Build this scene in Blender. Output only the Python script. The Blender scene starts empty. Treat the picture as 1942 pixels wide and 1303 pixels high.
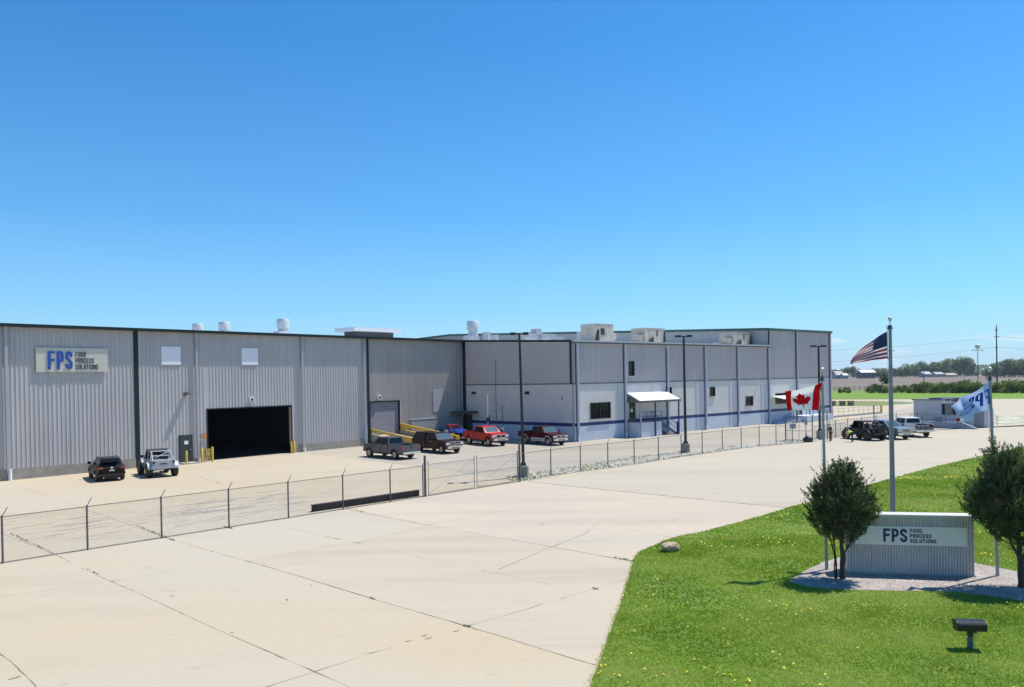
import bpy, bmesh, math, random
import numpy as np
from mathutils import Vector, Matrix
random.seed(7); RNG = np.random.default_rng(7)
scene = bpy.context.scene
COL = scene.collection
rad = math.radians

# ------------------------------------------------------------------ camera
H = 6.8; FPX = 1460.0; CX = 971.0; CY = 728.0
_p, _r = rad(.42), rad(1.0)
_f = np.array([0, math.cos(_p), -math.sin(_p)]); _rt0 = np.array([1., 0, 0]); _dn0 = np.cross(_f, _rt0)
_rt = _rt0*math.cos(_r)+_dn0*math.sin(_r); _dn = -_rt0*math.sin(_r)+_dn0*math.cos(_r)
cam_d = bpy.data.cameras.new('camera'); cam = bpy.data.objects.new('camera', cam_d); COL.objects.link(cam)
cam_d.sensor_width = 36; cam_d.lens = 36*FPX/1942; cam_d.shift_y = (CY-651.5)/1942
cam_d.clip_start = .1; cam_d.clip_end = 8000
M = Matrix.Identity(4)
for i in range(3):
    M[i][0] = _rt[i]; M[i][1] = -_dn[i]; M[i][2] = -_f[i]
M.translation = Vector((0, 0, H)); cam.matrix_world = M
scene.camera = cam

def gp(px, py, z=0.0):
    """ground point seen at a spot of the survey photograph"""
    d = _rt*(px-CX)/FPX+_dn*(py-CY)/FPX+_f
    t = (z-H)/d[2]
    return Vector((d[0]*t, d[1]*t, z))
def at_depth(px, py, ref):
    """point above the ground point ref seen at a spot of the survey photograph"""
    d = _rt*(px-CX)/FPX+_dn*(py-CY)/FPX+_f
    t = ref[1]/d[1]
    return Vector((d[0]*t, d[1]*t, H+d[2]*t))

# ------------------------------------------------------------------ light
SUN_EL = 63.5; SUN_V = Vector((.866, .5, 0)).normalized()
sun_dir = Vector((SUN_V.x*math.cos(rad(SUN_EL)), SUN_V.y*math.cos(rad(SUN_EL)), math.sin(rad(SUN_EL))))
sd = bpy.data.lights.new('sun', 'SUN'); sd.energy = 4.9; sd.angle = rad(.53); sd.color = (1, .955, .88)
so = bpy.data.objects.new('sun', sd); COL.objects.link(so); so.rotation_euler = sun_dir.to_track_quat('Z', 'Y').to_euler()
so.location = (0, 0, 60)
w = bpy.data.worlds.new('World'); scene.world = w; w.use_nodes = True
nt = w.node_tree; nt.nodes.clear()
N = nt.nodes.new; LK = nt.links.new
out = N('ShaderNodeOutputWorld'); bg = N('ShaderNodeBackground'); sky = N('ShaderNodeTexSky')
sky.sky_type = 'NISHITA'; sky.sun_disc = False; sky.sun_elevation = rad(SUN_EL)
sky.sun_rotation = math.atan2(SUN_V.x, SUN_V.y)
sky.altitude = 200; sky.air_density = 1.0; sky.dust_density = .35; sky.ozone_density = 2.2
hs = N('ShaderNodeHueSaturation'); hs.inputs['Saturation'].default_value = 1.0; hs.inputs['Value'].default_value = 1.0
hs.inputs['Hue'].default_value = .5
LK(sky.outputs[0], hs.inputs['Color'])
tint = N('ShaderNodeMixRGB'); tint.blend_type = 'MULTIPLY'; tint.inputs[0].default_value = 1; LK(hs.outputs[0], tint.inputs[1]); tint.inputs[2].default_value = (.30, .91, 1.30, 1)
# paler air low over the horizon
tc = N('ShaderNodeTexCoord'); sx = N('ShaderNodeSeparateXYZ'); LK(tc.outputs['Generated'], sx.inputs[0])
hr = N('ShaderNodeValToRGB'); e = hr.color_ramp.elements; e[0].position = 0; e[0].color = (.82,)*3+(1,); e[1].position = .40; e[1].color = (0, 0, 0, 1)
for p_, v_ in ((.03, .62), (.087, .30), (.20, .09)): k_ = e.new(p_); k_.color = (v_,)*3+(1,)
LK(sx.outputs[2], hr.inputs[0]); hm = N('ShaderNodeMixRGB'); LK(hr.outputs[0], hm.inputs[0]); LK(tint.outputs[0], hm.inputs[1]); hm.inputs[2].default_value = (4.9, 6.1, 7.4, 1)
# a few thin clouds low over the horizon
mp = N('ShaderNodeMapping'); mp.inputs['Scale'].default_value = (1, 1, 5.5); mp.inputs['Location'].default_value = (.3, .1, .0)
LK(tc.outputs['Generated'], mp.inputs[0])
nz = N('ShaderNodeTexNoise'); nz.inputs['Scale'].default_value = 9; nz.inputs['Detail'].default_value = 7; LK(mp.outputs[0], nz.inputs['Vector'])
cr = N('ShaderNodeValToRGB'); cr.color_ramp.elements[0].position = .56; cr.color_ramp.elements[1].position = .66
LK(nz.outputs[0], cr.inputs[0])
r2 = N('ShaderNodeValToRGB'); e = r2.color_ramp.elements
e[0].position = .002; e[0].color = (0, 0, 0, 1); e[1].position = .012; e[1].color = (1, 1, 1, 1)
e2 = e.new(.035); e2.color = (1, 1, 1, 1); e3 = e.new(.062); e3.color = (0, 0, 0, 1)
LK(sx.outputs[2], r2.inputs[0])
mu = N('ShaderNodeMath'); mu.operation = 'MULTIPLY'; LK(cr.outputs[0], mu.inputs[0]); LK(r2.outputs[0], mu.inputs[1])
mu2 = N('ShaderNodeMath'); mu2.operation = 'MULTIPLY'; LK(mu.outputs[0], mu2.inputs[0]); mu2.inputs[1].default_value = .75
mx = N('ShaderNodeMixRGB'); LK(mu2.outputs[0], mx.inputs[0]); LK(hm.outputs[0], mx.inputs[1]); mx.inputs[2].default_value = (6.6, 7.4, 7.9, 1)
LK(mx.outputs[0], bg.inputs[0]); bg.inputs[1].default_value = .10
LK(bg.outputs[0], out.inputs[0])
vs = scene.view_settings; vs.view_transform = 'Standard'; vs.look = 'None'; vs.gamma = 1; vs.exposure = 0.35; vs.use_curve_mapping = False

# ------------------------------------------------------------------ materials
MATS = {}
def _new(name):
    m = bpy.data.materials.new(name); m.use_nodes = True
    return m, m.node_tree, m.node_tree.nodes['Principled BSDF']
def plain(name, col, rough=.6, metal=0., coat=0., emit=None, var=.0, scale=3., bump=0., spec=None, alpha=1.):
    """principled with an optional noise that varies the base colour and a fine bump"""
    if name in MATS: return MATS[name]
    m, t, b = _new(name); n = t.nodes.new; l = t.links.new
    b.inputs['Base Color'].default_value = (*col, 1); b.inputs['Roughness'].default_value = rough
    b.inputs['Metallic'].default_value = metal; b.inputs['Coat Weight'].default_value = coat; b.inputs['Coat Roughness'].default_value = .04
    if spec is not None: b.inputs['Specular IOR Level'].default_value = spec
    if alpha < 1: b.inputs['Alpha'].default_value = alpha
    if var or bump:
        tcn = n('ShaderNodeTexCoord'); nn = n('ShaderNodeTexNoise'); nn.inputs['Scale'].default_value = scale; nn.inputs['Detail'].default_value = 8
        nn.inputs['Roughness'].default_value = .62
        l(tcn.outputs['Object'], nn.inputs['Vector'])
        if var:
            rp = n('ShaderNodeValToRGB'); rp.color_ramp.elements[0].position = .3; rp.color_ramp.elements[1].position = .72
            rp.color_ramp.elements[0].color = (*[c*(1-var) for c in col], 1); rp.color_ramp.elements[1].color = (*[min(1, c*(1+var)) for c in col], 1)
            l(nn.outputs[0], rp.inputs[0]); l(rp.outputs[0], b.inputs['Base Color'])
        if bump:
            bp = n('ShaderNodeBump'); bp.inputs['Strength'].default_value = bump; bp.inputs['Distance'].default_value = .02
            l(nn.outputs[0], bp.inputs['Height']); l(bp.outputs[0], b.inputs['Normal'])
    MATS[name] = m; return m
def leafy(name, cols, rough=.6, trans=.25, noise_scale=.6, spec=.3, drift=1.5):
    """foliage: colour by random island plus large light and dark drifts"""
    m, t, b = _new(name); n = t.nodes.new; l = t.links.new
    g = n('ShaderNodeNewGeometry'); rp = n('ShaderNodeValToRGB'); el = rp.color_ramp.elements
    el[0].color = (*cols[0], 1); el[1].color = (*cols[-1], 1)
    for i, c in enumerate(cols[1:-1]): k = el.new((i+1)/(len(cols)-1)); k.color = (*c, 1)
    tcn = n('ShaderNodeTexCoord'); nn = n('ShaderNodeTexNoise'); nn.inputs['Scale'].default_value = noise_scale; nn.inputs['Detail'].default_value = 4
    l(tcn.outputs['Object'], nn.inputs['Vector'])
    ma = n('ShaderNodeMath'); ma.operation = 'MULTIPLY_ADD'; l(nn.outputs[0], ma.inputs[0]); ma.inputs[1].default_value = drift; ma.inputs[2].default_value = -drift/2
    ad = n('ShaderNodeMath'); ad.operation = 'MULTIPLY_ADD'; l(g.outputs['Random Per Island'], ad.inputs[0]); ad.inputs[1].default_value = .7; ad.inputs[2].default_value = .15
    a2 = n('ShaderNodeMath'); a2.operation = 'ADD'; a2.use_clamp = True; l(ma.outputs[0], a2.inputs[0]); l(ad.outputs[0], a2.inputs[1])
    l(a2.outputs[0], rp.inputs[0]); l(rp.outputs[0], b.inputs['Base Color']); b.inputs['Roughness'].default_value = rough
    b.inputs['Specular IOR Level'].default_value = spec
    if trans:
        tr = n('ShaderNodeBsdfTranslucent'); l(rp.outputs[0], tr.inputs[0]); ms = n('ShaderNodeMixShader'); ms.inputs[0].default_value = trans
        l(b.outputs[0], ms.inputs[1]); l(tr.outputs[0], ms.inputs[2]); l(ms.outputs[0], t.nodes['Material Output'].inputs[0])
    MATS[name] = m; return m
def ground_mat(name, layers, base, rough=.9, rot=0., bump=.25, bscale=30., spec=.3):
    """layers: (colour, noise scale, stretch xy, ramp lo, ramp hi, strength)"""
    m, t, b = _new(name); n = t.nodes.new; l = t.links.new
    tcn = n('ShaderNodeTexCoord'); cur = None
    for i, (c, sc, st, lo, hi, k) in enumerate(layers):
        mpn = n('ShaderNodeMapping'); mpn.inputs['Rotation'].default_value = (0, 0, rot); mpn.inputs['Scale'].default_value = (st[0], st[1], 1)
        mpn.inputs['Location'].default_value = (i*7.3, i*3.1, 0)
        l(tcn.outputs['Object'], mpn.inputs[0]); nn = n('ShaderNodeTexNoise'); nn.inputs['Scale'].default_value = sc; nn.inputs['Detail'].default_value = 9
        nn.inputs['Roughness'].default_value = .6
        l(mpn.outputs[0], nn.inputs['Vector'])
        mr = n('ShaderNodeMapRange'); mr.inputs[1].default_value = lo; mr.inputs[2].default_value = hi; mr.inputs[3].default_value = 0; mr.inputs[4].default_value = k
        l(nn.outputs[0], mr.inputs[0])
        mixn = n('ShaderNodeMixRGB'); l(mr.outputs[0], mixn.inputs[0])
        if cur is None: mixn.inputs[1].default_value = (*base, 1)
        else: l(cur, mixn.inputs[1])
        mixn.inputs[2].default_value = (*c, 1); cur = mixn.outputs[0]
    l(cur, b.inputs['Base Color']); b.inputs['Roughness'].default_value = rough; b.inputs['Specular IOR Level'].default_value = spec
    nn = n('ShaderNodeTexNoise'); nn.inputs['Scale'].default_value = bscale; nn.inputs['Detail'].default_value = 5; l(tcn.outputs['Object'], nn.inputs['Vector'])
    bp = n('ShaderNodeBump'); bp.inputs['Strength'].default_value = bump; bp.inputs['Distance'].default_value = .03
    l(nn.outputs[0], bp.inputs['Height']); l(bp.outputs[0], b.inputs['Normal'])
    MATS[name] = m; return m
def block_mat(name, col, var=.06, mortar=.85):
    """painted concrete block: faint courses in colour and bump"""
    if name in MATS: return MATS[name]
    m, t, b = _new(name); n = t.nodes.new; l = t.links.new
    tcn = n('ShaderNodeTexCoord'); sp = n('ShaderNodeSeparateXYZ'); l(tcn.outputs['Object'], sp.inputs[0])
    ad = n('ShaderNodeMath'); l(sp.outputs[0], ad.inputs[0]); l(sp.outputs[1], ad.inputs[1])
    cb = n('ShaderNodeCombineXYZ'); l(ad.outputs[0], cb.inputs[0]); l(sp.outputs[2], cb.inputs[1])
    br = n('ShaderNodeTexBrick'); br.inputs['Scale'].default_value = 1; br.inputs['Brick Width'].default_value = .4; br.inputs['Row Height'].default_value = .2
    br.inputs['Mortar Size'].default_value = .012; l(cb.outputs[0], br.inputs['Vector'])
    br.inputs['Color1'].default_value = (*col, 1); br.inputs['Color2'].default_value = (*[c*.96 for c in col], 1); br.inputs['Mortar'].default_value = (*[c*mortar for c in col], 1)
    nn = n('ShaderNodeTexNoise'); nn.inputs['Scale'].default_value = .5; nn.inputs['Detail'].default_value = 8; l(tcn.outputs['Object'], nn.inputs['Vector'])
    mr = n('ShaderNodeMapRange'); mr.inputs[1].default_value = .3; mr.inputs[2].default_value = .7; mr.inputs[3].default_value = 1-var; mr.inputs[4].default_value = 1+var
    l(nn.outputs[0], mr.inputs[0]); vm = n('ShaderNodeVectorMath'); vm.operation = 'SCALE'; l(br.outputs[0], vm.inputs[0]); l(mr.outputs[0], vm.inputs['Scale'])
    l(vm.outputs[0], b.inputs['Base Color']); b.inputs['Roughness'].default_value = .8
    bp = n('ShaderNodeBump'); bp.inputs['Strength'].default_value = .4; bp.inputs['Distance'].default_value = .01; bp.invert = True
    l(br.outputs['Fac'], bp.inputs['Height']); l(bp.outputs[0], b.inputs['Normal'])
    MATS[name] = m; return m
def metal_wall(name, col, var=.11):
    """painted steel cladding with faint vertical weather streaks"""
    if name in MATS: return MATS[name]
    m, t, b = _new(name); n = t.nodes.new; l = t.links.new
    tcn = n('ShaderNodeTexCoord'); cur = []
    for sc, st in ((2.2, (1, 1, .06)), (.14, (1, 1, 1))):
        mpn = n('ShaderNodeMapping'); mpn.inputs['Scale'].default_value = st; l(tcn.outputs['Object'], mpn.inputs[0])
        nn = n('ShaderNodeTexNoise'); nn.inputs['Scale'].default_value = sc; nn.inputs['Detail'].default_value = 7; l(mpn.outputs[0], nn.inputs['Vector']); cur.append(nn.outputs[0])
    ad = n('ShaderNodeMath'); l(cur[0], ad.inputs[0]); l(cur[1], ad.inputs[1])
    mr = n('ShaderNodeMapRange'); mr.inputs[1].default_value = .7; mr.inputs[2].default_value = 1.3; mr.inputs[3].default_value = 1-var; mr.inputs[4].default_value = 1+var
    l(ad.outputs[0], mr.inputs[0]); vm = n('ShaderNodeVectorMath'); vm.operation = 'SCALE'; vm.inputs[0].default_value = col; l(mr.outputs[0], vm.inputs['Scale'])
    l(vm.outputs[0], b.inputs['Base Color']); b.inputs['Roughness'].default_value = .5
    MATS[name] = m; return m

GLASS = plain('dark_glass', (.006, .008, .010), .08, 0, spec=.3)
BLACK = plain('black_paint', (.012, .012, .013), .45)
RUBBER = plain('rubber', (.018, .018, .019), .75, var=.2, scale=20)
CHROME = plain('chrome', (.75, .76, .78), .16, 1.)
ALU = plain('aluminium', (.5, .51, .53), .38, .9, var=.1, scale=4)
GALV = plain('galvanised', (.24, .25, .26), .5, .6, var=.15, scale=6)
GALVD = plain('weathered_steel_post', (.13, .125, .12), .6, .4, var=.2, scale=6)
REDL = plain('red_lens', (.35, .01, .015), .15, coat=1.)
CLEARL = plain('clear_lens', (.72, .74, .76), .08, .3, coat=1.)
CONC = plain('cast_concrete', (.36, .34, .31), .9, var=.18, scale=4, bump=.4)
YEL = plain('safety_yellow', (.62, .42, .06), .55, var=.12, scale=3)
NAVY = plain('navy_paint', (.010, .026, .13), .5)
WHITEP = plain('white_paint', (.78, .78, .76), .5, var=.05, scale=2)
DKGREEN = plain('dark_green_trim', (.008, .020, .021), .5, spec=.3)
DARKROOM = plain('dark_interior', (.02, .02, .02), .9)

# ------------------------------------------------------------------ mesh helpers
def tag(o, label=None, cat=None, group=None, kind=None):
    if label: o['label'] = label
    if cat: o['category'] = cat
    if group: o['group'] = group
    if kind: o['kind'] = kind
    return o
def empty(name, loc=(0, 0, 0), rz=0., label=None, cat=None, group=None):
    o = bpy.data.objects.new(name, None); COL.objects.link(o); o.location = loc; o.rotation_euler = (0, 0, rz); o.empty_display_size = .3
    return tag(o, label, cat, group)
class MB:
    def __init__(s): s.v = []; s.f = []; s.m = []; s.k = 0
    def add(s, vs, fs):
        o = len(s.v); s.v += [tuple(p) for p in vs]; s.f += [tuple(i+o for i in f) for f in fs]; s.m += [s.k]*len(fs); return s
    def mat(s, k): s.k = k; return s
    def box(s, x0, x1, y0, y1, z0, z1):
        return s.add([(x0, y0, z0), (x1, y0, z0), (x1, y1, z0), (x0, y1, z0), (x0, y0, z1), (x1, y0, z1), (x1, y1, z1), (x0, y1, z1)],
                     [(0, 3, 2, 1), (4, 5, 6, 7), (0, 1, 5, 4), (1, 2, 6, 5), (2, 3, 7, 6), (3, 0, 4, 7)])
    def tube(s, pts, r, n=8, cap=True):
        """tube through points; r is a radius or one per point"""
        pts = [Vector(p) for p in pts]; rs = r if isinstance(r, (list, tuple)) else [r]*len(pts); vs = []
        for i, p in enumerate(pts):
            d = (pts[min(i+1, len(pts)-1)]-pts[max(i-1, 0)]).normalized()
            u = d.orthogonal().normalized() if i == 0 else (u-d*u.dot(d)).normalized()
            v = d.cross(u)
            for k in range(n):
                a = 2*math.pi*(k+.5)/n; vs.append(p+(u*math.cos(a)+v*math.sin(a))*rs[i])
        fs = [(i*n+k, i*n+(k+1) % n, (i+1)*n+(k+1) % n, (i+1)*n+k) for i in range(len(pts)-1) for k in range(n)]
        if cap: fs += [tuple(range(n-1, -1, -1)), tuple((len(pts)-1)*n+k for k in range(n))]
        return s.add(vs, fs)
    def lathe(s, prof, c=(0, 0, 0), axis='z', n=16):
        """prof: list of (radius, height) along the axis"""
        vs = []
        for (r, h) in prof:
            for k in range(n):
                a = 2*math.pi*k/n; p = (r*math.cos(a), r*math.sin(a), h)
                if axis == 'y': p = (p[0], p[2], p[1])
                elif axis == 'x': p = (p[2], p[0], p[1])
                vs.append((p[0]+c[0], p[1]+c[1], p[2]+c[2]))
        m_ = len(prof); fs = [(i*n+k, i*n+(k+1) % n, (i+1)*n+(k+1) % n, (i+1)*n+k) for i in range(m_-1) for k in range(n)]
        if prof[0][0] > 1e-4: fs.append(tuple(range(n-1, -1, -1)))
        if prof[-1][0] > 1e-4: fs.append(tuple((m_-1)*n+k for k in range(n)))
        return s.add(vs, fs)
    def prism(s, poly, y0, y1, plane='xz'):
        """extrude polygon (2d) between y0 and y1; plane says which axes the polygon uses"""
        n = len(poly)
        def P(a, b, c):
            return {'xz': (a, c, b), 'xy': (a, b, c), 'yz': (c, a, b)}[plane]
        vs = [P(a, b, y0) for a, b in poly]+[P(a, b, y1) for a, b in poly]
        return s.add(vs, [tuple(range(n)), tuple(range(2*n-1, n-1, -1))]+[(i, n+i, n+(i+1) % n, (i+1) % n) for i in range(n)])
    def quad(s, *p): return s.add(p, [tuple(range(len(p)))])
    def build(s, name, mats, parent=None, bevel=0., smooth=None, seg=2, ang=30., loc=None):
        me = bpy.data.meshes.new(name); me.from_pydata(s.v, [], s.f)
        mats = mats if isinstance(mats, (list, tuple)) else [mats]
        for m_ in mats: me.materials.append(m_)
        me.polygons.foreach_set('material_index', s.m)
        bm = bmesh.new(); bm.from_mesh(me)
        bmesh.ops.recalc_face_normals(bm, faces=bm.faces)
        if bevel:
            bmesh.ops.remove_doubles(bm, verts=bm.verts, dist=1e-4)
            ed = [e_ for e_ in bm.edges if len(e_.link_faces) == 2 and e_.calc_face_angle(0) > rad(ang)]
            bmesh.ops.bevel(bm, geom=ed, offset=bevel, segments=seg, affect='EDGES', clamp_overlap=True)
        if smooth or (smooth is None and bevel):
            lim = rad(smooth if smooth and smooth > 1 else 38)
            for f_ in bm.faces: f_.smooth = True
            for e_ in bm.edges:
                if len(e_.link_faces) == 2 and e_.calc_face_angle(0) > lim: e_.smooth = False
        bm.to_mesh(me); bm.free()
        o = bpy.data.objects.new(name, me); COL.objects.link(o)
        if parent is not None: o.parent = parent
        if loc is not None: o.location = loc
        return o
def npmesh(name, V, T, mat, parent=None, smooth=False):
    """triangle or quad mesh straight from arrays"""
    me = bpy.data.meshes.new(name); V = np.asarray(V, np.float32); T = np.asarray(T, np.int32); k = T.shape[1]
    me.vertices.add(len(V)); me.vertices.foreach_set('co', V.ravel()); me.loops.add(T.size); me.loops.foreach_set('vertex_index', T.ravel())
    me.polygons.add(len(T)); me.polygons.foreach_set('loop_start', np.arange(0, T.size, k, dtype=np.int32))
    me.update(calc_edges=True); me.materials.append(mat)
    if smooth: me.polygons.foreach_set('use_smooth', np.ones(len(T), bool))
    o = bpy.data.objects.new(name, me); COL.objects.link(o)
    if parent is not None: o.parent = parent
    return o
def copy_tree(o, parent=None):
    c = o.copy(); COL.objects.link(c); c.parent = parent
    for ch in [x for x in bpy.data.objects if x.parent == o]: copy_tree(ch, c)
    return c

# ------------------------------------------------------------------ lettering
def ribbon(pts, t, closed=False):
    """mitred stroke of width t as quads"""
    P = [Vector((p[0], p[1])) for p in pts]; n = len(P); L = []; R_ = []
    for i in range(n):
        a = P[i-1] if (closed or i > 0) else None; b = P[(i+1) % n] if (closed or i < n-1) else None
        d1 = (P[i]-a).normalized() if a is not None else None; d2 = (b-P[i]).normalized() if b is not None else None
        d1 = d1 or d2; d2 = d2 or d1
        n1 = Vector((-d1.y, d1.x)); n2 = Vector((-d2.y, d2.x)); m_ = (n1+n2); m_ = m_/max(.3, m_.dot(n1)) if m_.length > 1e-6 else n1
        m_ = m_*1.0
        L.append(P[i]+m_*t/2); R_.append(P[i]-m_*t/2)
    q = []
    for i in range(n if closed else n-1):
        j = (i+1) % n; q.append([L[i], L[j], R_[j], R_[i]])
    return q
def glyph(ch, w_, h, t):
    l = t/2; r = w_-t/2; b = t/2; T = h-t/2; c = min(.22*w_+.0, .12*h); G = []
    def A(p, cl=False): G.extend(ribbon(p, t, cl))
    m_ = h*.46
    if ch == 'F': A([(l, 0), (l, T), (w_, T)]); A([(t, h*.52), (w_*.92, h*.52)])
    elif ch in 'PR':
        A([(l, 0), (l, T), (r-c, T), (r, T-c), (r, m_+c), (r-c, m_), (t, m_)])
        if ch == 'R': A([(r-c-t*.1, m_-t/2-.004*h), (r, 0)])
    elif ch == 'S': A([(r, h*.70), (r, T-c), (r-c, T), (l+c, T), (l, T-c), (l, h*.62), (r, h*.38), (r, b+c), (r-c, b), (l+c, b), (l, b+c), (l, h*.30)])
    elif ch == 'O': A([(l, b+c), (l, T-c), (l+c, T), (r-c, T), (r, T-c), (r, b+c), (r-c, b), (l+c, b)], True)
    elif ch == 'D': A([(l, b), (l, T), (r-c, T), (r, T-c), (r, b+c), (r-c, b)], True)
    elif ch == 'C': A([(r, h*.68), (r, T-c), (r-c, T), (l+c, T), (l, T-c), (l, b+c), (l+c, b), (r-c, b), (r, b+c), (r, h*.32)])
    elif ch == 'E': A([(w_, T), (l, T), (l, b), (w_, b)]); A([(t, h*.5), (w_*.88, h*.5)])
    elif ch == 'L': A([(l, h), (l, b), (w_, b)])
    elif ch == 'U': A([(l, h), (l, b+c), (l+c, b), (r-c, b), (r, b+c), (r, h)])
    elif ch == 'T': A([(0, T), (w_, T)]); A([(w_/2, 0), (w_/2, T-t/2)])
    elif ch == 'I': A([(w_/2, 0), (w_/2, h)])
    elif ch == 'N':
        A([(l, 0), (l, h)]); A([(r, 0), (r, h)]); G.append([Vector((t, h)), Vector((w_-t, h*.3)), Vector((w_-t, 0)), Vector((t, h*.7))])
    return G
def text_quads(txt, x, y, w_, h, t, pitch):
    out_ = []
    for ch in txt:
        if ch == ' ': x += pitch*.7; continue
        ww = w_*.35 if ch == 'I' else w_
        out_ += [[(p.x+x, p.y+y) for p in q] for q in glyph(ch, ww, h, t)]
        x += pitch if ch != 'I' else pitch-w_*.62
    return out_
def text_mesh(name, quads, mat, parent, y, thick=.02):
    """letters standing on a face in the xz plane that looks to -y"""
    mb = MB()
    for q in quads: mb.prism(q, y-thick, y)
    return mb.build(name, mat, parent)
# ------------------------------------------------------------------ ground
A_DIR = rad(46)            # direction of the yard's long joints, in world xy
def sheet(name, poly, z, mat, kind='structure', uplift=0):
    mb = MB(); n = len(poly); mb.add([(p[0], p[1], z) for p in poly], [tuple(range(n))])
    o = mb.build(name, mat); me = o.data
    if me.polygons[0].normal.z < 0: me.flip_normals()
    return tag(o, kind=kind)
CREAM = ground_mat('cream_concrete', [((.42, .365, .275), .13, (.6, 1), .42, .60, .5), ((0.430, 0.347, 0.230), .045, (1, 1), .36, .62, .95), ((0.410, 0.365, 0.295), .09, (.35, 1), .48, .68, .8), ((0.282, 0.249, 0.202), .35, (.12, 1), .50, .70, .34),
                  ((0.470, 0.405, 0.310), 3.5, (1, 1), .45, .8, .35), ((0.188, 0.164, 0.135), 1.6, (.5, 1), .62, .76, .4)], (0.423, 0.376, 0.300), rot=-A_DIR, bscale=18)
WORN = ground_mat('worn_concrete', [((.30, .285, .265), .16, (.4, 1), .45, .62, .6), ((0.336, 0.295, 0.236), .06, (.4, 1), .40, .62, .8), ((0.429, 0.370, 0.277), .3, (.12, 1), .50, .75, .5), ((0.236, 0.208, 0.171), .5, (.1, 1), .50, .7, .4),
                  ((0.214, 0.188, 0.153), 2.5, (1, 1), .66, .85, .3)], (0.401, 0.352, 0.280), rot=-A_DIR, bscale=22)
ROADM = ground_mat('road_concrete', [((.40, .35, .275), .14, (.3, 1), .45, .62, .5), ((0.393, 0.349, 0.277), .05, (.25, 1), .40, .62, .8), ((0.443, 0.389, 0.301), .25, (.1, 1), .48, .75, .6), ((0.286, 0.249, 0.193), .4, (.08, 1), .52, .72, .35),
                   ((0.272, 0.232, 0.177), 2.2, (1, 1), .68, .85, .3)], (0.428, 0.371, 0.282), rot=-A_DIR, bscale=22)
LAWNM = ground_mat('lawn_soil', [((.14, .20, .03), .35, (1, 1), .35, .7, .9), ((.07, .15, .018), 1.2, (1, 1), .45, .7, .6), ((.15, .16, .05), 2.5, (1, 1), .6, .8, .5)], (.13, .21, .02), bump=.6, bscale=60)
FARGRASS = ground_mat('far_grass', [((.15, .235, .012), .05, (.3, 1), .35, .65, .9), ((.085, .16, .012), .12, (.3, 1), .5, .8, .4)], (.12, .21, .010), bump=.4, bscale=3)
DRYGRASS = ground_mat('dry_grass', [((.22, .23, .09), .4, (1, 1), .4, .6, .8), ((.10, .15, .035), .9, (1, 1), .45, .7, .8)], (.14, .17, .05), bump=.6, bscale=20)
FIELD = ground_mat('ploughed_soil', [((.185, .145, .11), .012, (.25, 1.6), .38, .62, .9), ((.115, .088, .066), .04, (.1, 1), .5, .72, .6), ((.14, .15, .06), .006, (1, 1), .60, .72, .4)], (.15, .115, .085), bump=.5, bscale=1.5)
LAND = ground_mat('land', [((.10, .12, .04), .004, (1, 1), .4, .6, .8)], (.13, .13, .07), bump=.3, bscale=.5)

sheet('ground', [(-4000, -600), (4000, -600), (4000, 7000), (-4000, 7000)], -.06, LAND)
# the whole yard, drive and roads: one concrete sheet, then greyer zones laid 4 mm above one another
lot = [(-120, -60), (60, -60), (140, 20), (330, 120), (330, gp(1942, 757)[1]), gp(1735, 757)[:2], gp(1573, 757.5)[:2], (40, 190), (-120, 190)]
sheet('concrete_lot', lot, 0, CREAM)
u41 = Vector((math.sin(rad(41)), math.cos(rad(41)), 0)); u50 = Vector((math.sin(rad(50)), math.cos(rad(50)), 0))
n41 = Vector((math.cos(rad(41)), -math.sin(rad(41)), 0)); n50 = Vector((math.cos(rad(50)), -math.sin(rad(50)), 0))
ORA = Vector((-37.2, 55.5, 0)); ORO = Vector((6.5, 80.8, 0)); ORC = ORA+u41*47.8
def A_(x, t=0): return ORA+u41*x+n41*t
def O_(x, t=0): return ORO+u50*x+n50*t
worn = [gp(575, 857.5), gp(700, 873), gp(830, 889), gp(985, 913), gp(1045, 902), gp(1200, 881), gp(1406, 849), gp(1541, 836), gp(1640, 822), gp(1735, 800), gp(1735, 770), gp(1600, 800), O_(55, -6), A_(26, -4)]
sheet('worn_pavement', [tuple(p)[:2] for p in worn], .004, WORN)
road = [gp(1006, 914), gp(1141, 928.5), gp(1322, 946.7), gp(1500, 963.5), gp(1550, 957), gp(1700, 905), gp(1830, 873), gp(1960, 847), (330, 190), (330, gp(1942, 758)[1]), gp(1737, 758),
        gp(1735, 800), gp(1640, 822), gp(1541, 838.5), gp(1406, 850.5), gp(1200, 883)]
sheet('access_road', [tuple(p)[:2] for p in road], .008, ROADM)
# slabs poured at different times keep their own tone
WARMS = ground_mat('warm_slab', [((.44, .365, .285), .10, (1, 1), .38, .60, .8), ((.36, .335, .29), .3, (.25, 1), .48, .66, .5), ((.26, .235, .195), .6, (.1, 1), .52, .72, .3)], (.455, .385, .295), rot=-A_DIR, bscale=20)
GREYS = ground_mat('grey_slab', [((.44, .38, .285), .12, (1, 1), .40, .62, .7), ((.37, .32, .25), .35, (.2, 1), .46, .66, .5), ((.24, .22, .185), .6, (.1, 1), .52, .72, .3)], (.425, .362, .272), rot=-A_DIR, bscale=20)
sheet('warm_slab', [tuple(gp(*p))[:2] for p in [(659, 966), (811, 996), (970, 1024), (1046, 1037), (1201, 1065.6), (1208, 1055), (1222, 1045), (1260, 1028), (1290, 1019), (1400, 993), (1500, 963.5), (1322, 946.7), (1141, 928.5), (1003, 913.5)]], .004, WARMS)
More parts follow.
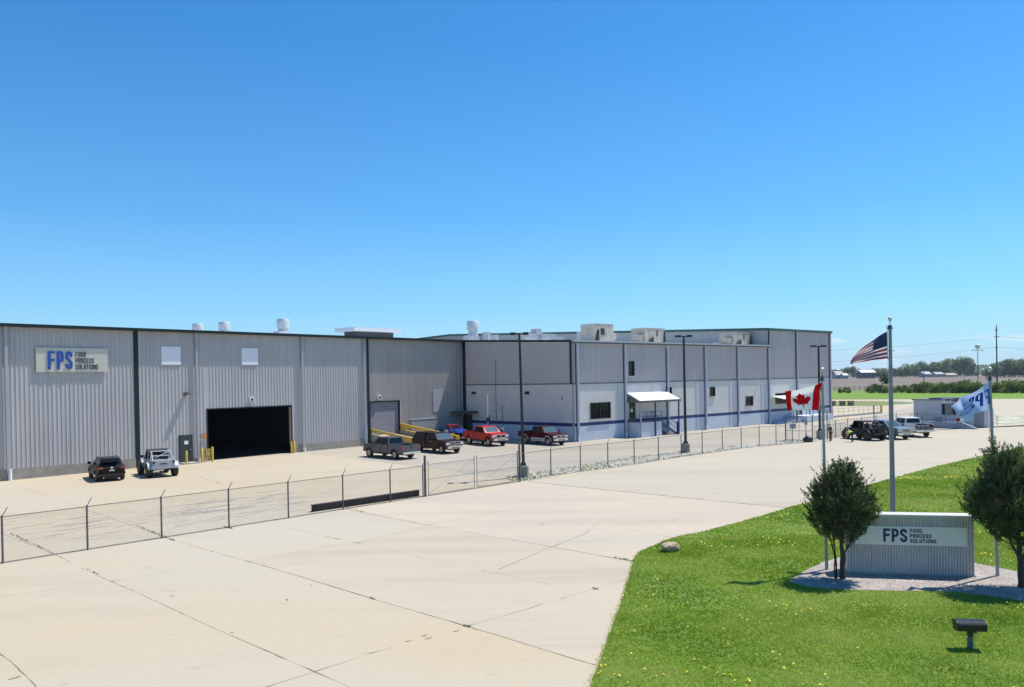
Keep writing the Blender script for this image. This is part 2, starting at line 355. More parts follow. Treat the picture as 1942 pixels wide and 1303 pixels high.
sheet('grey_slab', [tuple(gp(*p))[:2] for p in [(811, 996), (970, 1024), (1046, 1037), (1199, 1066), (1185, 1125), (1150, 1215), (1127, 1261), (886, 1188), (704, 1135), (500, 1073), (472, 1064), (560, 1046), (678, 1030)]], .004, GREYS)
# lawn edge
lawn_edge = [(1095, 1380), (1120, 1303), (1140, 1250), (1160, 1195), (1180, 1140), (1197, 1085), (1203, 1062), (1215, 1048), (1240, 1038), (1262, 1027), (1290, 1019), (1340, 1009), (1400, 993), (1450, 979), (1500, 963.5), (1560, 949),
             (1640, 924), (1700, 906), (1780, 885), (1850, 869), (1942, 848), (2100, 812)]
LE = [gp(*p) for p in lawn_edge]
lawn_poly = [tuple(p)[:2] for p in LE]+[(150, 80), (120, 20), (60, -20), (-2, 2)]
sheet('lawn', lawn_poly, .05, LAWNM)
mb = MB()                                              # worn soil lip where turf meets the concrete
for i in range(len(LE)-1):
    a, b = LE[i], LE[i+1]; mb.quad((a.x, a.y, .0), (b.x, b.y, .0), (b.x, b.y, .05), (a.x, a.y, .05))
tag(mb.build('lawn_edge', plain('edge_soil', (.12, .1, .06), .95, var=.3, scale=9)), kind='structure')
# gravel bed of the monument sign
bed_px = [(1497, 1106), (1515, 1093), (1535, 1081), (1560, 1070), (1585, 1062), (1640, 1052), (1720, 1050), (1800, 1058), (1858, 1073), (1910, 1083), (1960, 1094), (2010, 1120), (1990, 1142), (1942, 1144), (1880, 1134), (1813, 1126), (1760, 1124), (1695, 1124), (1622, 1122), (1560, 1119), (1521, 1114)]
BED = [gp(*p) for p in bed_px]
GRAVM = ground_mat('gravel_base', [((.42, .37, .33), 3., (1, 1), .35, .65, .9), ((.16, .14, .13), 9., (1, 1), .45, .65, .8)], (.34, .30, .27), bump=1., bscale=40)
sheet('gravel_bed', [tuple(p)[:2] for p in BED], .058, GRAVM)
# verge of grass and stones along the fence
vp = [gp(983, 913.5), gp(1045, 903), gp(1101, 894.5), gp(1153, 888), gp(1203, 881), gp(1249, 873.5), gp(1292, 866.5), gp(1332, 861), gp(1400, 851.5), gp(1440, 846.8), gp(1503, 841.5), gp(1541, 838), gp(1560, 833), gp(1500, 833), gp(1400, 845.5), gp(1300, 855.5), gp(1164, 874), gp(1096, 884), gp(1010, 897), gp(960, 903.5), gp(968, 911)]
VERGEM = ground_mat('verge_mix', [((.10, .14, .035), .25, (.3, 1), .42, .56, .95), ((.13, .12, .10), 4., (1, 1), .45, .65, .6)], (.30, .285, .25), bump=1., bscale=30, rot=-A_DIR)
sheet('stony_verge', [tuple(p)[:2] for p in vp], .03, VERGEM)
vg = [gp(960, 903.5), gp(1010, 897.5), gp(1096, 884.5), gp(1164, 874.5), gp(1230, 865.5), gp(1228, 869), gp(1164, 879), gp(1100, 889), gp(1030, 900), gp(1010, 909), gp(980, 913), gp(968, 911)]
sheet('grass_verge', [tuple(p)[:2] for p in vg], .036, DRYGRASS)
# far side: grass patches, strip of grass, ploughed field
gpch = [gp(1560, 762), gp(1640, 760.8), gp(1700, 761.2), gp(1735, 763.5), gp(1728, 765.5), gp(1695, 767.5), gp(1680, 769), gp(1560, 771)]
sheet('grass_patch', [tuple(p)[:2] for p in gpch], .03, DRYGRASS)
yf = gp(1942, 756.8)[1]; yn = gp(1573, 757.3)[1]
sheet('far_lawn', [(20, yn+1), gp(1573, 757)[:2], gp(1942, 756.5)[:2], (600, yf-8), (600, 262), (20, 290)], .03, FARGRASS)
sheet('ploughed_field', [(-50, 281), (120, 262), (600, 245), (1400, 260), (1500, 1150), (900, 1200), (500, 1180), (-50, 1250)], .02, FIELD)
wd = [gp(1889, 789), gp(1942, 789), gp(2000, 790), gp(2000, 799), gp(1942, 799), gp(1892, 808)]
sheet('weedy_gravel', [tuple(p)[:2] for p in wd], .03, ground_mat('weedy_gravel', [((.16, .2, .07), .5, (1, 1), .45, .6, .9), ((.6, .57, .5), 1.4, (1, 1), .55, .7, .7)], (.46, .44, .36), bump=.8, bscale=12))
# joints and tar lines in the concrete, each a thin irregular ribbon
def seam(pts, wpx=.05, gaps=0., seed=1):
    """ribbon along ground points with uneven width and breaks"""
    r = random.Random(seed); q = []
    P = [Vector((p[0], p[1], 0)) for p in pts]
    for a, b in zip(P[:-1], P[1:]):
        L = (b-a).length; n = max(2, int(L/.35)); d = (b-a).normalized(); s_ = Vector((-d.y, d.x, 0)); off0 = 0; w0 = wpx; on = True
        for i in range(n):
            if r.random() < .12: on = r.random() > gaps
            off1 = off0*.8+r.uniform(-.012, .012); w1 = wpx*r.uniform(.3, 1.0)*.55
            if r.random() < .04: w1 *= 2.6
            if i == n-1: off1 = 0
            p0 = a+(b-a)*(i/n)+s_*off0; p1 = a+(b-a)*((i+1)/n)+s_*off1
            if on: q.append([(p0+s_*w0/2), (p1+s_*w1/2), (p1-s_*w1/2), (p0-s_*w0/2)])
            off0, w0 = off1, w1
    return q
def seams(name, lines, mat, z=.0125):
    mb = MB()
    for i, (pts, w_, g) in enumerate(lines):
        for q in seam([gp(*p) for p in pts], w_, g, i+3): mb.quad(*[(v.x, v.y, z) for v in q])
    o = mb.build(name, mat)
    bm = bmesh.new(); bm.from_mesh(o.data)
    for f_ in bm.faces:
        if f_.normal.z < 0: f_.normal_flip()
    bm.to_mesh(o.data); bm.free(); return tag(o, kind='structure')
JM = plain('joint_dirt', (.29, .25, .19), .95, var=.4, scale=5)
seams('pavement_joints', [
    ([(-20, 1002), (100, 1050), (210, 1102), (340, 1161), (500, 1232), (597, 1274), (662, 1303), (760, 1350)], .035, .08),
    ([(35, 922), (160, 965), (310, 1019), (400, 1045), (500, 1073), (704, 1135), (886, 1188), (1127, 1261)], .035, .08),
    ([(659, 966), (811, 996), (970, 1024), (1046, 1037), (1201, 1065.6)], .04, .1),
    ([(549, 1001), (620, 1018), (678, 1030)], .035, .3), ([(678, 1030), (790, 1056), (915, 1082), (1050, 1110)], .03, .7),
    ([(0, 1240), (35, 1268), (80, 1315)], .04, .1),
    ([(210, 1102), (335, 1082)], .035, .1), ([(-10, 1133), (210, 1102)], .025, .75),
    ([(560, 1046), (680, 1029), (811, 996), (960, 968)], .035, .45),
    ([(500, 1305), (597, 1274), (700, 1240), (886, 1188), (1063, 1136), (1195, 1097)], .03, .25),
    ([(947, 1080), (970, 1070), (1046, 1037), (1115, 1010)], .05, .05),
    ([(1200, 1006), (1260, 1017), (1290, 1020)], .03, .4),
    ([(1322, 946.7), (1400, 922), (1460, 905), (1600, 878), (1720, 855), (1942, 823)], .05, .2),
    ([(1200, 934), (1340, 905), (1500, 870)], .03, .6), ([(1250, 876), (1330, 882), (1420, 888), (1560, 897)], .035, .35), ([(1500, 858), (1640, 868), (1800, 880)], .04, .4),
    ([(1420, 850), (1560, 858), (1700, 866), (1760, 872)], .03, .5), ([(1600, 845), (1780, 848), (1942, 852)], .03, .5), ([(1760, 815), (1942, 818)], .04, .5),
    ([(577, 858), (700, 873), (830, 889), (985, 912)], .05, .15), ([(380, 905), (425, 919)], .07, 0), ([(700, 900), (760, 912), (850, 925)], .04, .5),
    ([(330, 1000), (420, 985), (560, 955), (640, 935)], .05, .5), ([(20, 990), (200, 955), (330, 945)], .05, .6),
    ([(640, 850), (760, 880), (860, 900)], .03, .5)], JM)
seams('tar_line', [([(1003, 913.5), (1141, 928.5), (1322, 946.7), (1400, 954.6), (1500, 963.5)], .10, 0.)], plain('tar', (.13, .105, .08), .85, var=.3, scale=3), .013)
# rust and oil marks
mb = MB()
for (px, py, a, b) in [(1029, 994, .35, .12), (775, 1215, .16, .1), (805, 1205, .14, .08), (1097, 992, .25, .08), (1115, 1007, .22, .07), (1128, 997, .2, .06), (1278, 986, .3, .07), (913, 921, .9, .12), (1190, 893, 1.1, .18), (1165, 895, .7, .15),
                       (813, 1210, .2, .07), (590, 1110, .1, .06), (440, 1200, .08, .06), (325, 1130, .1, .08), (30, 1285, .2, .1), (866, 1196, .15, .09), (1058, 1034, .15, .06)]:
    c = gp(px, py); n = 11; pts = []
    for k in range(n):
        t = 2*math.pi*k/n; rr = random.uniform(.4, .8); u, v = a*math.cos(t)*rr, b*math.sin(t)*rr
        pts.append((c.x+u*math.cos(A_DIR)-v*math.sin(A_DIR), c.y+u*math.sin(A_DIR)+v*math.cos(A_DIR), .0135))
    mb.add(pts, [tuple(range(n))])
tag(mb.build('pavement_stains', plain('rust_stain', (.40, .31, .22), .9, var=.3, scale=8)), kind='structure')
# dark tyre scuffs in the yard just behind the fence, one broken band of thin smears
mb = MB(); r = random.Random(5)
for (px, py, L, n_) in [(40, 1000, 6, 22), (110, 1010, 5, 16), (330, 975, 6, 26), (400, 962, 7, 26), (470, 950, 6, 20), (520, 965, 4, 10), (300, 985, 4, 12), (600, 935, 4, 10), (450, 975, 5, 12)]:
    c = gp(px, py)
    for i in range(n_):
        a = A_DIR+r.uniform(-.05, .05); l_ = r.uniform(.5, L*.5); w_ = r.uniform(.02, .09)
        o = c+Vector((math.cos(A_DIR)*r.uniform(-L/2, L/2)-math.sin(A_DIR)*r.gauss(0, .8), math.sin(A_DIR)*r.uniform(-L/2, L/2)+math.cos(A_DIR)*r.gauss(0, .8), 0))
        d = Vector((math.cos(a), math.sin(a), 0)); s_ = Vector((-d.y, d.x, 0)); z = .0045+.0002*(i+1)
        mb.quad(*[(p.x, p.y, z) for p in (o, o+d*l_*.3+s_*w_, o+d*l_*.8+s_*w_*.8, o+d*l_, o+d*l_*.7-s_*w_*.3, o+d*l_*.2-s_*w_*.4)])
tag(mb.build('tyre_scuffs', plain('scuff', (.36, .33, .30), .9, var=.25, scale=3)), kind='structure')

# ------------------------------------------------------------------ buildings
RIB = metal_wall('cladding_grey', (.455, .43, .42)); RIBW = metal_wall('cladding_warm_grey', (.41, .37, .335)); RIBO = metal_wall('cladding_office', (.52, .46, .46))
KICK = plain('kick_concrete', (.30, .275, .235), .9, var=.25, scale=1.2, bump=.3)
PIPE = plain('downspout_grey', (.38, .39, .42), .5, var=.06, scale=1)
PIPEW = plain('pipe_white', (.78, .79, .8), .5)
ROOFW = plain('white_roof', (.62, .63, .62), .7, var=.12, scale=.3)
def ribbed(mb, x0, x1, z0, z1, y=0., pitch=.305, d=.036, w_=.085):
    """vertical ribs: one continuous folded sheet in the xz plane"""
    xs = []; k0 = math.ceil(x0/pitch); x = k0*pitch; pr = [(x0, y)]
    while x+w_ < x1:
        if x > x0+.005: pr += [(x, y), (x+w_*.38, y-d), (x+w_*.62, y-d), (x+w_, y)]
        x += pitch
    pr.append((x1, y)); vs = [(a, b, z0) for a, b in pr]+[(a, b, z1) for a, b in pr]; n = len(pr)
    mb.add(vs, [(i, i+1, n+i+1, n+i) for i in range(n-1)]); return mb
def flat(mb, x0, x1, z0, z1, y=0.): return mb.quad((x0, y, z0), (x1, y, z0), (x1, y, z1), (x0, y, z1))

# ---- long warehouse on the left
WH = empty('warehouse', ORA, rad(90-41), 'long grey ribbed metal warehouse with open dark loading doorway, filling the left half', 'warehouse')
mb = MB(); EV = 11.2
for (x0, x1, z0) in [(-14, 9.7, .8), (10.07, 13.3, .35), (14.5, 15.9, .35), (24.35, 33.5, .75)]: ribbed(mb, x0, x1, z0, EV)
ribbed(mb, 13.3, 14.5, 2.4, EV); ribbed(mb, 15.9, 24.35, 4.52, EV)
mb.build('wall_panel', RIB, WH)
mb = MB(); ribbed(mb, 33.75, 33.9, .9, EV, .12, .25); ribbed(mb, 33.9, 37.85, 4.5, EV, .12, .25); ribbed(mb, 37.85, 47.8, 1.0, EV, .12, .25)
mb.build('recessed_wall_panel', RIBW, WH)
for (x0, x1, y0, z1) in [(-14, 9.7, -.06, .8), (10.07, 13.3, -.06, .35), (14.5, 15.9, -.06, .35), (24.35, 33.5, -.06, .75), (37.9, 39.3, .06, 1.0)]: mb = MB(); mb.box(x0, x1, y0, .3, -.3, z1); mb.build('wall_base', KICK, WH)
mb = MB(); mb.box(39.3, 47.4, -.35, .1, -.2, 2.35); mb.box(39.25, 47.45, -.38, .1, 2.35, 2.42)
mb.build('dock_wall', plain('dock_grey', (.27, .275, .28), .85, var=.12, scale=1), WH, bevel=.01)
for a_, b_, c_ in ((9.7, 10.07, -.05), (33.5, 33.75, -.08)): mb = MB(); mb.box(a_, b_, c_, .25, 0, EV); mb.build('expansion_joint', DKGREEN, WH)
# eave trim and roof
mb = MB(); mb.box(-14.2, 47.9, -.48, .2, EV, EV+.22)
mb.build('eave_trim', DKGREEN, WH, bevel=.012)
mb = MB(); Wd = 75; RZ = EV+.2+Wd/2/30
mb.prism([(-.15, EV+.225), (Wd/2, RZ), (Wd, EV+.225), (Wd, EV), (-.15, EV)], -14.2, 47.7, 'yz')
RF = mb.build('roof', ROOFW, WH)
mb = MB(); mb.box(-14.2, -14, .2, Wd, 0, EV); mb.box(47.6, 47.7, .3, Wd, 0, EV); mb.box(-14, 47.6, Wd-.2, Wd, 0, EV)
mb.build('outer_wall', RIB, WH)
# interior behind the open doorway
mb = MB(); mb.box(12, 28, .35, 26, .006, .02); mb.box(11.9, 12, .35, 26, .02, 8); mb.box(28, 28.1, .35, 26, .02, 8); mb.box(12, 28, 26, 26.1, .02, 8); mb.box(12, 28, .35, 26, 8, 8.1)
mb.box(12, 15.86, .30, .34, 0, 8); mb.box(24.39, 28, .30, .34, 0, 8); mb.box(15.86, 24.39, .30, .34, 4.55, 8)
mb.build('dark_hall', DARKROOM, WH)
mb = MB()
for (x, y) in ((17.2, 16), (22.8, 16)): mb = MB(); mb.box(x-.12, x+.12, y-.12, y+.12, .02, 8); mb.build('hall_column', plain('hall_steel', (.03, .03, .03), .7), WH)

mb = MB(); mb.box(15.82, 15.92, -.05, .3, 0, 4.6); mb.box(24.33, 24.43, -.05, .3, 0, 4.6); mb.box(15.82, 24.43, -.05, .3, 4.5, 4.6)
mb.build('doorway_frame', BLACK, WH)
mb = MB(); mb.box(24.2, 24.33, .02, .2, .8, 4.4)
mb.build('door_track', plain('tan_trim', (.35, .27, .2), .7), WH)
# person door with sign and knob
mb = MB(); mb.box(13.3, 14.5, -.05, .25, .08, 2.42); FRD = mb.build('person_door_frame', plain('door_frame_dark', (.03, .035, .035), .5), WH)
mb = MB(); mb.box(13.38, 14.42, -.075, -.052, .12, 2.35); dr = mb.build('person_door', plain('door_dark', (.035, .042, .04), .5, var=.1), WH, bevel=.006)
mb = MB(); mb.box(13.74, 14.1, -.09, -.077, 1.62, 1.92); sg = mb.build('door_notice', WHITEP, dr)
mb = MB(); mb.lathe([(0, -.15), (.045, -.14), (.045, -.10), (.02, -.076)], (14.3, 0, 1.15), 'y', 10); mb.build('knob', CHROME, dr)
# concrete stoop
mb = MB(); mb.box(13.2, 14.6, -1.1, -.06, .0, .1); mb.build('door_stoop', CONC, WH, bevel=.01)
# translucent square panels
for x0 in (11.95, 19.25):
    mb = MB(); mb.box(x0, x0+1.65, -.07, -.045, 8.45, 9.98); mb.build('translucent_or_lit_panel', plain('fibreglass_panel', (.78, .78, .84), .5, var=.03, scale=2), WH, bevel=.004)
mb = MB(); mb.box(43.0, 44.5, .055, .075, 3.1, 5.7); mb.build('translucent_or_lit_panel', plain('lit_patch_grey', (.40, .39, .40), .5, var=.06, scale=2), WH)  # added panel: a paler lit patch of the wall put into colour
# rain pipes
for (x, z0, r_) in [(.62, .5, .1), (14.93, .3, .09), (25.55, .4, .11), (33.05, 2.1, .09), (46.9, 2.45, .09)]:
    mb = MB(); yy = -.16 if x < 40 else -.05
    mb.box(x-r_, x+r_, yy-r_*.8, yy+r_*.6, z0, EV+.02)
    for z in (3, 6, 9): mb.box(x-r_-.02, x+r_+.02, yy-r_*.8-.012, yy+r_*.6, z, z+.05)
    dp = mb.build('downspout', PIPE, WH, bevel=.012)
for (x, z1, r_) in [(.72, .85, .12), (15.0, .3, .1), (25.62, .4, .13), (33.12, 2.2, .13)]:
    mb = MB(); mb.tube([(x, -.17, 0), (x, -.17, z1)], r_, 12); mb.tube([(x, -.17, z1-.1), (x, -.17, z1)], r_*1.18, 12); mb.build('downspout_boot', PIPEW if x < 33 else plain('pipe_blue', (.42, .46, .56), .5), WH, smooth=40)
# wall lamps
def wall_lamp(parent, x, y, z, big=1.):
    mb = MB(); mb.box(x-.1*big, x+.1*big, y-.04, y, z-.1*big, z+.1*big); mb.prism([(y-.04, z+.08), (y-.5*big, z+.16), (y-.55*big, z-.08), (y-.32*big, z-.2), (y-.04, z-.1)], x-.17*big, x+.17*big, 'yz')
    l_ = mb.build('wall_lamp', plain('lamp_housing', (.10, .10, .10), .4), parent, bevel=.01)
    mb = MB(); mb.quad((x-.14*big, y-.535*big, z-.10), (x+.14*big, y-.535*big, z-.10), (x+.14*big, y-.34*big, z-.205), (x-.14*big, y-.34*big, z-.205)); mb.build('lens', CLEARL, l_)
wall_lamp(WH, 13.95, -.03, 5.95, 1.1)
for (x, z, yy) in ((20.1, 5.25, -.05), (35.1, 5.0, .07)):
    mb = MB(); mb.box(x-.2, x+.2, yy-.2, yy, z-.22, z+.25); hb = mb.build('light_box', WHITEP, WH, bevel=.02)
    mb = MB(); mb.box(x-.1, x+.12, yy-.215, yy-.203, z-.1, z+.13); mb.build('light_lens', BLACK, hb)
    mb = MB(); mb.box(x-.1, x+.1, yy-.207, yy-.203, z-.2, z-.14); mb.build('louvre', ALU, hb)
# roller door of the ramp
mb = MB()
for k in range(14): z = 1.0+k*.25; mb.prism([(.2, z), (.165, z+.03), (.165, z+.21), (.2, z+.248)], 33.9, 37.85, 'yz')
mb.build('roller_door', plain('roller_lilac_grey', (.25, .24, .28), .6, var=.06, scale=1), WH)
mb = MB(); mb.box(37.83, 37.98, .0, .25, .9, 4.6); mb.box(33.8, 37.98, .0, .25, 4.48, 4.6); mb.box(33.78, 33.9, 0, .25, .9, 4.6); mb.build('roller_door_frame', DKGREEN, WH)
mb = MB(); mb.box(38.0, 38.12, .0, .11, .9, 4.4); mb.build('door_edge_trim', plain('pale_trim', (.5, .47, .42), .6), WH)
# loading ramp going down from it
mb = MB(); mb.prism([(.3, 1.0), (-9.2, .006), (-9.2, -.2), (.3, -.2)], 34.05, 37.85, 'yz'); RP = mb.build('ramp', CREAM, WH)
mb = MB(); mb.prism([(.0, 1.35), (-9.0, .35), (-9.0, -.1), (0, -.1)], 37.86, 38.1, 'yz'); mb.prism([(.0, 1.2), (-8.0, .3), (-8.0, -.1), (0, -.1)], 33.82, 34.04, 'yz')
mb.build('ramp_side_wall', plain('ramp_wall', (.37, .32, .26), .9, var=.2, scale=1.5), RP)
mb = MB()
mb.prism([(-.05, 2.1), (-9.0, 1.05), (-9.0, .72), (-.05, 1.75)], 37.9, 38.06, 'yz'); mb.prism([(-.05, 1.75), (-.9, 1.65), (-.9, 1.22), (-.05, 1.32)], 37.92, 38.04, 'yz')
mb.prism([(-3.6, 1.32), (-9.0, .7), (-9.0, .33), (-3.6, .95)], 37.92, 38.04, 'yz'); mb.prism([(-.9, 1.38), (-3.6, 1.07), (-3.6, .93), (-.9, 1.24)], 37.9, 38.06, 'yz')
mb.prism([(-.05, 1.72), (-8.0, .86), (-8.0, .6), (-.05, 1.45)], 33.86, 34.0, 'yz'); mb.prism([(-3.3, 1.38), (-3.5, 1.36), (-3.5, .8), (-3.3, .82)], 33.84, 34.02, 'yz')
mb.prism([(-4.5, 1.1), (-8.0, .72), (-8.0, .3), (-4.5, .6)], 33.88, 33.98, 'yz'); mb.prism([(-.1, 1.5), (-.3, 1.48), (-.3, 1.1), (-.1, 1.12)], 33.84, 34.02, 'yz')
mb.build('ramp_guard', YEL, RP, bevel=.008)
# roof equipment, standing on the roof
def roof_z(y): return EV+.22+(y+.15)*(RZ-EV-.225)/(Wd/2+.15)
ROOFP = plain('vent_metal', (.55, .57, .58), .5, .2, var=.15, scale=1.5)
def stack_vent(par, x, y, zt, r_, zb, name='roof_vent'):
    mb = MB(); zc = zt-r_*1.45
    mb.lathe([(r_*.8, zb), (r_*.8, zc), (r_, zc+.03), (r_, zc+.3), (r_*.97, zt-.04), (r_*.93, zt), (r_*.85, zt-.02), (r_*.8, zt-.5)], (x, y, 0), 'z', 20)
    o = mb.build(name, ROOFP, par, smooth=40)
    mb = MB(); mb.box(x-r_*1.3, x+r_*.7, y-r_*.9, y+r_*.9, zb-.1, zb+(zc-zb)*.62); mb.build('vent_curb', ROOFP, o, bevel=.02)
    return o
def lA(px, ylocal):                                          # local x on the warehouse roof for a line of sight and a distance behind the facade
    d = _rt*(px-CX)/FPX+_dn*(640-CY)/FPX+_f; o_ = ORA-n41*ylocal
    k = -(o_.x*d[1]-o_.y*d[0])/(u41.x*d[1]-u41.y*d[0]); return k
def zt(px, py, P): return at_depth(px, py, P).z
for (px, py, wpx, yl) in [(375.5, 614, 21, 9), (425.5, 611, 21, 9), (537, 605, 23, 9)]:
    x = lA(px, yl); P = A_(x, -yl); stack_vent(WH, x, yl, zt(px, py, P), wpx/2*P.y/FPX, roof_z(yl))
yl = 10; x = lA(699, yl); P = A_(x, -yl); mb = MB(); z0 = roof_z(yl); z1 = zt(695, 631, P); z2 = zt(695, 623.5, P)
mb.box(x-2.7, x+2.9, yl-1.2, yl+1.2, z0-.1, z1); hd = mb.build('ridge_vent_curb', plain('curb_dark', (.05, .055, .06), .6), WH)
mb = MB(); mb.box(x-3.6, x+3.6, yl-1.9, yl+1.9, z1, z1+.06)
k = 0; px_ = x-3.6
while px_ < x+3.55:
    mb.prism([(px_, z1+.06), (px_+.3, z1+.06), (px_+.22, z2), (px_+.08, z2)], yl-1.92, yl+1.92); px_ += .3
mb.build('ridge_vent_hood', plain('vent_white', (.72, .74, .75), .5, .1), hd)
yl = 16; x0 = lA(742, yl); x1 = lA(835, yl); P = A_(x0, -yl); mb = MB(); mb.prism([(x0, roof_z(yl)-.1), (x1, roof_z(yl)-.1), (x1, roof_z(yl)+.42), (x0, roof_z(yl)+.5)], yl-.4, yl+.4); mb.build('skylight_curb', plain('vent_white', (.72, .74, .75)), WH)

# wall sign
SG = empty('wall_sign', A_(2.55, .04)+Vector((0, 0, 7.87)), rad(90-41), 'silver rectangular sign with blue FPS and FOOD PROCESS SOLUTIONS lettering, high on the warehouse wall', 'sign')
mb = MB(); mb.box(0, 5.1, -.12, -.04, 0, 1.85); mb.build('sign_panel', plain('sign_silver', (.60, .55, .46), .42, .2, var=.05, scale=.8), SG, bevel=.01)
q = text_quads('FPS', .80, .20, .47, 1.38, .185, .61); text_mesh('sign_lettering', q, plain('sign_blue', (.012, .07, .36), .4), SG, -.121, .07)
q = []
for i, t_ in enumerate(('FOOD', 'PROCESS', 'SOLUTIONS')): q += text_quads(t_, 2.74, 1.17-i*.485, .145, .38, .040, .195)
text_mesh('sign_small_lettering', q, plain('sign_black', (.03, .03, .035), .4), SG, -.121, .03)
# yard furniture at the doorway: yellow guard frame, bollards, orange disc
def bollard(P, h, label, grp='yellow bollards at the loading doorway', r_=.085):
    mb = MB(); mb.lathe([(r_, 0), (r_, h-.05), (r_*.7, h-.01), (0, h)], (0, 0, 0), 'z', 14)
    o = mb.build('bollard', YEL, smooth=40); o.location = P; return tag(o, label, 'bollard', grp)
bollard(gp(354, 880.5), 1.15, 'yellow bollard in front of the dark person door')
bollard(gp(549, 859.5)+n41*.35, 1.15, 'slim yellow bollard at the right jamb of the dark doorway, left one of the pair')
bollard(gp(558, 859), 1.15, 'thicker yellow bollard right of the dark doorway, right one of the pair', r_=.11)
GF = empty('door_guard', A_(14.95, .75), rad(90-41), 'yellow steel guard frame left of the dark doorway', 'guard frame')
for x in (0, .95):
    mb = MB(); mb.lathe([(.1, 0), (.1, 1.22), (.07, 1.27), (0, 1.28)], (x, 0, 0), 'z', 12); mb.build('post', YEL, GF, smooth=40)
for z in (.32, .72, 1.05):
    mb = MB(); mb.box(.1, .85, -.05, .05, z-.05, z+.05); mb.build('crossbar', YEL, GF)
mb = MB(); mb.box(.28, .7, -.12, .02, .42, 1.15); mb.build('control_box', plain('control_box', (.35, .26, .08), .6, var=.2), GF, bevel=.02)
mb = MB(); mb.lathe([(0, -.13), (.26, -.125), (.26, -.10), (0, -.095)], (0, 0, 0), 'y', 24); o = mb.build('warning_disc', plain('faded_orange', (.55, .2, .08), .6, var=.15, scale=8)); o.location = A_(15.5, 0)+Vector((0, 0, 2.2)); o.rotation_euler = (0, 0, rad(49))
tag(o, 'round faded orange warning disc on the wall left of the doorway', 'sign')
# ---- office building
OF = empty('office_building', ORO, rad(90-50), 'grey office building with metal upper wall, painted block lower wall and navy stripe', 'office building')
BLK = block_mat('block_pale_grey', (.69, .65, .61)); BLKB = block_mat('block_light_blue', (.57, .61, .68)); BLKG = block_mat('block_mid_grey', (.60, .58, .58))  # the greyer block paint is for pilaster bands and sills
OL = 37.1; OE = 10.5; LG = 6.08; LL = (ORC-ORO).length
def wall_with_holes(mb, x0, x1, z0, z1, holes, y=0., d=.2):
    """flat wall with rectangular openings and their reveals"""
    xs = sorted({x0, x1, *[max(x0, min(x1, v)) for h in holes for v in h[:2]]}); zs = sorted({z0, z1, *[max(z0, min(z1, v)) for h in holes for v in h[2:]]})
    for a, b in zip(xs[:-1], xs[1:]):
        for c, e_ in zip(zs[:-1], zs[1:]):
            mx_, mz = (a+b)/2, (c+e_)/2
            if any(h[0] < mx_ < h[1] and h[2] < mz < h[3] for h in holes): continue
            flat(mb, a, b, c, e_, y)
    return mb
wins = [(2.36, 5.54, 2.24, 4.02), (15.04, 16.19, 4.1, 5.42), (23.7, 24.78, 4.08, 5.27), (31.5, 33.2, 2.6, 3.88)]
door1 = (8.55, 9.65, 1.72, 4.05)
mb = MB(); wall_with_holes(mb, 0, OL, 1.95, LG, wins+[door1]); mb.build('block_wall', BLK, OF)
mb = MB(); wall_with_holes(mb, 0, OL, -.1, 1.6, []); flat(mb, 8.55, 9.65, 1.6, 1.72) ; mb.build('lower_block_wall', BLKB, OF)
mb = MB(); flat(mb, 0, 8.55, 1.6, 1.95, -.004); flat(mb, 9.65, OL, 1.6, 1.95, -.004); mb.build('navy_stripe', NAVY, OF)
# slightly darker painted pilaster bands between the lighter fields
for a, b, c in ((0, .75, 1.95), (6.7, 8.5, 1.95), (8.5, 13.2, 4.9), (13.2, 15.0, 1.95), (20.9, 22.6, 1.95), (27.9, 29.6, 1.95), (35.2, 37.08, 1.95)): mb = MB(); mb.box(a, b, -.05, .0, c, LG-.035); mb.build('pilaster_band', BLKG, OF)
for a, b in ((0, .75), (6.7, 8.3), (13.2, 15.0), (20.9, 22.6), (27.9, 29.6), (35.2, 37.08)): mb = MB(); mb.box(a, b, -.05, .0, -.1, 1.6); mb.build('lower_pilaster_band', plain('band_blue', (.47, .51, .58), .8, var=.06), OF)
mb = MB(); hw_ = (8.63, 9.57, 6.81, 8.48)
ribbed(mb, 0, hw_[0], LG, OE, 0, .25, .035, .05); ribbed(mb, hw_[1], OL, LG, OE, 0, .25, .035, .05); ribbed(mb, hw_[0], hw_[1], LG, hw_[2], 0, .25, .035, .05); ribbed(mb, hw_[0], hw_[1], hw_[3], OE, 0, .25, .035, .05)
mb.build('upper_cladding', RIBO, OF)
mb = MB(); mb.box(0, OL, -.07, .02, LG-.03, LG+.06); mb.build('ledge_flashing', plain('flashing_dark', (.06, .07, .09), .5), OF)
for (x0, x1, z0, z1) in wins+[hw_]:
    mb = MB(); y = .10
    for (a, b, c, d_) in ((x0, x1, z0, z0+.07), (x0, x1, z1-.07, z1), (x0, x0+.07, z0+.07, z1-.07), (x1-.07, x1, z0+.07, z1-.07)): mb.box(a, b, -.055, y+.05, c, d_)
    if x1-x0 > 2: mb.box((x0+x1)/2-.035, (x0+x1)/2+.035, -.02, y+.05, z0+.07, z1-.07); mb.box(x0+.8-.02, x0+.8+.02, 0, y+.05, z0+.07, z1-.07)
    wn = mb.build('window', plain('window_frame_dark', (.03, .03, .035), .4), OF)
    mb = MB(); flat(mb, x0+.05, x1-.05, z0+.05, z1-.05, y); mb.build('pane', GLASS, wn)
    mb = MB(); mb.box(x0-.06, x1+.06, -.1, -.057, z0-.09, z0-.01); mb.build('sill', BLKG, wn)
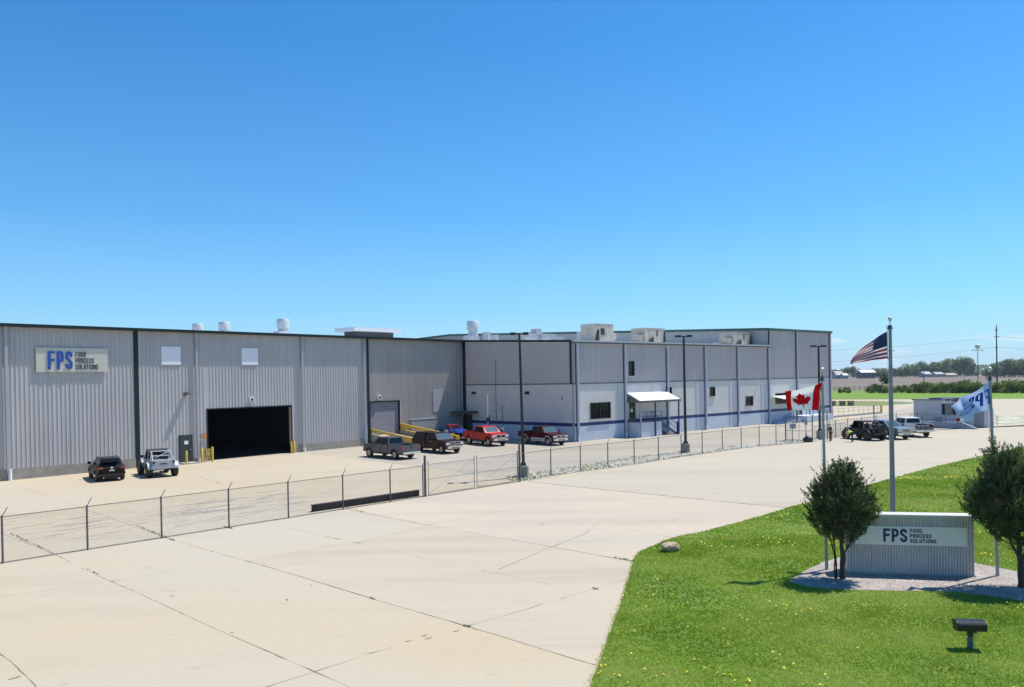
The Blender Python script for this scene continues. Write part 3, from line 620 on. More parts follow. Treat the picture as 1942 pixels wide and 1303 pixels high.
# glazed entrance door
mb = MB()
for (a, b, c, d_) in ((8.55, 8.66, 1.72, 4.05), (9.54, 9.65, 1.72, 4.05), (8.66, 9.54, 3.9, 4.05), (8.66, 9.54, 1.72, 1.95), (8.66, 9.54, 3.25, 3.36)): mb.box(a, b, -.03, .15, c, d_)
dd = mb.build('entrance_door', plain('door_steel_grey', (.10, .115, .13), .5), OF)
mb = MB(); flat(mb, 8.6, 9.6, 1.9, 4., .08); mb.build('door_glass', GLASS, dd)
mb = MB(); mb.box(8.9, 9.3, .06, .075, 2.75, 3.1); mb.build('door_notice', WHITEP, dd)
# side wall toward the warehouse
SW = empty('side_wall', (0, 0, 0)); bpy.data.objects.remove(SW)
th = math.atan2((ORC-ORO).y, (ORC-ORO).x); yaw_l = th-rad(180)            # local x runs from the inner corner to the outer one
SIDE = Matrix.Rotation(0, 4, 'Z')
def on_side(mb):
    """move points given as (distance from the inner corner, outward = -y, z) onto the side wall, in the office's own frame"""
    base = ORC-ORO; ca, sa = math.cos(-rad(40)), math.sin(-rad(40))
    ux = (ORO-ORC).normalized(); uy = Vector((-ux.y, ux.x, 0)); vs = []
    for (a, b, z) in mb.v:
        p = base+ux*a+uy*b; vs.append((p.x*ca-p.y*sa, p.x*sa+p.y*ca, z))
    mb.v = vs; return mb
mb = MB(); flat(mb, 0, LL, 1.95, LG); on_side(mb).build('side_block_wall', plain('side_block', (.70, .62, .56), .8, var=.05, scale=.4), OF)
mb = MB(); flat(mb, 0, LL, -.1, 1.6); on_side(mb).build('side_lower_wall', BLKB, OF)
mb = MB(); flat(mb, 0, LL, 1.6, 1.95, -.004); on_side(mb).build('side_navy_stripe', NAVY, OF)
mb = MB(); pr = MB(); ribbed(pr, .5, LL-.45, LG, 12., 0, .25, .035, .05); n = len(pr.v)//2
tops = [OE+.75*(1-v[0]/LL) for v in pr.v[:n]]
pr.v = pr.v[:n]+[(v[0], v[1], tops[i]) for i, v in enumerate(pr.v[:n])]; on_side(pr).build('side_cladding', metal_wall('cladding_side', (.54, .47, .43), .03), OF)
mb = MB(); mb.box(0, .5, -.06, .05, 0, LG); mb.box(.05, .5, -.1, .05, LG, OE+.7); on_side(mb).build('corner_trim', DKGREEN, OF); mb = MB(); mb.box(LL-.45, LL-.2, -.1, .05, LG, OE); on_side(mb).build('corner_trim', DKGREEN, OF)
mb = MB(); mb.box(LL-.2, LL-.03, -.06, .05, 0, OE); on_side(mb).build('corner_post', PIPE, OF)
mb = MB(); mb.box(0, LL, -.07, .02, LG-.03, LG+.06); on_side(mb).build('side_ledge_flashing', plain('flashing_dark', (.06, .07, .09)), OF)
mb = MB(); mb.prism([(-.1, OE+.72), (LL+.15, OE-.02), (LL+.15, OE+.2), (-.1, OE+.94)], -.22, .1); on_side(mb).build('side_eave_trim', DKGREEN, OF)
mb = MB(); mb.tube([(5.3, -.04, 1.7), (5.3, -.04, 8.75)], .035, 8); mb.tube([(5.3, -.04, 8.75), (5.3, -.04, 8.85)], .07, 8); on_side(mb).build('conduit', plain('conduit', (.2, .21, .23), .5), OF)
for x in (1.95, 10.1):
    mb = MB(); mb.box(x-.14, x+.14, -.3, 0, 5.0, 5.3); mb.prism([(-.3, 5.3), (-.5, 5.12), (-.5, 5.0), (-.3, 5.0)], x-.14, x+.14, 'yz'); on_side(mb).build('side_wall_lamp', plain('lamp_black', (.015, .015, .017), .5), OF)
mb = MB(); mb.box(14.75, 14.83, -.06, 0, 4.4, 4.75); on_side(mb).build('vent_cap', plain('lamp_housing', (.1, .1, .1)), OF)
mb = MB(); mb.box(9.2, 12.2, -.12, 0, .35, .5); mb.box(9.2, 12.2, -.12, 0, .75, .85); on_side(mb).build('wall_bumper', NAVY, OF)
# corner canopy of the staff door, on a post
mb = MB(); mb.box(.05, 2.4, -2.1, -.02, 2.85, 3.02); mb.box(-.02, 2.5, -2.2, -.0, 2.8, 2.85); cn = on_side(mb).build('corner_canopy', plain('canopy_brown', (.07, .065, .07), .7), OF)
mb = MB(); mb.tube([(.6, -2.0, 0), (.6, -2.0, 2.8)], .07, 8); on_side(mb).build('corner_canopy_post', plain('post_grey', (.22, .23, .25), .6), OF)
mb = MB(); mb.box(.55, 1.5, -.09, -.01, .6, 2.6); on_side(mb).build('staff_door', plain('door_dark', (.035, .042, .04)), OF)
mb = MB()
for k in range(3): mb.box(.3, 1.9, -.7-.3*k, -.1, 0, .55-.18*k)
on_side(mb).build('staff_steps', CONC, OF)
# gutter, downspouts, roof
mb = MB(); mb.box(-.3, OL+.35, -.28, .02, OE, OE+.19); mb.build('gutter', plain('gutter_grey', (.48, .48, .48), .45, .3, var=.1), OF, bevel=.03)
mb = MB(); mb.box(-.3, OL+.3, -.26, .02, OE-.14, OE-.005); mb.build('eave_soffit', plain('soffit', (.09, .10, .12), .6), OF)
for x in (.42, 7.9, 15.35, 22.7, 29.7, 36.95):
    mb = MB(); mb.box(x-.14, x+.12, -.26, -.06, .45, OE); dp = mb.build('downspout', plain('downspout_blue', (.40, .43, .50), .5), OF, bevel=.02)
    mb = MB(); mb.box(x-.2, x-.155, -.1, -.03, 0, OE-.15); mb.build('dark_strip', NAVY if x > 3 else DKGREEN, dp)  # thin dark strip left of the downspout
    mb = MB(); mb.tube([(x, -.17, 0), (x, -.17, .7)], .14, 10); mb.build('boot', PIPEW, dp, smooth=40)
RW = 62.
mb = MB(); off = (LL-.05)
cA = Vector((-.2, .0)); 
def side_pt(a, b=0.):
    m_ = MB(); m_.v = [(a, b, 0)]; on_side(m_); return m_.v[0]
pc = side_pt(0); pf = side_pt(LL)
rs = [(pf[0], -.1, OE+.03), (OL, -.1, OE+.03), (OL, LL+.2, OE+.8), (pc[0], pc[1], OE+.8)]
mb.add(rs+[(x, y, z-.2) for x, y, z in rs], [(0, 1, 2, 3), (7, 6, 5, 4), (0, 4, 5, 1), (1, 5, 6, 2), (2, 6, 7, 3), (3, 7, 4, 0)])
ext = [(pc[0], pc[1]+.01, OE+.8), (OL, LL+.21, OE+.8), (OL, LL+34, OE+1.5), (pc[0]+3, LL+34, OE+1.5)]
mb.add(ext+[(x, y, z-.2) for x, y, z in ext], [(0, 1, 2, 3), (7, 6, 5, 4), (0, 4, 5, 1), (1, 5, 6, 2), (2, 6, 7, 3), (3, 7, 4, 0)])
mb.build('roof', ROOFW, OF)
# rooftop units
RTU = plain('rooftop_unit_beige', (.52, .46, .38), .7, var=.22, scale=1.4); RTD = plain('rooftop_unit_dark', (.05, .045, .04), .8)
def lO(px, yl, py=640):
    d = _rt*(px-CX)/FPX+_dn*(py-CY)/FPX+_f; o_ = ORO-n50*yl
    return -(o_.x*d[1]-o_.y*d[0])/(u50.x*d[1]-u50.y*d[0])
def rtu(px0, px1, pyt, yl, kind):
    x0 = lO(px0, yl); x1 = lO(px1, yl); P = O_((x0+x1)/2, -yl); z1 = zt((px0+px1)/2, pyt, P); z0 = OE+.03+.77*yl/LL; w_ = x1-x0
    mb = MB(); mb.box(x0, x1, yl-1.0, yl+1.3, z0+.25, z1); mb.box(x0+.1, x1-.1, yl-.9, yl+1.2, z0, z0+.25)
    mb.box(x0-.03, x1+.03, yl-1.03, yl+1.33, z1, z1+.05)
    for k in range(1, 5): mb.box(x0+w_*k/5-.015, x0+w_*k/5+.015, yl-1.015, yl-1.0, z0+.3, z1-.05)
    o = mb.build('rooftop_unit', RTU, OF, bevel=.015)
    h = z1-z0; mb = MB()
    if kind == 0:
        mb.box(x0+w_*.32, x0+w_*.52, yl-1.03, yl-1.016, z0+h*.42, z0+h*.78)
        mb.prism([(x0+.02, z0+.1), (x0+w_*.16, z0+.1), (x0+w_*.16, z0+h*.7)], yl-1.3, yl-1.02)
    else:
        mb.prism([(x0+w_*.12, z0+.1), (x0+w_*.36, z0+.1), (x0+w_*.36, z0+h*.45), (x0+w_*.22, z0+h*.3)], yl-1.25, yl-1.02); mb.build('unit_opening', RTD, o); mb = MB(); mb.box(x0+w_*.56, x0+w_*.62, yl-1.03, yl-1.016, z0+h*.5, z0+h*.9); mb.build('unit_slot', RTD, o); mb = MB(); mb.prism([(x1-.4, z0+.2), (x1-.05, z0+.2), (x1-.25, z0+h*.85)], yl-1.2, yl-1.02)
    mb.build('unit_grille', RTD, o)
    mb = MB()
    s_ = -1 if kind else 1
    xa = x1 if s_ > 0 else x0
    mb.prism([(xa, z0+h*.6), (xa+s_*.75, z0+h*.55), (xa+s_*.8, z0+h*.3), (xa+s_*.3, z0+h*.12), (xa, z0+h*.15)], yl-.8, yl+.4); mb.build('unit_hood', RTU, o, bevel=.02)
rtu(1116, 1152, 616, 7, 0); rtu(1212, 1250, 624, 7.5, 1); rtu(1379, 1412, 631.5, 3.2, 1)
x = lO(897, 26); P = O_(x, -26); stack_vent(OF, x, 26, zt(897, 609, P), 11.5*P.y/FPX, OE+.8)
for (p0, p1, pt, yl) in [(1012, 1022, 625, 20), (990, 1048, 634, 20), (1050, 1062, 640, 12), (920, 926, 631, 24), (935, 940, 636, 20), (885, 893, 637, 24), (1358, 1361, 650, 5), (1438, 1442, 646, 6), (1100, 1116, 630, 12)]:
    x0 = lO(p0, yl); x1 = lO(p1, yl); P = O_((x0+x1)/2, -yl); z1 = zt((p0+p1)/2, pt, P); mb = MB(); mb.box(x0, x1, yl-.6, yl+.6, OE+.3, z1); mb.box(x0-.05, x1+.05, yl-.65, yl+.65, z1, z1+.06)
    mb.build('roof_box', plain('roof_box_grey', (.50, .50, .50), .6, var=.15, scale=2), OF, bevel=.02)
# entrance canopy with posts, landing and stairs
mb = MB(); mb.prism([(-.03, 4.95), (-1.95, 4.05), (-1.95, 3.93), (-.03, 4.83)], 8.25, 15.25, 'yz'); cp = mb.build('entrance_canopy', plain('canopy_white', (.70, .71, .66), .5, var=.04), OF)
mb = MB(); mb.box(8.2, 15.3, -2.03, -1.955, 3.82, 4.06); mb.build('canopy_fascia', plain('fascia_dark', (.10, .12, .125), .5), cp)
mb = MB(); mb.add([(8.22, -.05, 4.8), (8.22, -1.94, 3.92), (8.22, -1.94, 3.85), (8.22, -.05, 3.85)], [(0, 1, 2, 3)]); mb.add([(8.28, -.05, 4.8), (8.28, -1.94, 3.92), (8.28, -1.94, 3.85), (8.28, -.05, 3.85)], [(0, 1, 2, 3)]); mb.build('canopy_cheek', plain('cheek', (.13, .13, .135), .7), cp)
for k in range(24): pass
mb = MB()
for k in range(1, 23): x = 8.25+7*k/23; mb.prism([(-.05, 4.955), (-1.95, 4.065), (-1.95, 4.05), (-.05, 4.94)], x, x+.03, 'yz')
mb.build('canopy_seam', plain('canopy_seam', (.55, .56, .53), .5), cp)
for x in (8.4, 10.9, 15.1):
    mb = MB(); mb.box(x-.06, x+.06, -1.9, -1.78, 0, 3.9); mb.build('canopy_post', NAVY if x > 9 else PIPE, OF)
mb = MB(); mb.box(8.3, 12.1, -1.75, -.06, 0, 1.65); ld = mb.build('landing', BLKB, OF, bevel=.01)
mb = MB(); mb.box(8.25, 12.15, -1.8, -.06, 1.65, 1.74); mb.build('landing_slab', plain('slab_dark', (.10, .12, .18), .8), OF)
mb = MB()
for k in range(9): mb.box(12.1+.3*k, 12.42+.3*k, -1.7, -.2, max(0, 1.5-.18*k), 1.56-.18*k)
mb.prism([(12.1, 1.6), (12.1, 1.3), (14.7, -.0), (14.9, .0), (14.9, .15)], -.2, -.14); mb.prism([(12.1, 1.6), (12.1, 1.3), (14.7, -.0), (14.9, .0), (14.9, .15)], -1.76, -1.7)
mb.build('stairs', plain('stair_navy', (.05, .07, .16), .6), OF)
def rail(par, pts, h=1.05, n_mid=1, r_=.025, posts=True, mat=NAVY, name='railing'):
    mb = MB()
    for j in range(n_mid+1): mb.tube([(p[0], p[1], p[2]+h*(1-j/(n_mid+1))) for p in pts], r_, 6)
    for p in pts: mb.tube([(p[0], p[1], p[2]), (p[0], p[1], p[2]+h)], r_*1.2, 6)
    return mb.build(name, mat, par, smooth=50)
rail(OF, [(8.4, -1.72, 1.74), (9.6, -1.72, 1.74), (10.8, -1.72, 1.74), (12.1, -1.72, 1.74), (13.4, -1.72, .95), (14.9, -1.72, .1)])
rail(OF, [(12.1, -.25, 1.74), (13.4, -.25, .95), (14.9, -.25, .1)])
mb = MB(); mb.box(14.7, 14.95, -2.05, -1.8, 0, 1.5); mb.build('blue_post', NAVY, OF)
for (x, y, z) in ((.95, -.1, 4.9), (18.3, -.1, 4.7), (34.3, -.1, 5.5), (14.9, -.3, 10.15)):
    mb = MB(); mb.box(x-.08, x+.08, y-.2, y+.06, z-.06, z+.08); mb.build('wall_light', plain('lamp_white', (.7, .7, .7), .5), OF)

# ---- tall hall behind and beyond the office
TW = empty('tall_hall', O_(OL), rad(90-50), 'tall grey metal hall with green roof trim behind the office building', 'warehouse')
TE = 12.7; TL = 53.75-OL
mb = MB(); ribbed(mb, 0, TL, LG, TE, 0, .25, .035, .05); mb.build('front_cladding', RIBO, TW)
wx = (1.5, 4.2, 2.6, 4.1); dx = (7.3, 8.4, .9, 3.1)
mb = MB(); wall_with_holes(mb, 0, TL, 1.95, LG, [wx, dx]); mb.build('block_wall', BLK, TW)
mb = MB(); wall_with_holes(mb, 0, TL, -.1, 1.6, [dx]); mb.build('lower_block_wall', BLKB, TW)
mb = MB(); flat(mb, 0, dx[0], 1.6, 1.95, -.004); flat(mb, dx[1], TL, 1.6, 1.95, -.004); mb.build('navy_stripe', NAVY, TW)
mb = MB(); mb.box(0, TL, -.07, .02, LG-.03, LG+.06); mb.build('ledge_flashing', plain('flashing_dark', (.06, .07, .09)), TW)
for a, b in ((5.4, 7.0), (15.0, TL-.02)):
    mb = MB(); mb.box(a, b, -.05, 0, 1.95, LG-.04); mb.build('pilaster_band', BLKG, TW); mb = MB(); mb.box(a, b, -.05, 0, -.1, 1.6); mb.build('lower_pilaster_band', BLKG, TW)
for x in (7.1, TL-.15):
    mb = MB(); mb.box(x-.15, x+.15, -.26, -.06, .3, TE); dp = mb.build('downspout', PIPE, TW, bevel=.02)
    mb = MB(); mb.box(x-.24, x-.16, -.12, -.03, 0, TE); mb.build('dark_strip', NAVY, dp)  # narrow navy strip beside the pipe
mb = MB(); flat(mb, wx[0], wx[1], wx[2], wx[3], .1); wn = mb.build('window', GLASS, TW)
mb = MB(); mb.box((wx[0]+wx[1])/2-.03, (wx[0]+wx[1])/2+.03, .02, .12, wx[2], wx[3]); mb.box(wx[0], wx[1], -.02, .12, wx[2], wx[2]+.06); mb.box(wx[0], wx[1], -.02, .12, wx[3]-.06, wx[3]); mb.build('window_frame', BLACK, wn)
mb = MB(); mb.box(dx[0], dx[1], .05, .15, dx[2], dx[3]); mb.build('side_entrance_door', plain('door_dark', (.035, .042, .04)), TW)
ang = rad(50)+rad(90)-math.atan2(.66, -.751) if False else 0
gl = 62.; gdir = Vector((-.751, .66, 0)).normalized()
ca, sa = math.cos(-rad(40)), math.sin(-rad(40)); gloc = Vector((gdir.x*ca-gdir.y*sa, gdir.x*sa+gdir.y*ca, 0)); gn = Vector((gloc.y, -gloc.x, 0))
if gn.x > 0: gn = -gn
def gable_pts(m_):
    m_.v = [tuple(gloc*a+gn*(-b)+Vector((0, 0, z))) for a, b, z in m_.v]; return m_
pr = MB(); ribbed(pr, 0, gl*2, 8, 12, 0, .5, .05, .09); n = len(pr.v)//2
RT = 15.0
pr.v = pr.v[:n]+[(v[0], v[1], TE+(RT-TE)*(1-abs(v[0]-gl)/gl)) for v in pr.v[:n]]
gable_pts(pr).build('gable_cladding', metal_wall('cladding_pale', (.40, .40, .395), .08), TW)
mb = MB(); mb.prism([(-.2, TE), (gl, RT), (gl*2, TE), (gl*2, TE+.32), (gl, RT+.32), (-.2, TE+.32)], -.2, .1); gable_pts(mb).build('gable_trim', plain('green_trim', (.03, .10, .09), .5), TW)
mb = MB(); mb.box(-.3, TL+.4, -.28, .05, TE, TE+.3); mb.build('eave_gutter', plain('green_trim', (.03, .10, .09)), TW, bevel=.03)
mb = MB(); mb.box(-.05, .14, -.09, .02, OE+.2, TE); mb.build('corner_trim', DKGREEN, TW)
bk = gloc*gl*2; mb = MB()
p = [(0, 0, TE+.2), (TL, 0, TE+.2), (TL+gloc.x*gl, gloc.y*gl, RT+.2), (gloc.x*gl, gloc.y*gl, RT+.2)]; mb.add(p, [(0, 1, 2, 3)])
p = [(gloc.x*gl, gloc.y*gl, RT+.2), (TL+gloc.x*gl, gloc.y*gl, RT+.2), (TL+bk.x, bk.y, TE+.2), (bk.x, bk.y, TE+.2)]; mb.add(p, [(0, 1, 2, 3)]); mb.build('roof', ROOFW, TW)
mb = MB(); mb.add([(TL, 0, -.1), (TL+bk.x, bk.y, -.1), (TL+bk.x, bk.y, TE), (TL+gloc.x*gl, gloc.y*gl, RT), (TL, 0, TE)], [(0, 1, 2, 3, 4)]); mb.add([(0, .3, -.1), (bk.x, bk.y, -.1), (bk.x, bk.y, 9), (0, .3, 9)], [(0, 1, 2, 3)]); mb.add([(bk.x, bk.y, -.1), (TL+bk.x, bk.y, -.1), (TL+bk.x, bk.y, TE), (bk.x, bk.y, TE)], [(0, 1, 2, 3)])
mb.build('rear_wall', RIBO, TW)
# its small canopy, ramp and rails
mb = MB(); mb.prism([(-.03, 3.75), (-2.1, 3.35), (-2.1, 3.25), (-.03, 3.65)], .6, 7.2, 'yz'); cp = mb.build('side_canopy', plain('canopy_white', (.7, .71, .66)), TW)
mb = MB(); mb.box(.55, 7.25, -2.16, -2.105, 3.18, 3.38); mb.build('canopy_fascia', plain('fascia_dark', (.1, .12, .125)), cp)
for x in (3.6, 7.0):
    mb = MB(); mb.box(x-.05, x+.05, -2.05, -1.95, 0, 3.25); mb.build('canopy_post', NAVY, TW)
mb = MB(); mb.box(5.2, 12.5, -2.6, -.06, 0, .85); mb.prism([(5.2, .85), (.2, .02), (.2, 0), (5.2, 0)], -1.9, -.5); mb.build('side_ramp', BLKB, TW)
rail(TW, [(.5, -1.85, .05), (3., -1.85, .45), (5.2, -1.85, .85)])
rail(TW, [(5.2, -2.5, .85), (7., -2.5, .85), (8.6, -2.5, .85), (10.2, -2.5, .85), (12.4, -2.5, .85)], 1.2)
rail(TW, [(9.4, -1.2, .85), (10.6, -1.2, .85), (11.8, -1.2, .85)], 1.9)
# ------------------------------------------------------------------ chain link fences
WIRE = plain('chain_wire', (.20, .195, .185), .5, .5)
def wire_cloth(name, a, b, h, parent, step=.10, r_=.0026, z0=.04, gap=0.):
    """diagonal wires both ways between two ground points: real thin prisms"""
    a = np.array(a[:2]); b = np.array(b[:2]); L = np.linalg.norm(b-a); u = (b-a)/L; V = []; T = []
    nrm = np.array([-u[1], u[0]])
    def seg(s0, z_0, s1, z_1, off):
        o = len(V)
        for (s_, z_) in ((s0, z_0), (s1, z_1)):
            for (dn_, dz) in ((r_, r_), (-r_, r_), (0, -r_*1.3)):
                p = a+u*(s_+dz*.5)+nrm*(dn_+off); V.append((p[0], p[1], z0+z_+dz))
        for k in range(3): T.append((o+k, o+(k+1) % 3, o+3+(k+1) % 3, o+3+k))
    c = -h
    while c < L:
        s0 = max(0, c); s1 = min(L, c+h)
        if s1 > s0: seg(s0, s0-c, s1, s1-c, r_*1.1); seg(s0, h-(s0-c), s1, h-(s1-c), -r_*1.1)
        c += step
    return npmesh(name, V, T, WIRE, parent)
def post_mb(h, r_=.038, arm=True, dirn=(0, 0)):
    mb = MB(); mb.lathe([(r_, 0), (r_, h), (r_*.6, h+.03), (0, h+.035)], n=10)
    if arm: mb.tube([(0, 0, h-.02), (dirn[0]*.30, dirn[1]*.30, h+.32)], .016, 6)
    return mb
FH = 1.83
def fence(name, pts, label, step=.10, armdir=(.45, .45), hs=None):
    E0 = empty(name, pts[0], 0, label, 'fence'); o0 = Vector(pts[0])
    rel = [Vector(p)-o0 for p in pts]; protos = None
    for i, p in enumerate(rel):
        if protos is None: protos = post_mb(FH, dirn=armdir).build('post', GALVD, E0, smooth=40); o = protos
        else: o = protos.copy(); COL.objects.link(o); o.parent = E0
        o.location = p
    mb = MB(); mb.tube([p+Vector((0, 0, FH-.03)) for p in rel], .021, 6); mb.build('top_rail', GALVD, E0, smooth=50)
    mb = MB(); mb.tube([p+Vector((0, 0, .05)) for p in rel], .012, 5); mb.build('bottom_rail', GALVD, E0, smooth=50)
    Vs = []
    for i in range(len(rel)-1): wire_cloth('chain_link', rel[i], rel[i+1], FH-.08, E0, step, .0020 if step < .1 else .0016)
    return E0
FN = -34.8; aV = Vector((math.sin(rad(44)), math.cos(rad(44)), 0)); nV = Vector((math.cos(rad(44)), -math.sin(rad(44)), 0))
def F_(a): return aV*a+nV*FN
fa = [4.6, 7.6, 10.6, 13.6, 16.7, 19.8, 23.0, 26.1, 28.45]
fence('chain_link_fence', [F_(a) for a in fa], 'nearest chain link fence with angled arms, in front of the black hatchback and steel beam', .085)
# double swing gate
def gate_leaf(P0, P1, label, name='swing_gate'):
    P0, P1 = Vector(P0), Vector(P1); E0 = empty(name, P0, 0, label, 'gate', 'leaves of the double chain link gate'); d = P1-P0
    mb = MB()
    for z in (.09, .98, 1.86): mb.tube([(0, 0, z), (d.x, d.y, z)], .024, 6)
    mb.tube([(0, 0, .09), (0, 0, 2.05)], .024, 6); mb.tube([(d.x, d.y, .09), (d.x, d.y, 2.05)], .024, 6)
    mb.tube([(0, 0, .1), (d.x*.5, d.y*.5, .98)], .008, 5); mb.tube([(d.x, d.y, 1.85), (d.x*.5, d.y*.5, .98)], .008, 5)
    mb.build('gate_frame', GALV, E0, smooth=50)
    wire_cloth('chain_link', (0, 0), (d.x, d.y), 1.77, E0, .10, z0=.09); return E0
gate_leaf(F_(28.85), F_(32.55), 'left chain link leaf of the double gate, between tall posts next to the steel beam')
gate_leaf(F_(32.75), F_(36.4), 'right chain link leaf of the double gate, ending at the lamp base')
for a, h, lb in ((28.62, 2.35, 'tall thick steel post holding the left gate leaf'), (36.62, 2.55, 'tall thick steel post holding the right gate leaf beside the lamp post')):
    mb = MB(); mb.lathe([(.07, 0), (.07, h), (.05, h+.04), (0, h+.05)], n=12)
    for z in (.5, 1.5): mb.lathe([(.082, z), (.082, z+.09)], n=12)
    o = mb.build('gate_post', GALVD, smooth=40); o.location = F_(a); tag(o, lb, 'gate post')
fpx = [(982, 912.5), (1045, 902), (1101, 893.5), (1153, 887), (1203, 880), (1249, 872.8), (1292, 866), (1332, 860.3), (1370, 855), (1406, 850), (1440, 846), (1472, 843.5), (1503, 840.5)]
fence('chain_link_fence', [gp(*p) for p in fpx], 'chain link fence along the stony verge in front of the office building', .11)
fpx2 = [(1573, 833), (1585, 830.5), (1608, 827.5), (1634, 824), (1662, 820.5), (1700, 815.5), (1740, 811), (1771, 807.5), (1812, 802), (1860, 796)]
fence('chain_link_fence', [gp(*p) for p in fpx2], 'chain link fence behind the row of parked pickups, running toward the guard booth', .13)
# sliding gates further along
def flat_gate(p0, p1, label, h=1.7, n=5, cat='gate', step=.13, low=.12):
    P0, P1 = gp(*p0), gp(*p1); E0 = empty('sliding_gate', P0, 0, label, cat); d = P1-P0; mb = MB()
    for z in (low, (low+h)/2, h): mb.tube([(0, 0, z), (d.x, d.y, z)], .022, 6)
    for k in range(n+1): mb.tube([(d.x*k/n, d.y*k/n, low), (d.x*k/n, d.y*k/n, h)], .02, 6)
    mb.build('gate_frame', GALV, E0, smooth=50); wire_cloth('chain_link', (0, 0), (d.x, d.y), h-low, E0, step, z0=low); return E0
flat_gate((1491, 836), (1541, 838), 'closed chain link gate with a small notice plate, left of the black sack', 2.0, 4)
flat_gate((1545, 833), (1604, 825), 'low pipe framed sliding gate behind the standing man', 1.35, 6)
g1 = gp(1491, 836)
for (px, py, h, lb) in [(1490, 836, 2.2, 'thin gate post at the left end of the closed gate'), (1541, 838, 2.7, 'gate post left of the lamp base at the closed gate'), (1569, 833, 2.9, 'tall pipe gate post directly left of the standing man'), (1658, 822, 3.1, 'thick grey fence post above the dark off-road vehicle')]:
    mb = MB(); mb.lathe([(.055, 0), (.055, h), (0, h+.03)], n=10); o = mb.build('gate_post', GALVD, smooth=40); o.location = gp(px, py); tag(o, lb, 'gate post')
P = gp(1503.5, 836.6); mb = MB(); mb.box(-.33, .33, -.02, .0, 1.25, 1.75); o = mb.build('notice_plate', plain('notice_grey', (.42, .42, .42), .5)); o.location = P+Vector((0, -.06, 0)); o.rotation_euler = (0, 0, rad(8)); tag(o, 'small plain grey notice plate on the closed chain link gate', 'sign')
# black rubbish sack and cone-like post foot beside it
mb = MB(); r = random.Random(3); n = 12
for j in range(6):
    for k in range(n):
        a = 2*math.pi*k/n; rr = (.34, .40, .40, .34, .22, .05)[j]*r.uniform(.85, 1.15); mb.v.append((math.cos(a)*rr*1.15, math.sin(a)*rr*.8, (.0, .14, .3, .43, .5, .62)[j]))
mb.f = [(j*n+k, j*n+(k+1) % n, (j+1)*n+(k+1) % n, (j+1)*n+k) for j in range(5) for k in range(n)]; mb.m = [0]*len(mb.f)
o = mb.build('rubbish_sack', plain('black_plastic', (.01, .01, .011), .3), smooth=60); o.location = gp(1532, 838.5); tag(o, 'full black plastic sack lying at the foot of the gate', 'sack')
mb = MB(); mb.lathe([(.22, 0), (.22, .04), (.12, .05), (.05, .75), (0, .76)], n=14); mb.tube([(0, 0, .7), (0, 0, 1.7)], .025, 6); mb.box(-.12, .12, -.05, .05, 1.55, 1.8)
o = mb.build('keypad_stand', plain('keypad_grey', (.4, .4, .41), .5), smooth=40); o.location = gp(1529, 835); tag(o, 'small grey keypad stand behind the black sack', 'keypad stand')
# ------------------------------------------------------------------ lamp posts
LAMPM = plain('lamp_bronze', (.028, .024, .022), .5, .2)
def lamp_post(px, py, h, base_h, label, headw=1.7, lean=0., z0=0, base=True, face=0.):
    P = gp(px, py); E0 = empty('lamp_post', P, face, label, 'street lamp', 'twin-head lamp posts')
    if base:
        mb = MB(); mb.lathe([(.36, 0), (.36, base_h-.03), (.33, base_h)], n=20); mb.build('concrete_base', plain('base_concrete', (.27, .25, .22), .9, var=.2, scale=3, bump=.4), E0, smooth=40)
    mb = MB(); b = base_h if base else 0; mb.prism([(-.2, -.2), (.2, -.2), (.2, .2), (-.2, .2)], b, b+.06, 'xy')
    s_ = .09; mb.add([(-s_*1.2, -s_*1.2, b+.06), (s_*1.2, -s_*1.2, b+.06), (s_*1.2, s_*1.2, b+.06), (-s_*1.2, s_*1.2, b+.06), (lean-s_*.8, -s_*.8, h), (lean+s_*.8, -s_*.8, h), (lean+s_*.8, s_*.8, h), (lean-s_*.8, s_*.8, h)], [(0, 1, 5, 4), (1, 2, 6, 5), (2, 3, 7, 6), (3, 0, 4, 7), (4, 5, 6, 7)])
    mb.box(-.17, .17, -.17, .17, b+.06, b+.2)
    mb.build('pole', LAMPM, E0)
    for sx_ in (-1, 1):
        mb = MB(); x0 = lean+sx_*.09; x1 = lean+sx_*headw/2
        xa, xb = min(x0+sx_*.18, x1), max(x0+sx_*.18, x1)
        mb.box(xa, xb, -.27, .27, h-.12, h+.06); mb.box(min(x0, x0+sx_*.2), max(x0, x0+sx_*.2), -.04, .04, h-.09, h-.01)
        hd = mb.build('lamp_head', LAMPM, E0, bevel=.02); mb = MB(); mb.quad((xa+.06, -.2, h-.124), (xb-.06, -.2, h-.124), (xb-.06, .2, h-.124), (xa+.06, .2, h-.124)); mb.build('lens', CLEARL, hd)
    return E0
def hgt(px0, py0, pyt): return at_depth(px0, pyt, gp(px0, py0)).z
lamp_post(993, 905, hgt(993, 905, 632), .80, 'tall dark bronze lamp post beside the double gate, nearest of all', 1.25, -.12)
lamp_post(1300.5, 859, hgt(1300, 859, 637), .82, 'tall dark twin-head lamp post on the stony verge in front of the office windows', 1.45, -.03)
lamp_post(1555.5, 833, hgt(1555, 833, 656), .85, 'dark twin-head lamp post behind the red and white maple leaf flag', 1.5, -.05)
lamp_post(1855, 735, hgt(1855, 735, 664), .5, 'distant dark twin-head lamp post with a round fitting on top', 5.0*.9, 0, base=False)
lamp_post(1687, 745, hgt(1687, 745, 665), .5, 'distant lamp post mostly hidden behind the tallest flagpole', 3.4, 0, base=False)
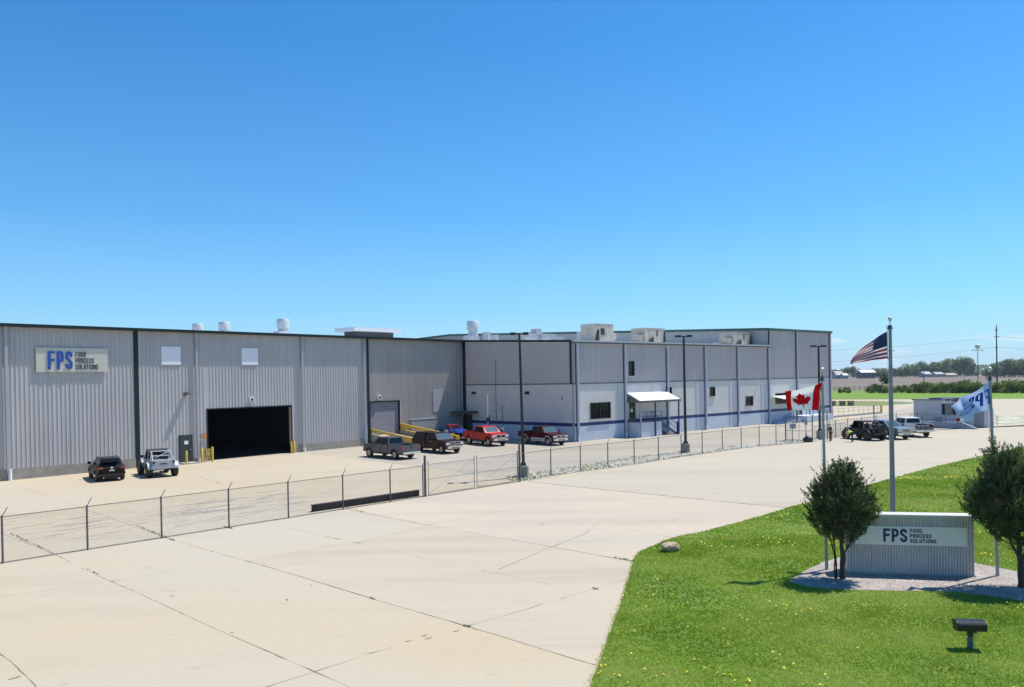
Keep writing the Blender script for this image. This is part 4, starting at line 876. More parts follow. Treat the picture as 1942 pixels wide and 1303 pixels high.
# ball fitting on the distant lamp
E1 = [o for o in bpy.data.objects if o.name.startswith('lamp_post') and 'round fitting' in o.get('label', '')][0]; hh = hgt(1855, 735, 660)
mb = MB(); mb.lathe([(.0, -1.), (.6, -.8), (.95, -.2), (.9, .35), (.5, .8), (0, .95)], (0, 0, hh+.7), n=14); mb.build('round_fitting', WHITEP, E1, smooth=60)
mb = MB(); mb.box(-.2, .2, -.2, .2, hh-.5, hh); mb.build('bracket', LAMPM, E1)
# free-standing poles in front of the office side wall
P = gp(926, 838); mb = MB(); mb.tube([(0, 0, 0), (0, 0, 2.9)], .05, 8); mb.tube([(0, 0, 2.9), (0, 0, 5.1)], .045, 8); o = mb.build('camera_mast', WHITEP, smooth=40); o.location = gp(926, 838); tag(o, 'slim white mast with small camera boxes behind the bright red pickup', 'mast')
mb = MB(); mb.box(-.16, .16, -.12, .12, 2.2, 2.6); mb.box(-.35, -.1, -.08, .08, 1.95, 2.1); mb.box(.1, .22, -.06, .06, 1.7, 2.9); mb.build('camera_box', BLACK, o, bevel=.02)
o = empty('solar_charger', gp(954, 838), 0, 'thin dark post with a small tilted solar panel, right of the bright red pickup', 'solar panel')
mb = MB(); mb.tube([(0, 0, 0), (0, 0, 3.5)], .04, 8); mb.build('pole', plain('pole_dark', (.05, .06, .08), .5), o, smooth=40)
mb = MB(); mb.prism([(-.32, 3.35), (.22, 3.95), (.26, 3.91), (-.28, 3.31)], -.35, .35, 'xz'); mb.build('solar_panel', plain('solar_cell', (.01, .015, .03), .15), o)
mb = MB(); mb.box(-.14, .14, -.12, -.04, 1.2, 1.6); mb.build('control_box', WHITEP, o)
# steel beam lying inside the fence
a, b = gp(586, 974), gp(793, 943); d = b-a; L = d.length
mb = MB(); hb_ = .36; fw = .13
mb.box(0, L, -fw, fw, 0, .025); mb.box(0, L, -fw, fw, hb_-.025, hb_); mb.box(0, L, -.012, .012, .025, hb_-.025)
for k in (0.02, .35, .68, .98): mb.box(L*k-.01, L*k+.01, -fw+.01, -.012, .025, hb_-.025)
o = mb.build('steel_beam', plain('rusty_steel', (.045, .032, .034), .7, .3, var=.35, scale=2)); o.location = a+Vector((0, .5, 0)); o.rotation_euler = (0, 0, math.atan2(d.y, d.x)); tag(o, 'long dark rusty steel I-beam lying on the concrete just inside the fence', 'steel beam')
# ------------------------------------------------------------------ railing wall, blocks, booth on the far right
a, b = gp(1577, 792.5), gp(1671, 784); d = b-a; L = d.length; E0 = empty('dock_railing', a, math.atan2(d.y, d.x), 'pale pipe railing on a low kerb, right of the tall hall', 'railing')
mb = MB(); mb.box(-3, L, -.15, .15, 0, .28); mb.build('kerb', plain('kerb_pale', (.36, .36, .37), .85, var=.1), E0)
mb = MB()
for z in (.85, 1.3): mb.tube([(-3, 0, z), (L-.2, 0, z)], .022, 6)
mb.build('rail', GALV, E0, smooth=50)
for k in range(10):
    mb = MB(); x = L*(k+.3)/10; mb.tube([(x, 0, .28), (x, 0, 1.33)], .022, 6); mb.build('post', GALV, E0, smooth=50)
mb = MB(); mb.box(L-.05, L+.22, -.14, .14, 0, 1.4); mb.build('end_post', YEL, E0, bevel=.02)
for i, (px, lb) in enumerate(((1579, 'leftmost'), (1597.5, 'middle'), (1613.5, 'rightmost'))):
    mb = MB(); s_ = .48; mb.box(-s_, s_, -.4, .4, 0, .95); mb.box(-s_-.1, s_+.1, -.5, .5, .8, 1.0)
    o = mb.build('stone_block', plain('block_tan', (.26, .21, .15), .9, var=.2, scale=2), bevel=.05); o.location = gp(px, 769.5); tag(o, f'{lb} of three squat tan blocks on the grass right of the tall hall', 'block', 'tan blocks on the grass')
b0 = gp(1733, 808); b1 = gp(1841, 811.5); b2 = gp(1866, 809.5)
BT = empty('guard_booth', b0, math.atan2((b1-b0).y, (b1-b0).x), 'small flat-roofed grey guard booth with FPS sign behind the white pickup', 'booth')
BW = (b1-b0).length; ca, sa = math.cos(-BT.rotation_euler.z), math.sin(-BT.rotation_euler.z); q = b2-b0; bx_, by_ = q.x*ca-q.y*sa, q.x*sa+q.y*ca
BH = at_depth(1733, 757, b0).z; BM = plain('booth_grey', (.52, .52, .55), .6, var=.04, scale=.8)
dpt = 3.2; sx2 = bx_-BW
mb = MB(); mb.box(0, BW, 0, 3.2, 0, BH-.12)
mb.add([(BW, 0, 0), (BW+1.5, 1.2, 0), (BW+1.5, 3.2, 0), (BW, 3.2, 0), (BW, 0, 2.2), (BW+1.5, 1.2, 2.2), (BW+1.5, 3.2, 2.2), (BW, 3.2, 2.2)], [(0, 1, 5, 4), (1, 2, 6, 5), (4, 5, 6, 7), (2, 3, 7, 6)])
mb.build('wall', BM, BT)
mb = MB(); mb.box(-.15, BW+.2, -.15, 3.35, BH-.12, BH); mb.build('roof', plain('booth_roof', (.12, .13, .16), .7), BT)
mb = MB(); mb.box(1.6, BW-.3, .5, 2.8, BH, BH+.14); mb.build('roof_hatch', NAVY, BT, bevel=.02)
def bxp(px): 
    P_ = gp(px, 810); s_ = ((P_-b0).x*ca-(P_-b0).y*sa); return s_
for (xa, xb, za, zb) in ((bxp(1786), bxp(1806), 1.55, 2.75), (bxp(1810), bxp(1828), 1.55, 2.75)):
    mb = MB(); mb.box(xa-.06, xb+.06, -.05, -.002, za-.06, zb+.06); wn = mb.build('window', plain('booth_frame', (.16, .16, .16), .5), BT)
    mb = MB(); mb.box(xa, xb, -.06, -.053, za, zb); mb.build('pane', plain('booth_glass', (.20, .20, .21), .15), wn)
    mb = MB(); mb.box(xa, xa+.3, -.07, -.062, za, zb); mb.build('shade', GLASS, wn)
mb = MB(); mb.box(bxp(1786), bxp(1812), -.09, -.002, 2.95, 3.45); sp = mb.build('sign_panel', WHITEP, BT)
q = text_quads('FPS', bxp(1795), 3.0, .24, .40, .06, .29); text_mesh('sign_lettering', q, NAVY, sp, -.09, .02)
q = []
for i, t_ in enumerate(('FOOD', 'PROCESS', 'SOLUTIONS')): q += text_quads(t_, bxp(1795)+.92, 3.3-i*.14, .045, .10, .02, .062)
text_mesh('sign_small_lettering', q, BLACK, sp, -.09, .015)
mb = MB(); mb.add([(BW+.35, .20, .05), (BW+1.15, .84, .05), (BW+1.15, .84, 2.05), (BW+.35, .20, 2.05)], [(0, 1, 2, 3)]); mb.build('booth_door', plain('booth_door', (.2, .22, .26), .5), BT)
mb = MB(); mb.box(.5, BW-.2, -2.3, -1.9, 0, .75); mb.prism([(BW-.2, .75), (BW+1.4, .05), (BW+1.4, 0), (BW-.2, 0)], -2.3, -1.9); mb.build('access_ramp', plain('ramp_blue_grey', (.30, .33, .39), .7), BT)
rail(BT, [(x, -2.35, .55) for x in (.5, 1.8, 3.1, 4.4, 5.7, BW-.3)], 1.05, 1, mat=plain('rail_grey', (.09, .10, .12), .5)); rail(BT, [(BW+.2, -2.3, .3), (BW+1.4, -2.3, .1)], 1.05, 1, mat=plain('rail_grey', (.09, .10, .12)))
mb = MB(); mb.box(bxp(1786), bxp(1803), -2.42, -2.38, .75, 1.35); mb.build('ramp_panel', plain('ramp_panel', (.14, .16, .22), .6), BT)
E0 = empty('pipe_barrier', gp(1866, 811), math.atan2((gp(1891, 808)-gp(1866, 811)).y, (gp(1891, 808)-gp(1866, 811)).x), 'short grey pipe barrier at the right end of the guard booth', 'railing'); L = (gp(1891, 808)-gp(1866, 811)).length
rail(E0, [(0, 0, 0), (L*.33, 0, 0), (L*.66, 0, 0), (L, 0, 0)], 1.25, 2, mat=GALVD, name='pipe_frame')
# slab under the booth
sl = [gp(1820, 815), gp(1866, 813), gp(1900, 808), gp(1897, 806), gp(1830, 809)]
# ------------------------------------------------------------------ monument sign
s0 = gp(1608, 1089); s1 = gp(1848, 1096.5); d = s1-s0; MW = d.length
MS = empty('monument_sign', s0, math.atan2(d.y, d.x), 'wide fluted grey monument sign on gravel with white FPS FOOD PROCESS SOLUTIONS board', 'sign')
MH = at_depth(1842, 978, s1).z
FLT = plain('fluted_grey', (.58, .54, .51), .6, .0, var=.1, scale=2)
mb = MB()
def fluted(mb, x0, x1, z0, z1, y, sgn, pitch=.088, dd_=.045):
    n = int((x1-x0)/pitch); p_ = (x1-x0)/n; pr_ = []
    for k in range(n): x = x0+k*p_; pr_ += [(x, y), (x+p_*.42, y), (x+p_*.5, y-sgn*dd_), (x+p_*.92, y-sgn*dd_)]
    pr_.append((x1, y)); m_ = len(pr_); mb.add([(a, b, z0) for a, b in pr_]+[(a, b, z1) for a, b in pr_], [(i, i+1, m_+i+1, m_+i) for i in range(m_-1)])
TH = .42
fluted(mb, 0, MW, .1, MH-.1, 0, 1); fluted(mb, 0, MW, .1, MH-.1, TH, -1)
mb.add([(MW, 0, .1), (MW, TH, .1), (MW, TH, MH-.1), (MW, 0, MH-.1)], [(0, 1, 2, 3)]); mb.add([(0, 0, .1), (0, TH, .1), (0, TH, MH-.1), (0, 0, MH-.1)], [(0, 1, 2, 3)])
mb.build('fluted_body', FLT, MS)
mb = MB(); mb.box(-.05, MW+.04, -.06, TH+.05, -.02, .1); mb.build('plinth', plain('plinth_grey', (.4, .39, .39), .8, var=.1), MS, bevel=.01)
mb = MB(); mb.box(-.04, MW+.03, -.07, TH+.06, MH-.1, MH); mb.build('cap', plain('cap_pale', (.55, .52, .46), .5, .0), MS, bevel=.012)
def mxp(px): return (px-1608)/(1848-1608)*MW
zb_ = at_depth(1740, 1033.5, gp(1728, 1093)).z; zt_ = at_depth(1740, 998, gp(1728, 1093)).z
mb = MB(); mb.box(mxp(1622), mxp(1834), -.065, -.03, zb_, zt_); pn = mb.build('sign_board', plain('board_white', (.80, .77, .70), .5, var=.03, scale=1), MS, bevel=.006)
sc_ = MW/240.; q = text_quads('FPS', mxp(1676.5), zb_+.10, 13.2*sc_, (zt_-zb_)-.18, 4.6*sc_, 16.2*sc_); text_mesh('board_lettering', q, plain('board_navy', (.008, .018, .11), .4), pn, -.066, .012)
q = []; hh_ = (zt_-zb_)-.16
for i, t_ in enumerate(('FOOD', 'PROCESS', 'SOLUTIONS')): q += text_quads(t_, mxp(1727.5), zt_-.075-hh_*(.27+.365*i), 4.5*sc_, hh_*.27, 1.35*sc_, 5.95*sc_)
text_mesh('board_small_lettering', q, plain('board_black', (.02, .02, .025), .4), pn, -.066, .010)
# floodlight in the lawn
P = gp(1840, 1230, .05); FL = empty('floodlight', P, rad(-7), 'small black floodlight box on a short post in the lawn, aimed at the monument sign', 'floodlight')
mb = MB(); mb.lathe([(.065, 0), (.065, .26), (.045, .27), (.045, .45)], n=12); mb.build('post', plain('post_grey_blue', (.10, .13, .16), .6, var=.2, scale=8), FL, smooth=40)
mb = MB(); w_ = .335; mb.prism([(-.16, .55), (-.15, .46), (.02, .42), (.14, .45), (.19, .66), (.08, .70), (-.10, .68), (-.16, .62)], -w_, w_, 'yz'); hd = mb.build('housing', plain('flood_black', (.014, .013, .018), .38, var=.1, scale=5), FL, bevel=.012)
mb = MB(); mb.prism([(.145, .47), (.185, .65), (.19, .645), (.15, .465)], -w_+.03, w_-.03, 'yz'); mb.build('lens', GLASS, hd)
mb = MB(); mb.box(-.06, .06, -.05, .05, .3, .46); mb.build('bracket', BLACK, FL); mb = MB(); mb.lathe([(0, -.03), (.035, -.02), (.04, .03), (0, .05)], (.13, 0, .38), n=10); mb.build('photocell', plain('cell_grey', (.3, .28, .28), .5), FL, smooth=50)
# boulder
bm = bmesh.new(); bmesh.ops.create_icosphere(bm, subdivisions=4, radius=1); from mathutils import noise
for v in bm.verts:
    n_ = noise.fractal(v.co*1.3+Vector((3, 1, 2)), 1, 2, 5)*.22; v.co *= 1+n_
    v.co.x *= .42; v.co.y *= .26; v.co.z = max(-.08, v.co.z*.20+.03)
me = bpy.data.meshes.new('boulder'); bm.to_mesh(me); bm.free(); me.materials.append(ground_mat('boulder_stone', [((.30, .21, .155), 3, (1, 1), .45, .65, .8), ((.14, .11, .09), 6, (1, 1), .56, .72, .7)], (.44, .33, .25), bump=1., bscale=18))
o = bpy.data.objects.new('boulder', me); COL.objects.link(o); o.location = gp(1272, 1046, .05)+Vector((0, .1, .12)); o.rotation_euler = (0, 0, rad(35)); o.scale = (.95, .95, 1.05); tag(o, 'reddish brown boulder at the corner of the lawn beside the concrete', 'rock')
# ------------------------------------------------------------------ flagpoles and flags
def flagpole(P, h, r0, r1, label, lean=(0, 0), ball='ball', mat=plain('pole_grey', (.32, .325, .335), .5, .2, var=.15, scale=3)):
    E0 = empty('flagpole', P, 0, label, 'flagpole', 'flagpoles around the monument sign'); top = Vector((lean[0], lean[1], h))
    mb = MB(); mb.tube([top*(k/8) for k in range(9)], [r0+(r1-r0)*(k/8) for k in range(9)], 14); mb.build('pole', mat, E0, smooth=40)
    mb = MB(); mb.lathe([(r1*2.0, 0), (r1*1.4, .05), (r1*1.2, .12), (.012, .17), (.012, .28)], tuple(top), n=12); mb.tube([top+Vector((-.1, 0, .02)), top+Vector((-.13, 0, .1)), top+Vector((0, 0, .1))], .015, 6); mb.build('truck', plain('truck_dark', (.10, .10, .10), .4, .5), E0, smooth=40)
    mb = MB(); mb.lathe([(.008, .27), (.04, .29), (.065, .33), (.07, .37), (.062, .41), (.035, .44), (0, .45)], tuple(top), n=16); mb.build('finial', plain('finial_pale', (.62, .60, .52), .35, .3), E0, smooth=60)
    mb = MB(); mb.tube([top+Vector((-.1, 0, .0)), Vector((-.07, 0, 1.2))], .006, 5); mb.build('halyard', plain('rope_white', (.7, .7, .7), .8), E0)
    mb = MB(); mb.box(-.09, -.05, -.03, .03, 1.1, 1.3); mb.build('cleat', ALU, E0)
    return E0
p1 = gp(1568, 1083); h1 = at_depth(1560, 722, p1).z; q1 = at_depth(1559.5, 722, p1)
flagpole(p1, h1, .055, .04, 'leftmost flagpole, slim grey, carrying the maple leaf flag', lean=(q1.x-p1.x, 0))
p2 = gp(1694.5, 1062); q2 = at_depth(1688, 624, p2)
flagpole(p2, q2.z, .105, .055, 'tallest and thickest flagpole, behind the monument sign, carrying the stars and stripes', lean=(q2.x-p2.x, 0), mat=plain('pole_aluminium', (.26, .265, .275), .5, .2, var=.25, scale=2.5))
p3 = gp(1892, 1095); q3 = at_depth(1877.5, 722, p3)
flagpole(p3, q3.z, .055, .04, 'rightmost flagpole, leaning slightly left, carrying the white and blue company flag', lean=(q3.x-p3.x, 0))
def interp(pts, t):
    n = len(pts)-1; k = min(n-1, int(t*n)); f_ = t*n-k; a, b = pts[k], pts[k+1]; return [a[i]+(b[i]-a[i])*f_ for i in range(len(a))]
def spl(pts, t):
    n = len(pts)-1; k = min(n-1, int(t*n)); f_ = t*n-k; P = [pts[max(0, k-1)], pts[k], pts[k+1], pts[min(n, k+2)]]
    return [.5*((2*P[1][i])+(-P[0][i]+P[2][i])*f_+(2*P[0][i]-5*P[1][i]+4*P[2][i]-P[3][i])*f_*f_+(-P[0][i]+3*P[1][i]-3*P[2][i]+P[3][i])*f_**3) for i in range(len(P[1]))]
class Flag:
    """cloth spanned between a top and a bottom edge given in the survey photograph, with folds in depth"""
    def __init__(s, ref, top, bot, fold): s.ref = ref; s.top = top; s.bot = bot; s.fold = fold
    def at(s, u, v, off=0.):
        u = min(1, max(0, u)); t = spl(s.top, u); b = spl(s.bot, u); px = b[0]+(t[0]-b[0])*v; py = b[1]+(t[1]-b[1])*v
        # depth of the folds comes from the true cloth, so the sheet is a real rippled surface
        P = at_depth(px, py, s.ref); P.y += s.fold(u, v)+off; return P
    def grid(s, nu, nv, name, mats, fn, parent=None):
        mb = MB(); mb.v = [tuple(s.at(i/nu, j/nv)) for i in range(nu+1) for j in range(nv+1)]
        for i in range(nu):
            for j in range(nv): mb.f.append((i*(nv+1)+j, (i+1)*(nv+1)+j, (i+1)*(nv+1)+j+1, i*(nv+1)+j+1)); mb.m.append(fn((i+.5)/nu, (j+.5)/nv))
        o = mb.build(name, mats, parent, smooth=89); md = o.modifiers.new('thick', 'SOLIDIFY'); md.thickness = .004; md.offset = 0; return o
    def patch(s, name, polys, mat, parent, off=.006, both=True):
        mb = MB()
        for pl in polys:
            for sg in ((-1, 1) if both else (-1,)): mb.add([tuple(s.at(u, v, sg*off)) for u, v in pl], [tuple(range(len(pl)))])
        return mb.build(name, mat, parent)
def cloth(name, col, tr=.3):
    m, t, b = _new(name); b.inputs['Base Color'].default_value = (*col, 1); b.inputs['Roughness'].default_value = .8; b.inputs['Specular IOR Level'].default_value = .2
    x = t.nodes.new('ShaderNodeBsdfTranslucent'); x.inputs[0].default_value = (*col, 1); ms = t.nodes.new('ShaderNodeMixShader'); ms.inputs[0].default_value = tr
    t.links.new(b.outputs[0], ms.inputs[1]); t.links.new(x.outputs[0], ms.inputs[2]); t.links.new(ms.outputs[0], t.nodes['Material Output'].inputs[0]); return m
CRED = cloth('flag_red', (.74, .012, .02), .45); CWHT = cloth('flag_white', (.86, .86, .87), .62); CBLU = cloth('flag_navy', (.012, .02, .10), .1); CRD2 = cloth('flag_crimson', (.52, .02, .055), .5)
# maple leaf flag
def f1(u, v): return .10*math.sin(u*9+v*2.2)*min(1, u*3)+.16*(max(0, v-.72)/.28)*(1 if u < .75 else .3)*-1+.25*max(0, u-.72)*math.sin(v*5)
fl1 = Flag(p1, [(1557.5, 725), (1546, 729), (1530, 733.5), (1510, 740), (1498, 740.5), (1484, 742)], [(1553, 778), (1545, 778), (1532, 777.5), (1514, 778), (1501, 778), (1497, 782)], f1)
FG = fl1.grid(44, 28, 'maple_leaf_flag', [CRED, CWHT], lambda u, v: 1 if .27 < u < .74 else 0); tag(FG, 'red and white maple leaf flag blowing from the slim left flagpole', 'flag')
leaf = [(0, 1), (-.11, .80), (-.20, .84), (-.17, .50), (-.33, .66), (-.37, .60), (-.52, .63), (-.46, .46), (-.52, .41), (-.26, .20), (-.30, .11), (-.03, .15), (-.02, -.12), (.02, -.12), (.03, .15), (.30, .11), (.26, .20), (.52, .41), (.46, .46), (.52, .63), (.37, .60), (.33, .66), (.17, .50), (.20, .84), (.11, .80)]
LP = []
def fan(poly, sub=2): 
    c = (0, .4); out_ = []
    L_ = lambda a, b, t: (a[0]+(b[0]-a[0])*t, a[1]+(b[1]-a[1])*t)
    for i in range(len(poly)):
        a, b = poly[i], poly[(i+1) % len(poly)]
        for k in range(sub):
            for m_ in range(3):
                p0, p1_ = L_(a, b, m_/3), L_(a, b, (m_+1)/3)
                out_.append([L_(c, p0, k/sub), L_(c, p0, (k+1)/sub), L_(c, p1_, (k+1)/sub), L_(c, p1_, k/sub)][(0 if k else 1):] if k else [c, L_(c, p0, 1/sub), L_(c, p1_, 1/sub)])
    return out_
fl1.patch('leaf_emblem', [[(.50-p[0]*.33*1.05+(.05*p[1]), .20+p[1]*.62) for p in tri] for tri in fan(leaf, 4)], CRED, FG, .010)
mb = MB(); mb.tube([tuple(fl1.at(.0, k/6)) for k in range(7)], .012, 6); mb.build('hoist_band', CWHT, FG)
mb = MB()
for v_ in (.99, .03): a = fl1.at(0, v_); mb.tube([a, (p1.x+(q1.x-p1.x)*(a.z/h1), p1.y, a.z+.01)], .008, 5)
mb.build('snap_hook', BLACK, FG)
# stars and stripes
def f2(u, v): return .07*math.sin(u*8+v*1.5)*min(1, u*3)+.10*u*math.sin(v*9-u*6)
fl2 = Flag(p2, [(1682.5, 628.5), (1668, 637), (1654, 646), (1637, 658), (1624, 671), (1615, 686)], [(1683.5, 679.5), (1669, 681.5), (1654, 683), (1639, 685.5), (1626, 687.5), (1615, 689.5)], f2)
def us(u, v):
    if u < .40 and v > 6/13: return 2
    return 0 if int(v*13) % 2 == 0 else 1
FG = fl2.grid(50, 52, 'striped_flag', [CRD2, CWHT, CBLU], us); tag(FG, 'flag of red and white stripes with a starred navy corner, on the tallest flagpole', 'flag')
st = []
for r_ in range(9):
    for c_ in range(6 if r_ % 2 == 0 else 5):
        cu = (.40/12)*(2*c_+1+(r_ % 2)); cv = 6/13+(7/13)/10*(r_+1); pl = []
        for k in range(10): a = math.pi/2+k*math.pi/5; rr = 1. if k % 2 == 0 else .42; pl.append((cu+math.cos(a)*rr*.0135, cv+math.sin(a)*rr*.026))
        st.append(pl)
fl2.patch('star_field', st, CWHT, FG, .006)
mb = MB(); mb.tube([tuple(fl2.at(.0, k/6)) for k in range(7)], .016, 6); mb.build('hoist_band', CWHT, FG)
mb = MB(); mb.tube([(p2.x+(q2.x-p2.x)*.97-.06, p2.y, q2.z-.02)]+[(a:=fl2.at(0, 1))], .006, 5); a = fl2.at(0, 0); mb.tube([a, a+Vector((.07, 0, -.04))], .02, 5); mb.tube([fl2.at(1, .5), fl2.at(1, .5)+Vector((-.03, 0, -.05))], .03, 5); mb.build('snap_hook', BLACK, FG)
# company flag
def f3(u, v): return .13*math.sin(u*7-v*3)*min(1, u*3+.1)+.09*math.sin(u*15+v*5)*u
fl3 = Flag(p3, [(1875.5, 724), (1858, 735), (1840, 748), (1822, 757), (1803, 770.5)], [(1881, 777.5), (1866, 782), (1848, 785.5), (1833, 798), (1815, 799)], f3)
FG = fl3.grid(44, 28, 'company_flag', [cloth('flag_sky_shaded_white', (.70, .77, .95), .5)], lambda u, v: 0); tag(FG, 'white flag with mirrored blue FPS lettering drooping from the right flagpole', 'flag')  # bluish base puts the sky's shading into the white cloth
CB2 = cloth('flag_blue', (.02, .12, .52), .3); CB3 = cloth('flag_pale_blue', (.22, .28, .55), .3)
def tq(txt, u0, v0, w_, h_, t_, pitch, ax=1.0):
    """lettering in flag units (u along the fly, v up), split finely so that it follows the cloth"""
    o_ = []
    for ql in text_quads(txt, 0, 0, w_, h_, t_, pitch):
        A, B, C_, D = [Vector((p[0], p[1])) for p in ql]; n = 4
        for i in range(n):
            a, b = A+(B-A)*(i/n), A+(B-A)*((i+1)/n); c, d_ = D+(C_-D)*((i+1)/n), D+(C_-D)*(i/n); o_.append([(u0+p.x, v0+p.y) for p in (a, b, c, d_)])
    return o_
fl3.patch('flag_lettering', tq('FPS', .05, .24, .14, .56, .056, .17), CB2, FG, .007)
pp = []
for i, t_ in enumerate(('FOOD', 'PROCESS', 'SOLUTIONS')): pp += tq(t_, .57, .60-i*.15, .034, .10, .012, .043)
fl3.patch('flag_small_lettering', pp, CB3, FG, .007)
n = 16; fl3.patch('red_mark', [[(.93+.055*math.cos(2*math.pi*k/n), .10+.10*math.sin(2*math.pi*k/n)) for k in range(n)]], cloth('flag_mark_red', (.5, .03, .04)), FG, .008)
# ------------------------------------------------------------------ vehicles (x forward, y left, origin on the ground)
def paint(name, col, metal=.35, rough=.28): return plain('paint_'+name, col, max(rough, .3), metal*.6, .12, var=.03, scale=1., spec=.16)
DARKTRIM = plain('dark_trim', (.02, .02, .022), .6); BEDL = plain('bed_liner_shade', (.025, .025, .027), .85); PLATE = plain('plate', (.6, .62, .62), .4); SEATM = plain('seat_cloth', (.03, .03, .032), .9)
def profile(topline, xr, xf, rw, zb, x0, x1, n=9):
    """side outline with wheel arches: topline runs front to rear"""
    P = []
    def arch(xc): return [(xc-(rw)*math.cos(math.pi*k/n), max(zb, .42+rw*math.sin(math.pi*k/n))) for k in range(n+1)]
    P += [(x0, zb)]+[(a, b) for a, b in arch(xr)]+[(a, b) for a, b in arch(xf)]+[(x1, zb)]
    return P+list(topline)
def body_shell(mb, poly, hw, taper=lambda x, z: 1.):
    n = len(poly); vs = [(x, -hw*taper(x, z), z) for x, z in poly]+[(x, hw*taper(x, z), z) for x, z in poly]
    mb.add(vs, [tuple(range(n)), tuple(range(2*n-1, n-1, -1))]+[(i, n+i, n+(i+1) % n, (i+1) % n) for i in range(n)])
def wheel(root, x, y, r_=.40, w_=.25, rim=ALU, spokes=6, rr=.60):
    s_ = 1 if y > 0 else -1
    mb = MB(); R_ = r_*rr; yo = s_*w_*.42
    mb.lathe([(R_, -w_*.3), (R_, w_*.3)], (0, 0, 0), 'y', 20); mb.lathe([(R_*.3, 0), (R_*.3, s_*w_*.44), (0, s_*w_*.46)], (0, 0, 0), 'y', 12)
    for k in range(spokes):
        a = 2*math.pi*k/spokes; c, s2 = math.cos(a), math.sin(a); h = R_*.16
        q = [(R_*.25, -h*1.2), (R_*.98, -h*.8), (R_*.98, h*.8), (R_*.25, h*1.2)]
        mb.add([(c*a_-s2*b_, yo*.92, s2*a_+c*b_) for a_, b_ in q]+[(c*a_-s2*b_, yo*.6, s2*a_+c*b_) for a_, b_ in q], [(0, 1, 2, 3), (4, 5, 6, 7), (0, 1, 5, 4), (1, 2, 6, 5), (2, 3, 7, 6), (3, 0, 4, 7)])
    mb.lathe([(R_*.86, yo), (R_, yo), (R_, yo*.5), (R_*.86, yo*.5)], (0, 0, 0), 'y', 20)
    o = mb.build('wheel', rim, root, loc=(x, y, r_), smooth=35)
    mb = MB(); w2 = w_/2
    mb.lathe([(R_, -w2*.8), (R_*1.12, -w2), (r_*.94, -w2*.98), (r_, -w2*.75), (r_, w2*.75), (r_*.94, w2*.98), (R_*1.12, w2), (R_, w2*.8)], (0, 0, 0), 'y', 28); mb.build('tyre', RUBBER, o, smooth=50)
    mb = MB(); mb.lathe([(R_*.9, -w2*.2), (R_*.9, w2*.1)], (0, 0, 0), 'y', 16); mb.build('brake_disc', DARKTRIM, o)
    return o
def bil(q, u, v):
    a = q[0]+(q[1]-q[0])*u; b = q[3]+(q[2]-q[3])*u; return a+(b-a)*v
def pane(root, q, u0, u1, v0, v1, name='window', off=.008, mat=None, n_out=None):
    P = [bil(q, u0, v0), bil(q, u1, v0), bil(q, u1, v1), bil(q, u0, v1)]; n = (P[1]-P[0]).cross(P[3]-P[0]).normalized()
    if n.dot(n_out) < 0: n = -n
    P1 = [p+n*off for p in P]; mb = MB(); c = sum(P1, Vector())/4
    mb.add([tuple(p) for p in P1]+[tuple(p-n*.02) for p in P1], [(0, 1, 2, 3), (7, 6, 5, 4), (0, 4, 5, 1), (1, 5, 6, 2), (2, 6, 7, 3), (3, 7, 4, 0)])
    return mb.build(name, mat or GLASS, root, bevel=.004, seg=1)
def greenhouse(root, mat, xf0, xf1, xr1, xr0, z0, z1, h0, h1, panes, name='cab_roof', wmat=None):
    """xf0,xf1: base and top of the windscreen; xr1,xr0: top and base of the rear"""
    B = [Vector((xf0, -h0, z0)), Vector((xf0, h0, z0)), Vector((xr0, h0, z0)), Vector((xr0, -h0, z0))]
    T = [Vector((xf1, -h1, z1-.04)), Vector((xf1, h1, z1-.04)), Vector((xr1, h1, z1-.03)), Vector((xr1, -h1, z1-.03))]
    xm = (xf1+xr1)/2; C_ = [Vector((xf1-.18, -h1*.86, z1)), Vector((xf1-.18, h1*.86, z1)), Vector((xr1+.12, h1*.86, z1)), Vector((xr1+.12, -h1*.86, z1))]
    mb = MB(); mb.add([tuple(p) for p in B+T+C_], [(3, 2, 1, 0), (0, 1, 5, 4), (1, 2, 6, 5), (2, 3, 7, 6), (3, 0, 4, 7), (4, 5, 9, 8), (5, 6, 10, 9), (6, 7, 11, 10), (7, 4, 8, 11), (8, 9, 10, 11)])
    o = mb.build(name, mat, root, bevel=.03)
    pane(root, [B[0], B[1], T[1], T[0]], .07, .93, .08, .93, 'windscreen', n_out=Vector((1, 0, .3)), mat=wmat)
    if panes.get('rear', True): pane(root, [B[3], B[2], T[2], T[3]], .08, .92, .12, .88, 'rear_window', n_out=Vector((-1, 0, .2)))
    for s_, (a, b, c, d_) in ((-1, (B[3], B[0], T[0], T[3])), (1, (B[2], B[1], T[1], T[2]))):
        for (u0, u1) in panes['side']:
            pane(root, [a, b, c, d_], u0, u1, .06, .88, 'window', n_out=Vector((0, s_, .2)))
    return o
def mirror(root, x, y, z, mat, s_):
    mb = MB(); mb.box(x-.06, x+.08, min(y, y+s_*.22), max(y, y+s_*.22), z, z+.2); mb.build('mirror', mat, root, bevel=.03)
def lampbox(root, name, x0, x1, y0, y1, z0, z1, mat): 
    mb = MB(); mb.box(x0, x1, min(y0, y1), max(y0, y1), z0, z1); return mb.build(name, mat, root, bevel=.015)
